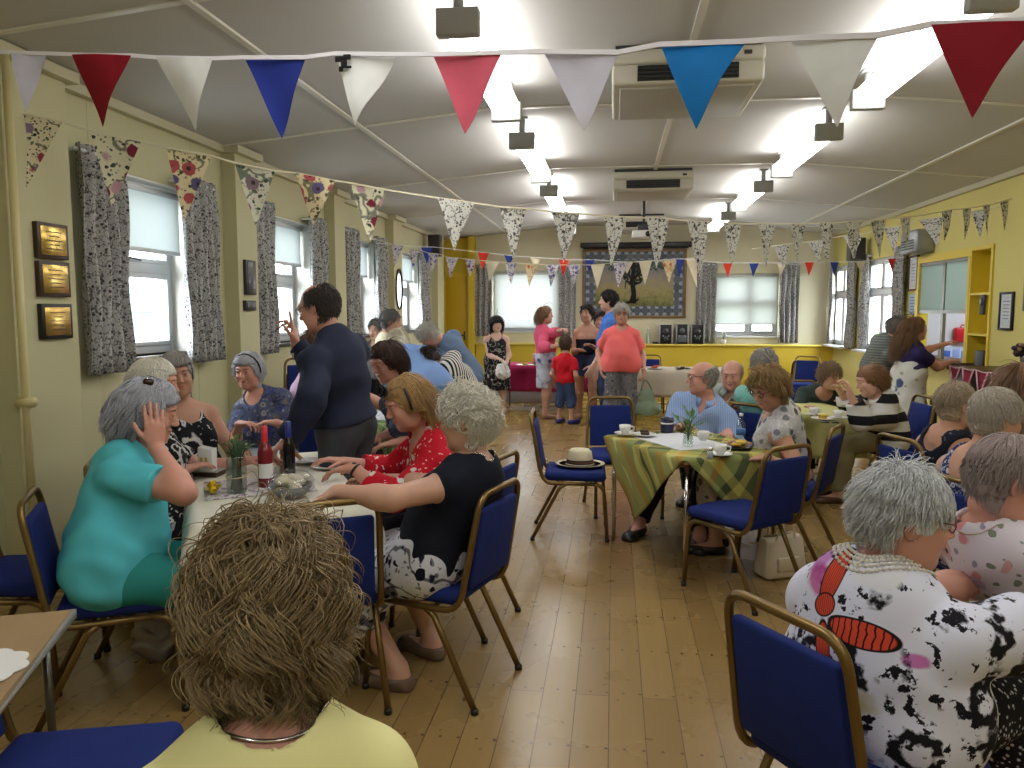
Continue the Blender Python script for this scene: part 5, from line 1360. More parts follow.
# table 2: green checked cloth
def check(name, cols, per, rot=0, base=None, hw=.5):
    m = N(name, .85, 0, .25); s = m.sep(m.mapping(rot=(0, 0, rot)))
    def band(ax, stops): return m.ramp(m.math('FRACT', m.math('MULTIPLY', m.math('ADD', s[ax], 10.), 1/per)), stops, 'CONSTANT')
    a = band(0, cols); b = band(1, cols); m.color(m.mix(.5, a, b)); m.bump(m.noise(250, 2), .12, .002); return m.mat
GCH = check('green_check', [(0, lin((92, 128, 70))), (.25, lin((150, 176, 116))), (.4, lin((40, 72, 40))), (.5, lin((170, 190, 130))), (.75, lin((70, 104, 58)))], .22, R_(20))
u2 = uvec(4); v2 = np.array((-u2[1], u2[0])); c2 = np.array((-1.85, 6.12))
table('dining_table', 'second left table under the green checked cloth behind the standing man', c2-u2*.55-v2*.5, u2*1.1, v2*1., .735, LAM, CHROME)
cloth('tablecloth', 'green checked cloth on the second left table', c2, u2, v2, .55, .5, .735, .32, GCH, seed=5)
r = cloth('table_runner', 'white patterned runner on the green checked cloth', c2, u2, v2, .5, .3, .742, .0, floral('white_runner', (214, 218, 222), [(150, 160, 190)], [(170, 180, 190)], 16, .25, .2), seed=5, fold=0)
# small near left folding table
e = nrm(np.array((.38, -.92, 0)))[:2]; e_ = np.array((-e[1], e[0]))*-1
e_ = np.array((e[1], -e[0])); 
table('folding_table', 'small wood topped folding table in the bottom left corner', np.array((-1.615, 2.06)), e*.62, -np.array((-e[1], e[0]))*.62 if False else np.array((e[1], -e[0]))*.62, .70, flat('worn_beech_laminate', (158, 132, 98), .4, var=.12, scale=6), flat('grey_steel', (96, 94, 90), .3, .8), thick=.03, inset=.06, edge=flat('grey_edge', (150, 150, 148), .4), lr=.012, splay=.04)
r = tag(empty('paper_doily', PT(-24, 670, Z=.703)), 'white scalloped paper doily on the small folding table', 'doily')
m = MB(); n = 72; vs = [(0, 0, .004)]+[(.105*(1+.13*abs(math.sin(9*math.pi*i/n)))*math.cos(2*math.pi*i/n), .105*(1+.13*abs(math.sin(9*math.pi*i/n)))*math.sin(2*math.pi*i/n), .003) for i in range(n)]+[(p_, q_, 0) for p_, q_ in [(.105*(1+.13*abs(math.sin(9*math.pi*i/n)))*math.cos(2*math.pi*i/n), .105*(1+.13*abs(math.sin(9*math.pi*i/n)))*math.sin(2*math.pi*i/n)) for i in range(n)]]
m.add(vs, [(0, 1+i, 1+(i+1) % n) for i in range(n)]+[(1+i, n+1+i, n+1+(i+1) % n, 1+(i+1) % n) for i in range(n)]); m.build('paper', PAPER, r)
# table 3: yellow green checked cloth laid cornerwise
A3, B3 = np.array((-.05, 5.33)), np.array((.42, 4.5)); v3 = (A3-B3)/np.linalg.norm(A3-B3); u3 = np.array((v3[1], -v3[0])); L3 = np.linalg.norm(A3-B3)
c3 = (A3+B3)/2+u3*.38
table('dining_table', 'right hand table under the yellow and green checked cloth', B3, u3*.76, v3*L3, .735, LAM, CHROME, inset=.05)
def ygcheck():
    m = N('yellow_green_check', .85, 0, .25); 
    a = math.atan2(v3[1], v3[0])+math.pi/4
    s = m.sep(m.mapping(rot=(0, 0, -a)))
    # hanging parts continue the pattern with height
    st = [(0, lin((84, 92, 58))), (.2, lin((186, 172, 88))), (.34, lin((66, 74, 48))), (.46, lin((150, 158, 88))), (.62, lin((188, 146, 60))), (.72, lin((186, 180, 106))), (.88, lin((78, 90, 52)))]
    def band(x): return m.ramp(m.math('FRACT', m.math('MULTIPLY', m.math('ADD', x, 10.), 1/.46)), st, 'CONSTANT')
    m.color(m.mix(.5, band(m.math('ADD', s[0], m.math('MULTIPLY', s[2], -.7))), band(m.math('ADD', s[1], m.math('MULTIPLY', s[2], .7))))); m.bump(m.noise(250, 2), .12, .002); return m.mat
cloth('tablecloth', 'yellow and green checked cloth hanging in points from the right table', c3, u3, v3, .38, L3/2, .735, .3, ygcheck(), diamond=.86, n=60, fold=.008, seed=2)
cloth('table_runner', 'white napkin mat in the middle of the yellow checked cloth', c3+v3*.06-u3*.05, u3, v3, .2, .3, .742, 0, fabric('white_napkin', (224, 226, 232), var=.04), seed=1, fold=0, n=10)
u4 = uvec(8); v4 = np.array((-u4[1], u4[0])); c4 = np.array((1.62, 7.12))
table('dining_table', 'farther right table under the pale yellow cloth', c4-u4*.4-v4*.5, u4*.8, v4*1., .735, LAM, CHROME)
cloth('tablecloth', 'pale lemon cloth on the farther right table', c4, u4, v4, .4, .5, .735, .36, fabric('lemon_cloth', (188, 186, 126), var=.06), seed=8)
u5 = nrm((.9, -.42, 0))[:2]; v5 = np.array((-u5[1], u5[0])); c5 = np.array((1.5, 2.3))+u5*.37+v5*1.25
table('dining_table', 'long right foreground table mostly outside the photo, in front of the butterfly blouse', c5-u5*.37-v5*1.25, u5*.74, v5*2.5, .735, LAM, CHROME); cloth('tablecloth', 'white cloth on the right foreground table in front of the butterfly blouse', c5, u5, v5, .37, 1.25, .735, .25, fabric('white_linen', (226, 222, 206), var=.05), seed=9)
PINK = fabric('magenta_cloth', (176, 44, 96)); 
ct = np.array((-.75, 12.55)); X_, Y_ = np.array((1., 0)), np.array((0, 1.))
table('trestle_table', 'long back table under the magenta cloth', ct-X_*1.05-Y_*.35, X_*2.1, Y_*.7, .735, TOPW, GOLD); cloth('tablecloth', 'magenta pink cloth on the back table behind the standing group', ct, X_, Y_, 1.05, .35, .735, .42, PINK, seed=4)
ct2 = np.array((.95, 11.8)); table('trestle_table', 'back table under the greyish white cloth right of the woman in pink', ct2-X_*.75-Y_*.35, X_*1.5, Y_*.7, .735, TOPW, GOLD); cloth('tablecloth', 'greyish white cloth on the back table behind the man in blue', ct2, X_, Y_, .75, .35, .735, .4, fabric('grey_white_cloth', (196, 186, 170), var=.05), seed=6)
r = tag(empty('cardboard_crate', (-2.0, 13.6, 0)), 'pale flat box lying on the floor under the back table', 'box')
m = MB(); m.rbox((-.2, -.3, 0), (1.4, .3, .22), .01); m.build('box_body', flat('pale_grey_card', (170, 172, 176), .8), r); m = MB(); m.rbox((-.21, -.31, .2), (1.41, .31, .24), .008); m.build('lid', flat('pale_lid', (190, 190, 190), .8), r)

# ---------------------------------------------------------------- things on tables
def cup(p, label, saucer=True, s=1., mat=None, rz=0, group='white tea cups'):
    r = empty('tea_cup', p, rz, label, 'cup', group); mt = mat or WHITE
    m = MB(); m.lathe([(0, .012), (.022, .012), (.024, .018), (.036, .035), (.041, .07), (.038, .07), (.033, .036), (0, .02)], n=20); m.xf(Matrix.Scale(s, 4)); m.build('cup_body', mt, r)
    m = MB(); m.tube([(.037*s, 0, .06*s), (.06*s, 0, .058*s), (.06*s, 0, .036*s), (.034*s, 0, .032*s)], .0045*s, 6); m.build('handle', mt, r)
    if saucer:
        m = MB(); m.lathe([(0, .004), (.03, .003), (.05, .008), (.074, .016), (.073, .019), (.05, .012), (0, .01)], n=24); m.xf(Matrix.Scale(s, 4)); m.build('saucer', mt, r)
ZT = .743
cup(PT(625, 435, Z=ZT+.008), 'white cup and saucer at the left corner of the checked table')
cup(PT(703, 442, Z=ZT+.012), 'white cup behind the salt shaker on the checked table', False); cup(PT(720, 456, Z=ZT), 'white cup in front of the sandwich plate on the checked table', True)
cup(PT(814, 416, Z=ZT), 'white cup nearest the woman in dark green'); cup(PT(838, 419, Z=ZT), 'white cup nearest the woman in the rugby top')
r = tag(empty('tea_caddy', PT(667, 432, Z=ZT+.006)), 'navy tea caddy with white band on the checked table', 'tin'); m = MB(); m.lathe([(0, 0), (.045, 0), (.046, .004), (.046, .1), (.043, .105), (0, .108)], n=24); m.build('tin_body', flat('navy_tin', (24, 30, 62), .35), r); m = MB(); m.lathe([(.0465, .06), (.0472, .062), (.0472, .068), (.0465, .07)], n=24); m.build('band', WHITE, r)
r = tag(empty('flower_vase', PT(688, 446, Z=ZT+.008)), 'small glass vase of green sprigs on the checked table', 'vase')
VG = N('clear_glass', .03); 
t_ = VG.n('ShaderNodeBsdfTransparent', inp={0: (.9, .94, .92, 1)}); g_ = VG.n('ShaderNodeBsdfGlossy', inp={'Roughness': .03}); mx_ = VG.n('ShaderNodeMixShader', inp={0: .12, 1: t_.outputs[0], 2: g_.outputs[0]}); VG.l(mx_.outputs[0], VG.out.inputs['Surface']); VG = VG.mat
m = MB(); m.lathe([(0, 0), (.032, 0), (.036, .02), (.03, .07), (.034, .09), (.031, .09), (.026, .07), (.031, .02), (0, .006)], n=20); m.build('glass', VG, r); leafy(11, .2, .09, (0, 0, .03), ll=.08, lw=.011).build('sprigs', LEAF, r)
r = tag(empty('salt_shaker', PT(710, 459, Z=ZT+.006)), 'small glass and chrome salt shaker on the checked table', 'shaker'); m = MB(); m.lathe([(0, 0), (.017, 0), (.017, .045), (.014, .05)], n=14); m.build('glass', flat('shaker_glass', (210, 220, 226), .1), r); m = MB(); m.lathe([(.015, .048), (.016, .06), (.01, .07), (0, .072)], n=14); m.build('cap', CHROME, r)
def plate(p, label, r0=.11, food=None, mat=None, fc=None):
    r = empty('plate', p, 0, label, 'plate'); m = MB(); m.lathe([(0, .004), (r0*.6, .003), (r0, .014), (r0*.98, .018), (r0*.6, .008), (0, .007)], n=28); m.build('dish', mat or WHITE, r)
    g = random.Random(int(p[0]*1000))
    if food:
        m = MB()
        for i in range(food): a = g.uniform(0, 6.28); q = r0*.45*g.uniform(0, 1); m.rbox((q*math.cos(a)-.03, q*math.sin(a)-.022, .008+.012*(i % 3)), (q*math.cos(a)+.03, q*math.sin(a)+.022, .026+.012*(i % 3)), .008)
        m.build('food', fc or flat('sandwich_yellow', (226, 190, 84), .8, var=.2), r)
plate(PT(735, 448, Z=ZT), 'dark plate of yellow sandwiches in front of the blonde woman', .11, 6, flat('dark_plate', (44, 42, 40), .4)); plate(PT(645, 436, Z=ZT+.007), 'white plate with dark scraps beside the navy tea caddy', .08, 2, None, flat('dark_crumbs', (60, 44, 34), .8))
plate(PT(822, 420, Z=ZT), 'small plate of yellow cake between two cups on the pale table', .08, 3)
r = tag(empty('sunglasses', PT(830, 423, Z=ZT+.01)), 'black folded sunglasses lying on the pale lemon cloth', 'sunglasses'); m = MB(); m.rbox((-.065, -.02, 0), (-.008, .02, .012), .006); m.rbox((.008, -.02, 0), (.065, .02, .012), .006); m.build('lens', BLACK, r); m = MB(); m.tube([(-.01, .012, .008), (.01, .012, .008)], .003, 5); m.tube([(-.065, .015, .006), (-.05, .06, .01), (.04, .065, .01)], .003, 5); m.tube([(.065, .015, .006), (.05, .055, .012), (-.04, .06, .014)], .003, 5); m.build('frame', BLACK, r)
r = tag(empty('water_bottle', PT(738, 446, Z=ZT)+np.array((.06, .28, 0))), 'small clear bottle with blue label behind the sandwiches', 'bottle'); m = MB(); m.lathe([(0, 0), (.03, 0), (.031, .1), (.012, .14), (.012, .16), (0, .16)], n=14); m.build('bottle_body', VG, r); m = MB(); m.lathe([(.0315, .03), (.0318, .07)], n=14); m.build('label', flat('blue_label', (60, 110, 180), .5), r); m = MB(); m.lathe([(.0135, .155), (.0135, .175), (0, .175)], n=12); m.build('cap', WHITE, r)
# straw hat on the empty chair
r = tag(empty('straw_hat', (-.23, 5.5, .492)), 'cream straw panama hat with dark striped band on the empty chair', 'hat')
STRAW = flat('cream_straw', (222, 212, 180), .8, var=.08, scale=60, bump=.4)
m = MB(); m.lathe([(.165, .012), (.168, .016), (.14, .012), (.1, .01), (.088, .016), (.086, .05), (.078, .1), (.06, .118), (.03, .108), (0, .104)], n=36, sx=1.08, sy=.94); m.lathe([(.165, .012), (.1, .004), (.08, .004), (0, .02)], n=36, sx=1.08, sy=.94); m.build('hat_body', STRAW, r)
m = MB(); m.lathe([(.0875, .014), (.0905, .016), (.0895, .042), (.0865, .044)], n=36, sx=1.08, sy=.94); m.build('hat_band', flat('black_ribbon', (26, 22, 24), .6), r); m = MB(); m.lathe([(.0906, .026), (.0909, .028), (.0906, .031)], n=36, sx=1.08, sy=.94); m.build('band_stripe', flat('brown_stripe', (130, 70, 44), .6), r)
# handbags
def handbag(p, rz, label, mat, w=.32, d=.14, h=.24, trim=None, handle=.14):
    r = empty('handbag', p, R_(rz), label, 'handbag'); m = MB(); m.rbox((-w/2, -d/2, .004), (w/2, d/2, h), .03, 3)
    for k, q in enumerate(m.v): t = q[2]/h; m.v[k] = (q[0]*(1-.16*t), q[1]*(1-.45*t), q[2]+.015*math.sin(q[0]*20)*(t > .7))
    m.build('bag_body', mat, r)
    for s in (-1, 1):
        m = MB(); m.tube([(-w*.22, s*d*.26, h*.93)]+bez((-w*.22, s*d*.26, h*.95), (0, s*d*.5, h+handle*1.7), (w*.22, s*d*.26, h*.95), 9)+[(w*.22, s*d*.26, h*.93)], .0065, 8); m.build('handle', trim or mat, r)
    m = MB(); m.tube([(-w*.4, 0, h+.002), (w*.4, 0, h+.002)], .006, 6); m.build('zip', flat('zip_metal', (120, 110, 90), .4, .6), r)
    m = MB(); m.rbox((-w*.25, -d*.5-.004, .05), (w*.25, -d*.4, h*.55), .008); m.build('pocket', mat, r); return r
handbag((1.02, 4.72, 0), 25, 'cream leather handbag standing on the floor under the empty blue chair', flat('cream_leather', (214, 202, 180), .5, var=.06), .30, .17, .25)
def carrier(p, label, s=1., c=(150, 140, 134)):
    r = empty('carrier_bag', p, random.uniform(0, 6), label, 'bag'); f = F(.03); f.ell((0, 0, .12*s), (.13*s, .09*s, .13*s)); f.cone((0, 0, .15*s), (.03, 0, .27*s), .06*s, .025, .04); f.disp = wrinkle(.012, 55, int(s*100)); f.plane((0, 0, .004), -UP); V, Q = polygonize(f, .009); meshobj('bag_body', V, Q, flat('bag_%d' % c[0], c, .4), r)
    m = MB(); m.tube(bez((0, 0, .25*s), (-.05, .02, .36*s), (.06, .0, .26*s), 7), .008, 6); m.build('handle', flat('bag_%d' % c[0], c, .4), r)
carrier(PT(165, 655, Z=0), 'pale crumpled carrier bag under the turquoise woman\'s chair', 1.05, (160, 150, 146)); carrier(PT(122, 632, Z=0)+np.array((-.05, .2, 0)), 'brownish cloth bag on the floor by the left table leg', 1.1, (96, 82, 76))

# left table things
Z1 = .742
cloth('place_mat', 'white floral table mat under the jar on the left table', c1-u1*.06-v1*.12, u1, v1, .25, .2, .741, 0, floral('lilac_mat', (220, 214, 216), [(150, 110, 150), (170, 130, 160)], [(150, 150, 150), (120, 120, 130)], 17, .24, .2, 2.2), fold=0, seed=1)
r = tag(empty('flower_jar', PT(237, 492, Z=Z1+.006)), 'tall glass jar of green stems tied with string on the left table', 'jar')
m = MB(); m.lathe([(0, 0), (.044, 0), (.047, .01), (.047, .15), (.042, .165), (.044, .175), (.041, .175), (.039, .163), (.044, .148), (.044, .01), (0, .005)], n=24); m.build('glass', VG, r)
g = random.Random(4); m = MB()
for i in range(46): a = g.uniform(0, 6.28); q = .036*g.uniform(0, 1)**.5; b = g.uniform(0, 6.28); m.tube([(q*math.cos(a), q*math.sin(a), .01), (.03*math.cos(b)*g.random(), .03*math.sin(b)*g.random(), .17), (.05*math.cos(b)*g.random(), .05*math.sin(b)*g.random(), g.uniform(.19, .25))], .0034, 5)
m.build('stems', LEAFD, r); leafy(12, .1, .06, (0, 0, .15), ll=.05, lw=.009, g=g).build('leaves', LEAF, r)
m = MB(); m.tube([(.0475*math.cos(a), .0475*math.sin(a), .078+.004*math.sin(a)) for a in np.linspace(0, 6.28, 25)[:-1]], .003, 5, closed=True); m.build('string', flat('string_beige', (196, 176, 140), .8), r)
r = tag(empty('yellow_flower', PT(213, 494, Z=Z1+.006)), 'yellow flower head lying beside the jar of stems', 'flower'); m = MB(); g = random.Random(9)
for i in range(26):
    a = g.uniform(0, 6.28); t = g.uniform(.1, 1.4); d = np.array((math.cos(a)*math.cos(t), math.sin(a)*math.cos(t), math.sin(t))); c = np.array((0, 0, .02))+d*.016; s_ = nrm(np.cross(d, (0.1, .2, 1))); q_ = np.cross(d, s_)
    m.add([c-s_*.004, c+d*.018+s_*.014, c+d*.03+q_*.004, c+d*.018-s_*.014, c+q_*.006], [(0, 1, 4), (1, 2, 4), (2, 3, 4), (3, 0, 4)], 0, True)
m.sphere((0, 0, .02), .019, 8); m.build('petals', flat('yellow_petal', (226, 196, 30), .6, var=.15), r); m = MB(); m.tube([(0, 0, .012), (-.04, .02, .004), (-.06, .03, .004)], .0035, 5); m.build('stem', LEAF, r)
def bottle(p, label, body, cap, lab, h=.3, r0=.037, labc=None):
    r = empty('wine_bottle', p, 0, label, 'bottle', 'bottles on the left table'); k = h/.3
    m = MB(); m.lathe([(0, .006), (r0*.8, 0), (r0, .006), (r0, .17*k), (r0*.82, .2*k), (.0145, .225*k), (.0135, .235*k), (.0135, .28*k), (0, .28*k)], n=22); m.build('bottle_body', body, r)
    m = MB(); m.lathe([(.0145, .215*k), (.0152, .225*k), (.0152, .3*k), (.012, .302*k), (0, .302*k)], n=18); m.build('cap', cap, r)
    if lab: m = MB(); n = 10; A = [math.pi*.75*(i/n)-math.pi*.75+.2 for i in range(n+1)]; m.add([((r0+.0008)*math.cos(a), (r0+.0008)*math.sin(a), z) for a in A for z in (.05, .12)], [(2*i, 2*i+2, 2*i+3, 2*i+1) for i in range(n)]); m.build('label', labc or PAPER, r)
DG = flat('dark_wine_glass', (14, 16, 20), .08); RW = flat('rose_wine_glass', (120, 30, 40), .08)
bottle(PT(266, 487, Z=Z1), 'rose wine bottle with red cap and white label on the left table', RW, flat('red_foil', (206, 40, 48), .35), True, .3, .036); bottle(PT(269, 483, Z=Z1)+np.array((.1, .02, 0)), 'dark wine bottle with blue capsule next to the rose bottle', DG, flat('blue_foil', (30, 44, 130), .3), False, .31, .03)
r = tag(empty('paper_bag', PT(208, 471, Z=Z1+.03)), 'white paper candle bag with yellow print standing on a small box', 'paper bag'); m = MB(); m.rbox((-.04, -.026, 0), (.04, .026, .125), .006)
for k, q in enumerate(m.v):
    if q[2] > .1: m.v[k] = (q[0]*(1+.0*q[2]), q[1]*1.1, q[2]+.008*math.sin(q[0]*160))
m.build('bag_body', PAPER, r); m = MB(); [m.rbox((x-.008, -.0285, z-.012), (x+.008, -.0255, z+.012), .003) for x in (-.018, .006) for z in (.035, .065)]; m.build('print', flat('yellow_print', (200, 180, 90), .7), r)
r = tag(empty('small_box', PT(206, 475, Z=Z1)+np.array((.01, .0, 0))), 'small dark box under the white paper bag', 'box'); m = MB(); m.rbox((-.075, -.05, 0), (.075, .05, .024), .004); m.build('box_body', DWOOD, r); m = MB(); m.rbox((-.077, -.052, .022), (.077, .052, .03), .004); m.build('lid', flat('grey_lid', (150, 146, 140), .5), r)
r = tag(empty('leaflet', PT(186, 472, Z=Z1)), 'blue and white folded leaflet lying at the left table edge', 'leaflet'); m = MB(); m.rbox((-.1, -.06, 0), (.1, .06, .004), .001); m.build('sheet', flat('pale_blue_paper', (176, 200, 224), .8), r); m = MB(); m.rbox((-.08, .0, .004), (.09, .05, .007), .001); m.build('cover', flat('blue_cover', (70, 90, 170), .6), r)
# cling-wrapped bowl
r = tag(empty('wrapped_bowl', PT(291, 497, Z=Z1)), 'grey bowl of food wrapped in clear crinkled film on the left table', 'bowl'); m = MB(); m.lathe([(0, 0), (.055, 0), (.085, .035), (.1, .06), (.096, .06), (.08, .035), (0, .012)], n=28); m.build('bowl', flat('grey_bowl', (120, 122, 128), .4), r)
m = MB(); g = random.Random(3); [m.sphere((g.uniform(-.055, .055), g.uniform(-.055, .055), g.uniform(.05, .09)), (.034, .03, .022), 8) for _ in range(18)]; m.build('food', flat('pale_food', (226, 220, 196), .7, var=.15), r)
f = F(.02); f.ell((0, 0, .056), (.108, .108, .072)); f.disp = wrinkle(.006, 90, 5); f.plane((0, 0, .035), -UP); V, Q = polygonize(f, .006)
cf = N('cling_film', .18); t_ = cf.n('ShaderNodeBsdfTransparent', inp={0: (.95, .95, .96, 1)}); g_ = cf.n('ShaderNodeBsdfGlossy', inp={'Roughness': .22}); mx_ = cf.n('ShaderNodeMixShader', inp={0: .13, 1: t_.outputs[0], 2: g_.outputs[0]}); cf.l(mx_.outputs[0], cf.out.inputs['Surface']); meshobj('cling_film', V, Q, cf.mat, r)
plate(PT(331, 468, Z=Z1), 'white plate with food under the hand of the red floral woman', .1, 3, None, flat('brown_pasty', (150, 116, 66), .8, var=.3)); plate(PT(303, 464, Z=Z1)+np.array((0, .04, 0)), 'empty white plate near the wrapped bowl', .085)
r = tag(empty('paper_napkin', PT(280, 474, Z=Z1)), 'folded white paper napkin standing behind the wrapped bowl', 'napkin'); m = MB(); m.add([(-.045, 0, 0), (.045, .02, 0), (.0, .03, 0), (-.005, .01, .085), (-.02, -.02, 0)], [(0, 1, 3), (1, 2, 3), (2, 4, 3), (4, 0, 3), (0, 4, 2, 1)]); m.build('sheet', PAPER, r)
r = tag(empty('beer_glass', PT(284, 426, Z=.742)), 'glass of amber beer on the green checked table', 'glass'); m = MB(); m.lathe([(0, 0), (.03, 0), (.038, .1), (.036, .1), (.028, .006), (0, .006)], n=18); m.build('glass', VG, r); m = MB(); m.lathe([(0, .007), (.0278, .007), (.0345, .08), (0, .08)], n=18); m.build('beer', flat('amber_beer', (150, 84, 24), .2), r); m = MB(); m.lathe([(.0345, .08), (.0355, .096), (0, .1)], n=18); m.build('foam', flat('beer_foam', (226, 214, 186), .8), r)
r = tag(empty('purple_flowers', PT(297, 418, Z=.742)), 'small pot of purple flowers on the green checked table', 'flowers'); m = MB(); m.lathe([(0, 0), (.03, 0), (.035, .07), (.03, .07), (0, .06)], n=14); m.build('pot', flat('terracotta', (150, 96, 70), .8), r); leafy(7, .13, .06, (0, 0, .06), ll=.05).build('leaves', LEAF, r); m = MB(); g = random.Random(5); [m.sphere((g.uniform(-.05, .05), g.uniform(-.05, .05), g.uniform(.15, .21)), .02, 8) for _ in range(12)]; m.build('flowers', flat('purple_petal', (100, 60, 150), .7), r)
# back table things
g = random.Random(11)
for i, (px, tx, c) in enumerate(((523, 'yellow tray of baking at the left end of the magenta table', (206, 180, 70)), (536, 'dark plate of cakes on the magenta table', (90, 66, 60)))):
    plate(PT(px, 366, Z=.745)+np.array((0, .1, 0)), tx, .13, 7, None, flat('cake_%d' % c[0], c, .8, var=.2))
plate(np.array((.62, 11.62, .745)), 'plate of orange red cakes on the greyish white back table', .14, 9, None, flat('orange_cake', (190, 84, 50), .8, var=.3)); plate(np.array((1.02, 11.6, .745)), 'pale iced cake slab on the greyish white back table', .12, 6, flat('dark_tray', (60, 50, 44), .5), flat('pale_icing', (214, 196, 150), .8))
r = tag(empty('money_tin', (-1.2, 12.4, .744)), 'pink tub on the magenta back table beside the window', 'tub'); m = MB(); m.lathe([(0, 0), (.08, 0), (.1, .16), (.095, .16), (0, .02)], n=20); m.build('tub_body', flat('pink_plastic', (206, 96, 130), .4), r); m = MB(); m.lathe([(.1, .15), (.108, .158), (.1, .166)], n=20); m.build('rim', flat('pink_rim', (226, 150, 170), .4), r)
# piano with draped garland, pot of flowers, black speaker in shelf
r = tag(empty('upright_piano', (3.78, 8.0, 0)), 'dark brown upright piano against the right wall', 'piano')
m = MB(); m.rbox((-.2, -.72, 0), (.3, .72, .98), .01); m.build('case', DWOOD, r); m = MB(); m.rbox((-.24, -.76, .98), (.3, .76, 1.02), .012); m.build('piano_lid', DWOOD, r); m = MB(); m.rbox((-.42, -.7, .6), (-.18, .7, .7), .015); m.build('keyboard_lid', DWOOD, r)
for s in (-1, 1): m = MB(); m.tube([(-.38, s*.64, 0), (-.38, s*.64, .6)], [.03, .024], 10); m.build('leg', DWOOD, r)
r = tag(empty('garland', (3.53, 8.0, 1.0)), 'small dark pink triangular garland with pale trim hung along the piano front', 'bunting')
MP = fabric('maroon_flag', (130, 40, 60)); PKL = flat('pale_pink_trim', (214, 170, 176), .7)
for i in range(5):
    y = .62-.3*i; m = MB(); flag(m, (0, y, .02-.03*math.sin(i)), (0, y-.24, .02-.03*math.sin(i+1)), (-.02, y-.12, -.24), 0); o = m.build('flag', MP, r)
    m = MB(); m.tube([(-.012, y, .02), (-.03, y-.12, -.24), (-.012, y-.24, .02)], .008, 5); m.build('trim', PKL, r)
m = MB(); m.tube([(0, .68-.1*i, .03-.02*abs(math.sin(i))) for i in range(15)], .006, 5); m.build('cord', PKL, r)
r = tag(empty('flower_pot', (3.84, 7.72, 1.02)), 'ribbed metal pot of dark flowers on the piano', 'flowers')
m = MB(); m.lathe([(0, 0), (.055, 0)]+[(.055+.018*i/12+(.003 if i % 2 else 0), .16*i/12) for i in range(1, 13)]+[(.07, .16), (.05, .14), (0, .14)], n=24); m.build('pot', flat('ribbed_tin', (180, 182, 184), .25, .9), r)
g = random.Random(2); m = MB(); [m.sphere((.11*g.uniform(-1, 1), .13*g.uniform(-1, 1), .16+.1*g.random()), (.03, .03, .024), 8) for _ in range(34)]; [m.sphere((.1*g.uniform(-1, 1), .11*g.uniform(-1, 1), .22+.06*g.random()), (.026, .026, .02), 8, 1) for _ in range(14)]; m.build('flowers', [flat('dark_flowers', (58, 46, 44), .8, var=.3), flat('dusty_flowers', (146, 116, 96), .8, var=.3)], r)
r = tag(empty('black_speaker', (XR+.08, 9.32, .814)), 'black speaker box in the bottom of the yellow shelves', 'speaker'); m = MB(); m.rbox((-.07, -.11, .002), (.05, .11, .34), .01); m.build('cabinet', BLACK, r); m = MB(); m.rbox((-.076, -.1, .02), (-.068, .1, .32), .004); m.build('speaker_grille', DKGREY, r)
# walking frame by the back wall
r = tag(empty('rollator', (2.35, 11.6, 0)), 'dark wheeled walking frame parked in front of the back wall chairs', 'walking frame')
m = MB(); 
for s in (-1, 1): m.tube([(s*.24, .25, .08), (s*.23, .05, .55), (s*.22, -.1, .84), (s*.22, -.22, .88)], .013, 8)
m.tube([(-.23, .05, .55), (.23, .05, .55)], .012, 8); m.build('frame', DKGREY, r)
for s in (-1, 1): m = MB(); m.tube([(s*.24, -.2, .08), (s*.23, .02, .52)], .013, 8); m.build('leg', DKGREY, r); m = MB(); m.tube([(s*.22, -.16, .875), (s*.22, -.27, .885)], .018, 8); m.build('handle', BLACK, r)
for s in (-1, 1):
    for y in (.25, -.2): m = MB(); m.tube([(s*.24-.015, y, .08), (s*.24+.015, y, .08)], .08, 16); m.build('wheel', BLACK, r)
m = MB(); m.rbox((-.2, -.02, .5), (.2, .26, .54), .012); m.build('seat', BLACK, r); m = MB(); m.rbox((-.17, .08, .28), (.17, .3, .5), .03); m.build('basket', flat('dark_mesh', (40, 44, 42), .8), r)
# ---------------------------------------------------------------- the people
def W(px, py, Y): return PT(px, py, Y=Y)
HM = {}
def hair_c(n, c, var=.35):
    if n not in HM: HM[n] = hair_mat(n, c, var)
    return HM[n]
H_WHITE = hair_c('hair_white', (226, 222, 208), .12); H_SILVER = hair_c('hair_silver', (186, 188, 194), .25); H_GREY = hair_c('hair_grey', (150, 146, 140), .3); H_DGREY = hair_c('hair_dark_grey', (96, 92, 90), .3)
H_BLONDE = hair_c('hair_dark_blonde', (170, 136, 88), .35); H_ASH = hair_c('hair_ash_blonde', (142, 122, 88), .5); H_BROWN = hair_c('hair_brown', (78, 54, 38), .35); H_DBROWN = hair_c('hair_dark_brown', (44, 30, 24), .35); H_BLACK = hair_c('hair_black', (22, 18, 20), .3)
H_MIX = hair_c('hair_grey_blonde', (156, 140, 116), .35)
FR_B = flat('spectacle_black', (24, 20, 22), .3); FR_R = flat('spectacle_red_brown', (96, 34, 36), .3); SILV = flat('silver_chain', (210, 210, 206), .2, 1.); PEARL = flat('pearl_beads', (226, 220, 210), .25)
SHOE_K = flat('black_shoe', (20, 18, 20), .4); SHOE_B = flat('brown_shoe', (80, 54, 40), .5); SHOE_N = flat('blue_shoe', (30, 44, 130), .5); SHOE_T = flat('tan_sandal', (150, 110, 76), .5)
WATCH = flat('watch_strap', (20, 20, 22), .4)
NAVY = fabric('navy_knit', (36, 42, 64)); NAVYD = fabric('dark_navy_jersey', (20, 24, 38)); GREYT = fabric('grey_trousers', (70, 74, 84)); DARKT = fabric('dark_trousers', (28, 28, 34)); KHAKI = fabric('khaki_trousers', (128, 120, 88)); DENIM = fabric('blue_denim', (58, 74, 110)); LDENIM = fabric('pale_denim', (96, 116, 150))
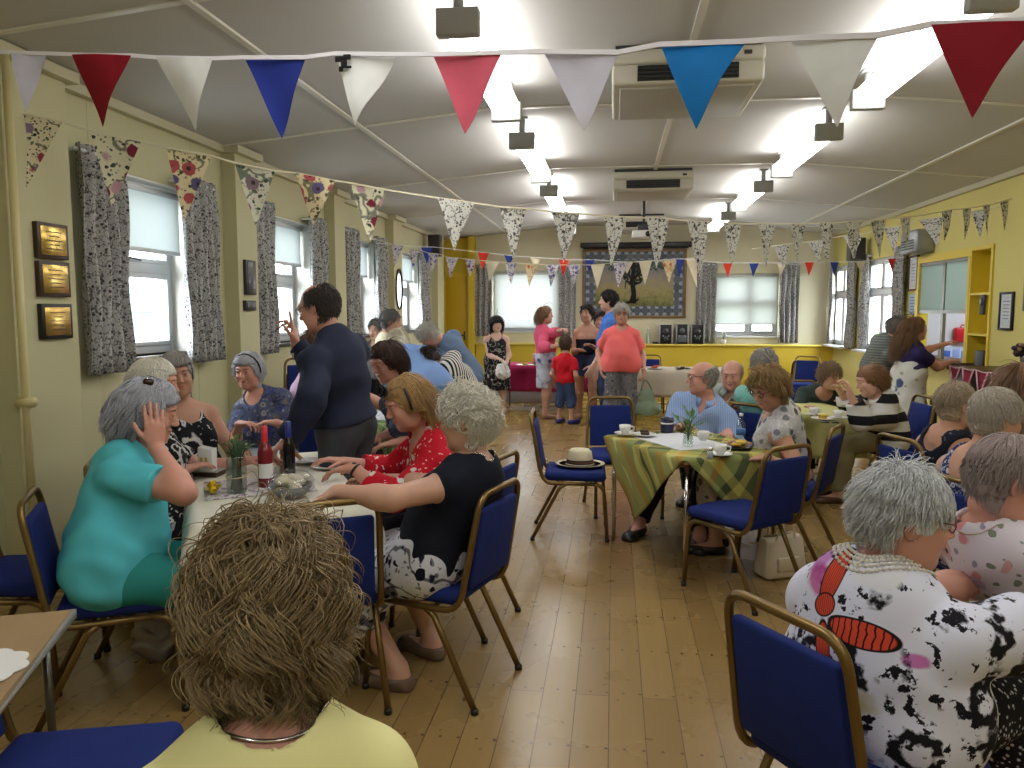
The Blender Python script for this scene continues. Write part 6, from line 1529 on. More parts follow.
def watch(p, q, mat=WATCH, r=.032):
    m = MB(); W_, d = p.W[q], nrm(p.W[q]-p.E[q]); c = W_-d*.02; u = nrm(np.cross(d, (.3, .2, 1))); v = np.cross(d, u)
    m.tube([c+(u*math.cos(a)+v*math.sin(a))*r*p.sc for a in np.linspace(0, 6.283, 19)[:-1]], .0065, 6, closed=True, sq=(1, 1)); n = p.hand[q]['n']; m.sphere(c-n*r*p.sc, (.016, .016, .007), 8); return m.build('wristwatch', mat, p.root, world=True)
def ring(p, q):
    pass
def hairclip(p, x, y, z, mat, r=(.03, .012, .014)):
    m = MB(); c = p.P(x, y, z); m.rbox((-r[0], -r[1], -r[2]), (r[0], r[1], r[2]), .008); M4 = Matrix.Identity(4)
    for k in range(len(m.v)): m.v[k] = tuple(c+p.HR@np.array(m.v[k]))
    return m.build('hair_clip', mat, p.root, world=True)
def headband(p, mat, tilt=-.35, r=.006, R=(.098, .108), zc=.03):
    m = MB(); pts = []
    for a in np.linspace(-.25, math.pi+.25, 24): pts.append(p.P(R[0]*math.cos(a), -.0+R[1]*.12-tilt*.06*math.sin(a), zc+R[1]*math.sin(a)-.01))
    m.tube(pts, r, 6, sq=(1, 2.2)); return m.build('headband', mat, p.root, world=True)

# ---- left side -------------------------------------------------------------------
TEAL = fabric('turquoise_jersey', (84, 186, 200), var=.08)
p = Person('person in a turquoise top with clipped grey hair, resting cheek on hand', (-2.02, 2.80, .59), W(149, 413, 2.98), -62, -66, 14, sex='f', fat=1.32, sc=1.05, skin='pink', vox=.007, hvox=.004, eyes=True,
           R=W(156, 447, 2.84), L=W(152, 497, 3.02), poleR=(.12, -.55, -.85), handR=dict(d=(-.06, .05, 1), n=(-.5, .8, .1), curl=.22), handL=dict(d=(.4, -.3, -.75), n=(-.6, -.3, 0), curl=.3), feet=((-1.55, 3.15, .09), (-1.45, 2.95, .09)))
p.body(); p.top(TEAL, 'blouse', e=.016, sleeve=.62, hem=-.2, loose=.012, neck=(.03, .07), wr=(.006, 34)); p.trousers(fabric('teal_trousers', (40, 128, 124)), loose=.02); p.shoes(SHOE_B)
p.hair(hair_c('hair_silver_blue', (176, 178, 188), .3), n=3000, ln=.13, curl=.006, freq=55, thick=.012, low=-.095, r=.0019, lift=.08, sweep=(0, -.5, -.1), clumps=300, K=10, spread=.01, sidelow=-.03, seed=3, jit=.1, grav=.8, sidey=.0)
hairclip(p, .04, -.02, .128, flat('brown_clip', (46, 26, 24), .2), (.032, .02, .012))
BWP = floral('black_white_leaf', (24, 24, 26), [(230, 230, 226)], [(214, 214, 212)], 15, .22, .2, 1.8, density=.6, dark=(24, 24, 26))
p = Person('person with smooth white hair partly hidden behind the turquoise top', (-2.2, 3.46, .57), W(155, 384, 3.62), -66, -70, 8, fat=1.15, skin='pink', vox=.009, R=W(184, 470, 3.55), L=(-1.95, 3.85, .80), eyes=True)
p.body(); p.top(BWP, sleeve=.7, hem=-.15, neck=(.05, .08)); p.trousers(DARKT); p.hair(H_WHITE, n=1800, ln=.07, thick=.012, low=-.08, r=.0022, lift=.08, jit=.1, sweep=(0, -.2, -.2)); p.shoes(SHOE_K)
BWS = floral('black_white_swirl', (22, 24, 30), [(214, 216, 220)], [(226, 226, 224)], 8, .16, .13, 2.3, density=.6, dist=.8, dark=(22, 24, 30))
p = Person('smiling person with grey bob and black white sundress by the left window', (-2.46, 4.2, .57), W(177, 375, 4.15), -128, -140, 4, hroll=6, fat=1.08, skin='tan', vox=.009, R=W(190, 462, 3.9), L=(-2.1, 4.1, .8), smile=1.)
p.body(); p.top(BWS, 'sundress', sleeve=0, neck=(.09, .09), strap=(.07, .11), skirt=dict(ln=.55), wr=(.003, 30)); p.hair(H_GREY, n=1500, ln=.09, thick=.012, low=-.06, r=.0022, lift=.06, jit=.1, sweep=(.3, .1, 0), sidelow=-.04, K=9, grav=.8, sidey=.015); p.shoes(SHOE_K)
BLF = floral('blue_grey_floral', (84, 92, 122), [(60, 74, 150), (150, 150, 150), (110, 100, 90)], [(52, 56, 66), (140, 140, 140), (70, 70, 120)], 16, .3, .28, 2., density=.75)
p = Person('person in a blue floral blouse with a dark headband facing the camera', (-2.4, 5.32, .57), W(249, 371, 5.15), 178, 176, 8, fat=1.28, skin='pink', vox=.009, R=W(240, 424, 4.92), L=W(277, 423, 4.95), smile=.9, handR=dict(d=(.9, -.2, .1), curl=.6), handL=dict(d=(-.9, -.2, .1), curl=.6), poleR=(-.5, .3, -1), poleL=(.5, .3, -1))
p.body(); p.top(BLF, sleeve=.85, hem=-.16, neck=(.04, .078), vneck=.08, loose=.025); p.skirt(fabric('pale_blue_skirt', (186, 200, 214)), ln=.6); p.hair(H_SILVER, n=1600, ln=.08, thick=.013, low=-.06, r=.0022, lift=.1, jit=.14, sweep=(.2, -.1, -.1), sidelow=-.045, sidey=.03); headband(p, flat('navy_band', (22, 24, 40), .6)); p.shoes(SHOE_B)
# standing man with stick
hM = W(348, 458, 4.15)
p = Person('person in a navy sweater standing with a walking stick, pointing a finger upward', (hM[0], hM[1], .97), W(318, 308, 4.1), 78, 82, 18, sex='m', fat=1.02, sc=1.06, skin='pink', pose='stand', vox=.008, hvox=.0045, belly=.85, armk=.9, L=W(290, 437, 3.74), R=W(296, 345, 4.32), poleL=(.15, -.4, -.3), poleR=(-.2, .2, -1),
           handL=dict(d=(-.75, -.2, -.65), n=(.2, .1, -1), curl=.8), handR=dict(d=(-.12, 0, 1), n=(-.9, -.2, 0), curls=(.02, .75, .9, .95), thumb=.5), shw=1.05)
p.body(); p.top(NAVY, 'sweater', e=.022, sleeve=1.98, hem=.02, loose=.008, neck=(.015, .066), wr=(.007, 26), collar=NAVY); p.trousers(GREYT, loose=.022, wr=(.005, 26), waist=.12); p.shoes(SHOE_K)
p.hair(hair_c('hair_dark_brown_grey', (50, 42, 38), .4), n=1400, ln=.04, thick=.007, low=-.06, r=.0018, lift=.08, rimonly=.085, front=.05, seed=4, jit=.12, ear=True)
m = MB(); ear = [p.P(-.078, .0, .01), p.P(-.08, -.02, .02), p.P(-.078, -.03, .0)]; m.tube([p.P(-.05, .095, .018), p.P(-.076, .03, .02), p.P(-.079, -.02, .012)], .002, 5); m.tube([p.P(-.032+.02*math.cos(a), .1, .012+.017*math.sin(a)) for a in np.linspace(0, 6.28, 15)[:-1]], .0018, 5, closed=True); m.tube([p.P(.05, .095, .018), p.P(.076, .03, .02), p.P(.079, -.02, .012)], .002, 5); m.tube([p.P(.032+.02*math.cos(a), .1, .012+.017*math.sin(a)) for a in np.linspace(0, 6.28, 15)[:-1]], .0018, 5, closed=True); m.build('glasses', FR_B, p.root, world=True)
q = p.E['R']+(p.W['R']-p.E['R'])*.55; f = F(.02); p.arm(f, 'R', .018, 0, 1.9, .01); d = nrm(p.W['R']-p.E['R']); f.plane(q, -d); p.mesh('shirt_cuff', f, fabric('pale_shirt', (196, 196, 180)))
wk = p.W['L']+p.hand['L']['d']*.075+p.hand['L']['n']*.026
r = tag(empty('walking_stick', (wk[0], wk[1], 0)), 'wooden walking stick with a curved handle held by the man in navy', 'walking stick'); m = MB(); m.tube([(0, 0, .02), (0, 0, wk[2]-.03)]+[tuple(x) for x in bez((0, 0, wk[2]-.03), (.0, 0, wk[2]+.03), (.06, -.01, wk[2]+.0), 6)]+[(.11, -.02, wk[2]-.04)], .0115, 8); m.build('shaft', flat('honey_wood', (150, 110, 66), .4), r); m = MB(); m.tube([(0, 0, 0), (0, 0, .03)], .015, 8); m.build('rubber_tip', BLACK, r)
LIL = fabric('lilac_top', (190, 160, 186))
p = Person('person seated sideways in a lilac vest with one bare arm beside the standing man', (-1.98, 5.42, .58), W(315, 350, 5.5), -15, -30, 20, fat=1.15, skin='tan', vox=.01, L=(-2.05, 5.85, .78), R=(-1.6, 5.85, .78)); p.body(); p.top(LIL, sleeve=0, hem=-.15, neck=(.06, .08)); p.trousers(DARKT); p.hair(H_BROWN, n=700, ln=.1, thick=.015)
REDF = floral('red_white_floral', (196, 22, 44), [(232, 224, 220)], [(236, 228, 224), (220, 190, 190)], 18, .26, .22, 2.1, density=.66, dist=.9, dark=(240, 220, 200), stem=False)
p = Person('person in a red and white floral blouse with sunglasses pushed up in blonde hair', (-.83, 3.82, .57), W(407, 403, 3.62), 112, 125, 22, fat=1.2, sc=1.02, skin='pink', vox=.007, hvox=.004, L=W(352, 468, 3.42), R=W(345, 462, 3.75), handL=dict(d=(-.95, .1, -.15), n=(0, 0, -1), curl=.35), poleL=(.2, -.6, -.8))
p.body(); p.top(REDF, sleeve=1.62, hem=-.16, neck=(.07, .08), vneck=.12, loose=.016, wr=(.005, 34)); p.trousers(DARKT); p.shoes(SHOE_T); watch(p, 'L')
p.hair(H_BLONDE, n=2400, ln=.15, thick=.010, low=-.1, r=.0018, lift=.04, jit=.09, K=10, sweep=(0, -.6, -.1), sidelow=.0, seed=6, grav=.8, sidey=-.02); p.glasses(FR_B, top=True); headband(p, BLACK, tilt=.2, R=(.098, .112), zc=.018)
WL = floral('navy_white_leaves', (222, 226, 238), [(24, 28, 50)], [(22, 26, 48)], 10, .24, .24, 1.9, density=.7, dist=.8, dark=(24, 28, 50))
p = Person('person with white curls in sleeveless navy top, arm on a chair back', (-.72, 3.15, .58), W(466, 420, 3.12), 66, 78, 8, fat=1.22, sc=1.05, skin='fair', vox=.007, hvox=.004, L=W(336, 492, 2.80), R=(-1.12, 3.5, .80), poleL=(-.1, -.9, -.05), armk=.9, handL=dict(d=(-.85, -.2, -.42), n=(.1, -.15, -1), curl=.42, spread=1.3), feet=(PT(398, 668, Z=.09), PT(432, 638, Z=.09)), shz=(.01, 0))
p.body(); p.top(NAVYD, 'vest_top', e=.014, sleeve=0, hem=-.14, neck=(.03, .075), wr=(.004, 32), backneck=.02); p.skirt(WL, ln=.36, e=.014); p.shoes(flat('brown_sandal', (112, 92, 80), .5))
p.hair(H_WHITE, n=3600, ln=.05, curl=.010, freq=95, thick=.012, low=-.075, r=.0017, lift=.35, jit=.3, clumps=420, K=11, seed=5, sidelow=-.0, sidey=-.0, ear=True); hairclip(p, -.098, .0, .04, BLACK, (.004, .026, .005)); p.necklace(SILV, bead=.004, r=.08, n=60)
p = Person('person with dark auburn hair half hidden behind the blonde in red', (-1.1, 4.75, .57), W(387, 362, 4.65), 150, 140, 20, fat=1.05, skin='pink', vox=.01, L=(-1.35, 4.6, .78), R=(-1.5, 4.75, .78))
p.body(); p.top(floral('dark_blue_floral', (58, 62, 84), [(150, 140, 160), (130, 60, 80)], [(90, 96, 120)], 16, .28, .25), sleeve=1., hem=-.15); p.trousers(DARKT); p.hair(hair_c('hair_auburn', (58, 32, 26), .3), n=1200, ln=.13, thick=.010, low=-.1, lift=.05, jit=.08, K=9, r=.002, sidelow=-.06, grav=.8, sidey=0.)
# background standing group, left
p = Person('person with dark grey hair mostly hidden beyond the standing man', (-2.75, 8.6, .92), W(377, 330, 8.6), 170, 160, 10, pose='stand', skin='fair', vox=.013, sc=.98); p.body(); p.top(fabric('grey_top', (120, 118, 120)), sleeve=.6); p.trousers(DARKT); p.hair(H_DGREY, n=500, ln=.05, thick=.016)
p = Person('person with short grey hair and cream collar turned towards the windows', (-2.4, 8.1, .92), W(391, 322, 8.1), -75, -80, 10, pose='stand', skin='tan', vox=.012, sex='m'); p.body(); p.top(fabric('cream_hood', (206, 196, 170)), sleeve=1.9, collar=fabric('cream_hood', (206, 196, 170))); p.trousers(DARKT); p.hair(H_DGREY, n=600, ln=.035, thick=.012, r=.0025)
PBL = fabric('pale_blue_shirt', (128, 160, 214), var=.06)
hq = W(428, 398, 6.6); p = Person('person in a pale blue shirt bending over, seen from behind', (hq[0], hq[1], .95), W(398, 344, 6.95), 40, 35, 45, pose='stand', skin='fair', vox=.01, fat=1.3, L=W(398, 385, 7.0), R=W(425, 392, 7.1), sex='m'); p.body(); p.top(PBL, 'shirt', e=.022, sleeve=.7, hem=-.14, loose=.02, wr=(.006, 24)); p.trousers(fabric('pale_blue_grey', (150, 168, 196)), e=.016); p.hair(hair_c('hair_cream', (214, 206, 186), .2), n=600, ln=.05, thick=.016); p.shoes(SHOE_K)
hq = W(468, 385, 7.9); p = Person('person with grey hair in a slate blue shirt bending far forward', (hq[0], hq[1], .92), W(429, 336, 7.6), 85, 95, 60, pose='stand', skin='pink', vox=.01, fat=1.2, sex='m', L=W(425, 372, 7.4), R=W(430, 372, 7.9)); p.body(); p.top(fabric('slate_blue_shirt', (92, 112, 140)), 'shirt', e=.02, sleeve=.7, hem=-.12, loose=.02); p.trousers(DARKT); p.hair(hair_c('hair_pale_grey', (178, 174, 164), .25), n=700, ln=.05, thick=.014, r=.0024); p.shoes(SHOE_K)
hq = W(462, 395, 7.0); p = Person('person in a black and white striped top leaning over a table, head hidden', (hq[0], hq[1], .93), W(428, 362, 6.75), 70, 60, 60, pose='stand', skin='tan', vox=.011, fat=.95, L=W(440, 405, 6.7), R=(hq[0]-.5, hq[1]-.1, .8)); p.body(); p.top(stripes('black_white_stripe', (226, 224, 220), (24, 24, 28), .034, axis=1, frac=.5), sleeve=.5, hem=-.08); p.trousers(NAVYD); p.hair(H_DBROWN, n=500, ln=.08, thick=.016); p.shoes(SHOE_K)
# ---- hero in the left foreground ---------------------------------------------------
YEL = fabric('lemon_crepe', (240, 236, 170), var=.03, weave=2400)
hc = PT(270, 606, D=1.17)
p = Person('person with ash blonde curls in a lemon yellow dress, back to camera', (hc[0]-.01, hc[1]-.10, .52), hc, 26, 26, 12, fat=1.06, sc=1.03, skin='pink', vox=.006, hvox=.004, eyes=False, L=(-.56, 1.22, .62), R=(-.5, 1.4, .6), shz=(-.03, .01), shw=.9)
p.body(); p.top(YEL, 'dress', e=.018, sleeve=.7, neck=(.026, .077), backneck=.032, skirt=dict(ln=.55), wr=(.0025, 26), loose=.006)
p.hair(H_ASH, n=8000, ln=.1, curl=.016, freq=72, thick=.006, low=-.082, r=.0011, lift=.3, jit=.22, clumps=170, K=16, seed=12, spread=.012, sidelow=-.05, sides=3, capvox=.005, grav=.7)
m = MB(); zp = [p.surf(p.Nk-p.us*(.03+.014*k)-p.tf*.4, p.tf, ('dress',)) for k in range(9)]; zp = [q-p.tf*.001 for q in zp if q is not None]
if len(zp) > 2: m.tube(zp, .0035, 5); m.build('zip', flat('zip_brass', (150, 138, 84), .4, .5), p.root, world=True)
p.necklace(SILV, r=.083, n=40, tube=.0032)

# ---- centre group ------------------------------------------------------------------
def stand(label, px, ytop, yfoot, Y, yaw, stature=None, **kw):
    """standing figure: feet at (px,yfoot) on the floor"""
    b = PT(px, yfoot, Z=0) if Y is None else np.array((*W(px, 400, Y)[:2], 0))
    top = PT(px, ytop, Y=b[1])[2] if stature is None else stature; s = top/1.62; lean = kw.pop('lean', (0, 0))
    head = np.array((b[0]+lean[0], b[1]+lean[1], top-.118*s)); hip = np.array((b[0], b[1], .90*s-.0))
    kw.setdefault('sc', s); return Person(label, hip, head, yaw, pose='stand', vox=kw.pop('vox', .012), hvox=kw.pop('hvox', .006), **kw)
BLKF = floral('black_small_floral', (26, 26, 34), [(196, 190, 186), (150, 120, 130)], [(150, 150, 140)], 15, .2, .16, 2., density=.45)
p = stand('person with a black bob in a dark floral sundress holding a white bag', 497, 317, 413, None, 190, hyaw=200, skin='pale', fat=1.02, L=W(507, 361, 11.65), R=W(497, 358, 11.65), smile=.8); p.body(); p.top(BLKF, 'sundress', sleeve=0, neck=(.09, .09), strap=(.085, .1), skirt=dict(ln=.55, flare=.08)); p.hair(H_BLACK, n=900, ln=.17, thick=.018, low=-.11, lift=.06, jit=.08, K=9, fringe=(.1, .4, -.5), sidelow=-.1, r=.003, grav=.8); p.shoes(SHOE_T)
wb = (p.W['L']+p.W['R'])/2; carrier((wb[0]+.02, wb[1]-.06, wb[2]-.3), 'white patterned bag held by the black haired woman', .95, (226, 224, 222))
FLW = floral('white_blue_floral_skirt', (204, 210, 226), [(150, 60, 84), (80, 90, 150)], [(150, 160, 190)], 7, .2, .16, 2., density=.5)
p = stand('person in a pink cardigan and white floral dress turned to the right', 545, 307, 418, None, -80, hyaw=-85, hpitch=0, skin='fair', L=W(562, 330, 11.0), R=W(557, 346, 10.95), handL=dict(curl=.6)); p.body(); p.top(FLW, 'dress', sleeve=0, skirt=dict(ln=.5, flare=.0)); p.top(fabric('rose_pink_cardigan', (216, 90, 120)), 'cardigan', e=.022, sleeve=1.6, hem=.06, neck=(.1, .08), vneck=.2); p.hair(hair_c('hair_light_brown', (128, 98, 72), .35), n=900, ln=.17, thick=.008, low=-.1, lift=.03, jit=.06, K=9, r=.003, sidelow=-.04, grav=.9, sidey=-.02); p.shoes(SHOE_T)
RED = fabric('bright_red_tshirt', (196, 24, 40))
p = stand('small boy in a red T-shirt and blue shorts seen from behind', 565, 338, 424, None, -25, hyaw=0, hpitch=0, skin='tan', sex='m', fat=.85, hs=1.25, shw=.95, belly=.8); p.body(); p.top(RED, 'tshirt', sleeve=.6, hem=-.12, neck=(.02, .06)); p.trousers(DENIM, 'shorts', ln=1.1, loose=.02); p.hair(H_BROWN, n=500, ln=.04, thick=.012, r=.003); p.shoes(SHOE_N)
p = stand('person in a black strapless top and denim shorts with sunglasses on the head', 586, 306, 418, 11.4, 170, hyaw=160, hpitch=-2, skin='tan', L=W(592, 346, 11.1), R=W(579, 350, 11.15)); p.body(); p.strapless(NAVYD, zt=.6, hem=.02); p.trousers(DENIM, 'shorts', ln=.62, loose=.02, e=.016, waist=.14); p.hair(H_DBROWN, n=700, ln=.05, thick=.01, r=.003, sweep=(0, -.6, .1)); p.glasses(FR_B, top=True); p.shoes(SHOE_T)
BLT = fabric('bright_blue_tshirt', (74, 122, 206))
p = stand('tall person in a bright blue T-shirt with short dark hair turned left', 607, 291, 420, 10.9, 95, hyaw=88, hpitch=2, skin='pale', sex='m', L=W(594, 365, 10.6), R=W(598, 368, 11.0)); p.body(); p.top(BLT, 'tshirt', sleeve=.62, hem=-.14, neck=(.015, .066), loose=.02); p.trousers(DENIM); p.hair(H_BLACK, n=600, ln=.03, thick=.01, r=.003, sidelow=.0); p.shoes(SHOE_K)
p = stand('dark haired person half hidden behind the blue T-shirt', 599, 313, 420, 11.9, 180, skin='fair', L=None); p.body(); p.top(GREYT, sleeve=.6); p.trousers(DARKT); p.hair(H_DBROWN, n=500, ln=.06, thick=.014, r=.003)
CORAL = fabric('coral_pink_tshirt', (240, 112, 112), var=.06); PATT = floral('grey_patterned_trousers', (112, 112, 116), [(70, 70, 76), (150, 146, 146)], [(80, 80, 84)], 18, .28, .25)
p = stand('person in a coral pink T-shirt walking toward the camera with a bag', 620, 305, 433, None, 182, hyaw=180, hpitch=2, skin='pink', fat=1.32, vox=.009, hvox=.0045, R=W(601, 368, 10.15), L=W(644, 371, 10.1), smile=1.2, handL=dict(d=(0, 0, -1), curl=.8)); p.body(); p.top(CORAL, 'tshirt', e=.02, sleeve=.68, hem=-.13, neck=(.035, .075), loose=.02, wr=(.0045, 26)); p.trousers(PATT, loose=.04); p.hair(hair_c('hair_pale_grey', (178, 174, 164), .25), n=900, ln=.05, thick=.016, r=.0028, sweep=(0, -.2, 0)); p.glasses(FR_R); p.shoes(SHOE_B); watch(p, 'L', SILV)
b_ = p.W['L']+p.hand['L']['d']*.08
r = tag(empty('shoulder_bag', (b_[0]+.04, b_[1], b_[2]-.5)), 'sage green cloth bag hanging from the hand of the woman in coral', 'bag'); f = F(.05); f.cone((0, 0, .06), (0, 0, .26), .16, .10, .05, flat=(np.array((0, 1., 0)), 1.9)); f.ell((0, 0, .09), (.19, .1, .09)); f.plane((0, 0, .005), -UP); f.disp = wrinkle(.008, 40, 3); V, Q = polygonize(f, .012); meshobj('bag_body', V, Q, fabric('sage_canvas', (128, 146, 126)), r); m = MB(); m.tube(bez((-.07, 0, .32), (-.04, 0, .6), (.07, 0, .32), 9), .012, 6); m.build('handle', fabric('sage_canvas', (128, 146, 126)), r)

# ---- right side ---------------------------------------------------------------------
LBS = stripes('pale_blue_stripe_shirt', (158, 182, 224), (138, 164, 214), .016, axis=0, frac=.5)
p = Person('bald person in a light blue shirt and glasses looking left', (.62, 6.0, .57), W(702, 378, 5.85), 165, 100, 2, sex='m', fat=1.2, skin='pink', vox=.008, hvox=.0045, R=W(680, 428, 5.62), L=W(728, 432, 5.62), poleR=(-.3, .4, -1), poleL=(.4, .3, -1), feet=((.6, 5.25, .09), (.20, 5.48, .09)), handL=dict(d=(-.2, -1, -.1)), knees=((-.1, -1, .5), (-.5, -1, .4)))
p.body(); p.top(LBS, 'shirt', e=.02, sleeve=.72, hem=-.14, vneck=.16, neck=(.04, .072), collar=LBS, loose=.02, wr=(.007, 30)); p.trousers(DARKT); p.hair(H_GREY, n=500, ln=.025, thick=.005, rimonly=.06, front=.03, r=.002, low=-.06); p.glasses(FR_B, w=.024, hh=.017); p.shoes(SHOE_K)
p = Person('bald person in a pale green shirt seated behind the man in light blue', (.85, 6.85, .57), W(732, 375, 6.6), 165, 160, 12, sex='m', fat=1.05, skin='pink', vox=.01, L=(1.0, 6.3, .78), R=(.75, 6.3, .78)); p.body(); p.top(fabric('pale_green_shirt', (170, 186, 178)), 'shirt', sleeve=.7, collar=fabric('pale_green_shirt', (170, 186, 178)), vneck=.08); p.trousers(DARKT); p.hair(H_GREY, n=400, ln=.02, thick=.004, rimonly=.06, front=.03, r=.002); p.shoes(SHOE_K)
p = Person('person with short grey hair and pale teal top behind the blonde reader', (1.2, 6.3, .57), W(764, 366, 6.15), -35, -20, 5, fat=1.1, skin='pink', vox=.01, L=(1.2, 6.8, .8), R=(1.5, 6.6, .8)); p.body(); p.top(floral('pale_teal_print', (130, 190, 176), [(220, 226, 214)], None, 12, .25), sleeve=.5); p.trousers(DARKT); p.hair(H_GREY, n=1000, ln=.04, curl=.005, freq=90, thick=.01, r=.0025, lift=.25); p.shoes(SHOE_B)
GRP = floral('grey_rose_print', (188, 188, 190), [(120, 122, 128), (90, 92, 100)], [(214, 212, 212)], 15, .34, .22, 1.8, density=.75, dark=(60, 60, 66))
p = Person('blonde person in a grey rose print dress reading at the checked table', (1.1, 5.08, .58), W(768, 388, 4.92), 75, 122, 28, fat=1.22, sc=1.02, skin='tan', vox=.0075, hvox=.0045, L=W(765, 458, 4.72), R=W(748, 446, 5.0), handL=dict(d=(-1, .15, -.1), n=(0, 0, -1), curl=.3), poleL=(.4, -.5, -.8))
p.body(); p.top(GRP, 'dress', sleeve=0, neck=(.06, .08), skirt=dict(ln=.5), wr=(.005, 30)); p.hair(hair_c('hair_golden_brown', (150, 122, 78), .4), n=2600, ln=.085, curl=.006, freq=60, thick=.012, low=-.08, r=.002, lift=.25, jit=.16, clumps=260, K=10, sidelow=-.02, sidey=.02, seed=8); p.glasses(FR_B); p.shoes(SHOE_K); watch(p, 'L')
DGT = fabric('dark_green_tshirt', (44, 56, 54))
p = Person('person in a dark green T-shirt with short brown hair and glasses', (1.96, 7.88, .57), W(830, 376, 7.45), 178, -150, 8, fat=1.15, skin='tan', vox=.01, R=W(806, 408, 7.2), L=W(846, 405, 7.3)); p.body(); p.top(DGT, sleeve=.7, hem=-.14, neck=(.02, .075)); p.trousers(DARKT); p.hair(hair_c('hair_brown_streaked', (120, 96, 70), .45), n=1200, ln=.055, thick=.011, low=-.05, r=.0024, lift=.14, sweep=(.2, .1, 0)); p.glasses(FR_B); p.shoes(SHOE_K)
RUG = stripes('black_white_rugby_stripe', (206, 204, 200), (24, 24, 30), .155, axis=2, frac=.5)
p = Person('person in a broad black and white striped rugby top at the lemon table', (2.3, 6.78, .57), W(870, 381, 6.62), 88, 95, 16, fat=1.12, skin='fair', vox=.0085, L=W(850, 394, 6.4), R=(1.95, 6.9, .9), poleL=(.2, -.2, -1), handL=dict(d=(-.2, .2, 1), n=(-1, .2, 0), curl=.8), feet=((1.88, 6.62, .09), (1.9, 6.86, .09)))
p.body(); p.top(RUG, 'rugby_top', e=.026, sleeve=1.7, hem=-.16, loose=.02, wr=(.008, 26), collar=fabric('white_collar', (214, 212, 206))); p.trousers(KHAKI, loose=.02); p.hair(hair_c('hair_mid_brown', (138, 104, 72), .35), n=1300, ln=.09, thick=.008, low=-.06, r=.002, lift=.04, jit=.08, sweep=(0, -.7, .0), sidelow=.0, sidey=-.01); p.shoes(SHOE_B)
m = MB(); bn = p.P(0, -.11, .05); m.sphere(bn, (.035, .035, .03), 10); m.build('hair_bun', H_BLONDE, p.root, world=True)
GST = stripes('grey_green_stripe_polo', (112, 118, 112), (84, 90, 88), .03, axis=2, frac=.5)
hq = W(880, 385, 9.0); p = Person('person in a grey striped polo bending towards the serving hatch', (3.0, 9.3, .95), W(897, 328, 9.15), -85, -85, 15, sex='m', pose='stand', fat=1.2, skin='tan', vox=.011, L=(3.65, 9.6, 1.08), R=(3.6, 9.15, 1.02)); p.body(); p.top(GST, 'polo_shirt', sleeve=.65, hem=-.14, loose=.02, e=.02); p.trousers(DARKT); p.hair(H_DGREY, n=600, ln=.03, thick=.01, r=.0025); p.shoes(SHOE_K)
p = Person('person with long brown hair and white floral skirt at the serving hatch', (3.1, 8.6, .93), W(916, 329, 8.65), -78, -82, -4, pose='stand', skin='pink', fat=1.0, vox=.0095, L=(3.6, 8.98, 1.24), R=(3.56, 8.72, 1.06), smile=.6); p.body(); p.top(fabric('navy_purple_tshirt', (44, 36, 84)), 'tshirt', sleeve=.6, hem=-.02, neck=(.03, .075)); p.skirt(floral('white_blue_rose_skirt', (206, 206, 198), [(70, 90, 130), (110, 130, 150)], [(150, 160, 150)], 6, .3, .2, 2., density=.6, stem=False), ln=.62, flare=.1); p.hair(hair_c('hair_long_brown', (112, 80, 50), .4), n=1500, ln=.36, thick=.008, low=-.12, lift=.02, jit=.06, K=14, r=.0026, sidelow=-.02, sweep=(0, -.6, 0), grav=.9, sidey=-.03); p.shoes(SHOE_T)
DKD = floral('navy_spot', (26, 28, 44), [(90, 92, 110)], None, 30, .2, density=.6)
p = Person('person with cropped grey brown hair in a dark spotted top, back turned', (1.92, 4.64, .57), W(957, 405, 4.6), -70, -75, 6, fat=1.15, skin='tan', vox=.008, L=(2.55, 4.85, .74), R=(2.5, 4.5, .74)); p.body(); p.top(DKD, sleeve=0, hem=-.15, neck=(.05, .085), backneck=.05, strap=(.085, .07)); p.trousers(DARKT); p.hair(H_MIX, n=2000, ln=.03, thick=.007, low=-.075, r=.002, lift=.12, jit=.15, seed=9, ear=True); p.shoes(SHOE_K)
BWD = floral('blue_white_scroll', (40, 52, 100), [(206, 210, 222)], [(190, 196, 214)], 24, .26, .24, 1.7, density=.75, dist=.6, dark=(40, 52, 100))
p = Person('person with short grey hair in a blue and white patterned sundress, back turned', (1.62, 3.6, .57), W(996, 418, 3.58), -68, -80, 10, fat=1.25, skin='tan', vox=.0075, L=(2.2, 3.9, .77), R=(2.16, 3.55, .77)); p.body(); p.top(BWD, 'sundress', sleeve=0, neck=(.06, .085), backneck=.06, strap=(.09, .12), skirt=dict(ln=.5)); p.hair(hair_c('hair_grey_beige', (168, 160, 146), .3), n=2600, ln=.05, thick=.008, low=-.07, r=.0018, lift=.15, jit=.16, sweep=(.2, .2, -.1), seed=10, sidelow=-.0, ear=True, sidey=.02); p.shoes(SHOE_K)
p = Person('person with long light brown hair partly cut off at the right edge beside the piano', (2.9, 5.7, .57), W(1024, 383, 5.55), -150, -110, 10, fat=1., skin='fair', vox=.01, L=(3.05, 5.2, .7), R=(2.8, 5.25, .7)); p.body(); p.top(fabric('brown_top', (110, 90, 76)), sleeve=.7); p.trousers(DARKT); p.hair(hair_c('hair_light_brown', (128, 98, 72), .35), n=900, ln=.2, thick=.014, low=-.1, lift=.05, jit=.08, K=9, r=.0025, sidelow=-.08); p.shoes(SHOE_K); chair(2.92, 5.74, -150, 'blue banquet chair of the long haired person at the right edge')
WFB = floral('white_pink_blossom', (214, 206, 216), [(206, 140, 150), (190, 170, 200), (206, 160, 160)], [(120, 126, 110), (150, 140, 160)], 14, .4, .28, 2.0, density=.78, stem=False)
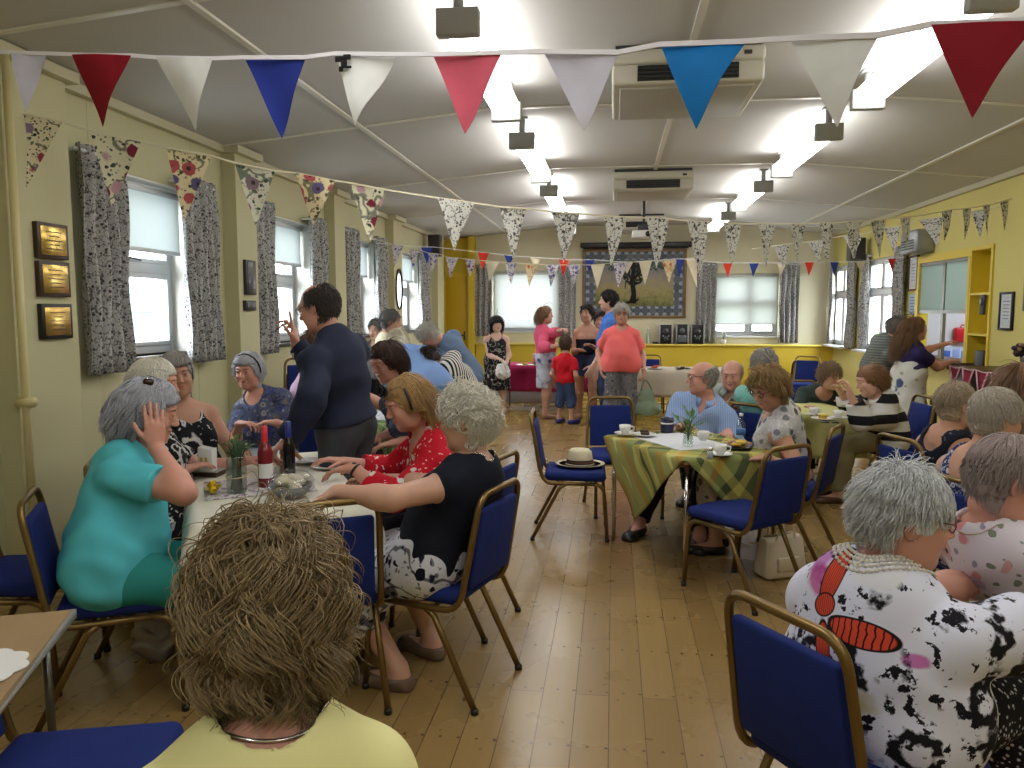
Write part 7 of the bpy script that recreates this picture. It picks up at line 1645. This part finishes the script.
p = Person('person with thin grey hair in a white blouse of pink flowers at the right edge', (1.45, 2.62, .58), W(1008, 480, 2.5), -66, -88, 22, fat=1.3, sc=1.06, skin='pink', vox=.007, hvox=.0045, L=(2.0, 3.05, .77), R=(1.95, 2.72, .77)); p.body(); p.top(WFB, e=.018, sleeve=.75, hem=-.18, neck=(.03, .078), loose=.025, wr=(.006, 28)); p.trousers(DARKT); p.hair(hair_c('hair_grey_mauve', (146, 132, 128), .25), n=2600, ln=.05, thick=.006, low=-.065, r=.0016, lift=.07, jit=.1, sweep=(0, -.2, -.2), seed=13, sidelow=.0, ear=True, sidey=0., front=.06); p.necklace(flat('gold_chain', (190, 150, 70), .3, 1.), bead=.0022, n=90, r=.085); p.shoes(SHOE_K)
# butterfly blouse
def butterfly(p):
    m = N('butterfly_print', .85, 0, .25); L = m.t.links; sc_ = 6.6
    nzc = m.n('ShaderNodeTexNoise', inp={'Scale': 24., 'Detail': 4., 'Vector': m.co()}).outputs['Color']
    vec = m.n('ShaderNodeVectorMath', operation='MULTIPLY_ADD', inp={0: nzc, 1: (.075,)*3, 2: m.co()}).outputs[0]
    v = m.voro(sc_, vec=vec); ring = m.math('MULTIPLY', m.step(v, .2, .25), m.step(v, .44, .39)); gate = m.step(m.noise(7, 2), .40, .43); ring = m.math('MULTIPLY', ring, gate)
    spl = m.math('MULTIPLY', m.step(m.noise(24, 5, .6), .56, .58), m.step(m.noise(6, 2), .45, .5))
    base = m.mix(m.math('MAXIMUM', ring, spl), lin((226, 229, 250)), lin((22, 20, 28)))
    o = np.array(p.root.location)
    def loc(q): return tuple(q-o)
    def blob(center, rad, ang=0):
        R = Matrix((p.tr, p.us, p.tf)).transposed() @ Matrix.Rotation(ang, 3, 'Z'); e = R.to_euler()
        v = m.n('ShaderNodeMapping', vector_type='TEXTURE', inp={'Vector': m.co(), 'Location': loc(center), 'Rotation': e, 'Scale': rad}).outputs[0]
        return m.n('ShaderNodeVectorMath', operation='LENGTH', inp={0: v}).outputs['Value'], v
    B = p.hip; us, tr, tf = p.us, p.tr, p.tf; H = lambda a, b, c=-.12: B+us*b+tr*a+tf*c
    inv = lambda d, a, b: m.step(d, b, a)
    plain = m.mix(0, lin((226, 226, 236)), lin((226, 226, 236)))
    # bare white areas, colour splashes
    d, _ = blob(H(.05, .42), (.08, .07, .2)); base = m.mix(inv(m.math('ADD', d, m.math('MULTIPLY', m.noise(18), .5)), 1.0, 1.2), base, lin((224, 226, 238)))
    for (a, b, r, c) in ((-.13, .43, (.075, .11, .2), (214, 120, 196)), (-.1, .34, (.06, .05, .2), (222, 90, 160)), (-.12, .1, (.09, .07, .2), (110, 170, 206)), (.02, .08, (.11, .05, .2), (222, 206, 130)), (-.02, .0, (.12, .05, .2), (120, 180, 220)), (.17, .22, (.03, .02, .3), (214, 90, 170))):
        d, _ = blob(H(a, b), r); f = m.math('MULTIPLY', inv(m.math('ADD', d, m.math('MULTIPLY', m.noise(26), .7)), 1., 1.35), .85)
        dark = m.n('ShaderNodeMix', data_type='RGBA', blend_type='MULTIPLY'); L.new(f, dark.inputs[0]); L.new(base, dark.inputs[6]); dark.inputs[7].default_value = (*lin(c), 1); base = dark.outputs[2]
    wave_c = None
    for (a, b, r, ang) in ((-.055, .36, (.03, .085, .18), -.22), (.05, .25, (.09, .036, .18), -.02), (-.06, .285, (.04, .03, .18), .5), (-.04, .19, (.026, .06, .18), .25)):
        d, v = blob(H(a, b), r, ang); s = m.sep(v)
        wv = m.n('ShaderNodeTexWave', wave_type='BANDS', inp={'Scale': 1.6, 'Distortion': 2.2, 'Detail': 1., 'Vector': v}).outputs['Fac']
        red = m.mix(m.step(wv, .16, .1), lin((214, 78, 54)), lin((70, 18, 20))); red = m.mix(m.step(d, .86, .92), red, lin((24, 16, 20)))
        back = m.step(m.n('ShaderNodeVectorMath', operation='DOT_PRODUCT', inp={0: m.n('ShaderNodeNewGeometry').outputs['Normal'], 1: tuple(-tf)}).outputs['Value'], .05, .15)
        base = m.mix(m.math('MULTIPLY', m.step(d, 1.04, 1.0), back), base, red)
    m.color(base); return m.mat
p = Person('person with silver hair and glasses in a white butterfly print blouse in the right foreground', (.72, 2.1, .56), PT(905, 518, D=2.0), -50, -90, 8, fat=1.42, sc=1.07, shw=1.06, skin='pink', vox=.006, hvox=.004, L=(1.3, 2.62, .76), R=(1.36, 2.26, .80), poleR=(.3, -.6, -.5))
p.body(); p.top(butterfly(p), 'blouse', e=.02, sleeve=.78, hem=-.2, neck=(.025, .066), backneck=.025, loose=.03, wr=(.006, 26)); p.trousers(floral('black_white_dots', (22, 22, 30), [(190, 190, 196)], None, 60, .25, density=.8, dark=(190, 190, 196)), loose=.02); p.shoes(SHOE_K)
p.hair(hair_c('hair_silver_bright', (204, 206, 208), .28), n=4600, ln=.046, thick=.009, low=-.03, r=.0012, lift=.14, jit=.16, clumps=500, curl=.004, freq=60, sweep=(0, -.35, .05), seed=14, K=9, sidelow=.03, front=.062, sidey=-.01, ear=True); p.glasses(FR_R)
m = MB()
rings = []
for r_ in (.078, .09, .102, .114):
    R_q = p.ring(r_, 46, names=('blouse',), front=.6); rings.append(R_q)
    for q in R_q: m.sphere(q, (.0062, .0062, .0058), 6)
    for a, b in zip(R_q, R_q[1:]): m.tube([a, b], .0012, 4)
m.tube([min(R_q, key=lambda q: (q-p.Nk)@p.tf) for R_q in rings], .004, 5)
m.build('necklace', PEARL, p.root, world=True)
SKYS, DAYL, DAYB, EXPO = 36., 10., 14., -.8
# ---------------------------------------------------------------- pieces that belong to a part go one level below it
NEST = {'collar': ('sweater', 'shirt', 'polo_shirt', 'rugby_top', 'top'), 'shirt_cuff': ('sweater',), 'zip': ('dress', 'bag_body'), 'hair_clip': ('hair',), 'headband': ('hair',), 'hair_bun': ('hair',), 'pane': ('window_frame',), 'window_handle': ('sash',),
 'door_handle': ('door_panel',), 'engraving': ('plate',), 'printed_lines': ('sheet',), 'label': ('bottle_body',), 'cap': ('bottle_body', 'glass'), 'band': ('tin_body',), 'band_stripe': ('hat_band',), 'handle': ('bag_body', 'cup_body', 'case'), 'pocket': ('bag_body',),
 'cross': ('case',), 'louvre': ('outlet',), 'rim': ('tub_body',), 'string': ('glass',), 'print': ('bag_body',), 'foam': ('beer',), 'bottom_bar': ('blind_cloth',), 'badge': ('casing',), 'knob': ('cabinet',), 'screen': ('casing',), 'lens': ('casing',)}
for o in list(bpy.data.objects):
    b = o.name.split('.')[0]
    if b in NEST and o.parent is not None and o.parent.type == 'EMPTY':
        for c in o.parent.children:
            if c is not o and c.name.split('.')[0] in NEST[b] and c.parent is o.parent: o.parent = c; break
# ---------------------------------------------------------------- camera, daylight, view
cd = bpy.data.cameras.new('camera'); cam = bpy.data.objects.new('camera', cd); link(cam)
cd.sensor_width = 36.; cd.lens = FPX/1024*36.; cd.clip_start = .05; cd.clip_end = 200
M3 = Matrix((tuple(CR), tuple(CU), tuple(-CF))).transposed(); cam.matrix_world = Matrix.Translation((0, 0, CAMZ)) @ M3.to_4x4()
SC.camera = cam
w = bpy.data.worlds.new('World'); SC.world = w; w.use_nodes = True; nt = w.node_tree; bg = nt.nodes['Background']
bg.inputs[0].default_value = (.86, .93, 1., 1); bg.inputs[1].default_value = SKYS
def daylight(loc, rot, sx, sy, e):
    l = bpy.data.lights.new('daylight', 'AREA'); l.shape = 'RECTANGLE'; l.size = sx; l.size_y = sy; l.energy = e; l.color = (.86, .93, 1.); l.spread = R_(160)
    o = bpy.data.objects.new('daylight', l); link(o); o.location = loc; o.rotation_euler = rot; return o
# sky light entering at each window (just inside the opening, behind the blind line)
for a, b in LW: daylight((XL-.05, (a+b)/2, 1.75), (0, R_(-90), 0), .95, b-a-.1, DAYL)
for a, b, z0, z1 in BW: daylight(((a+b)/2, YB-.02, (z0+z1)/2), (R_(-90), 0, 0), b-a-.1, z1-z0-.1, DAYB)
for a, b, z0, z1 in RWN: daylight((XR+.05, (a+b)/2, (z0+z1)/2), (0, R_(90), 0), z1-z0-.1, b-a-.1, DAYL*.6)
kl = bpy.data.lights.new('kitchen_lamp', 'AREA'); kl.size = .8; kl.energy = 60; kl.color = (.95, .97, 1); ko = bpy.data.objects.new('kitchen_lamp', kl); link(ko); ko.location = (XR+1., 10., 2.75)
vs = SC.view_settings; vs.view_transform = 'Standard'; vs.look = 'None'; vs.gamma = 1.; vs.exposure = EXPO; vs.use_curve_mapping = False
SC.cycles.max_bounces = 8; SC.cycles.diffuse_bounces = 3; SC.cycles.glossy_bounces = 3; SC.cycles.transmission_bounces = 4; SC.cycles.transparent_max_bounces = 8
SC.cycles.caustics_reflective = False; SC.cycles.caustics_refractive = False; SC.cycles.sample_clamp_indirect = 4.
SC.cycles.use_denoising = True
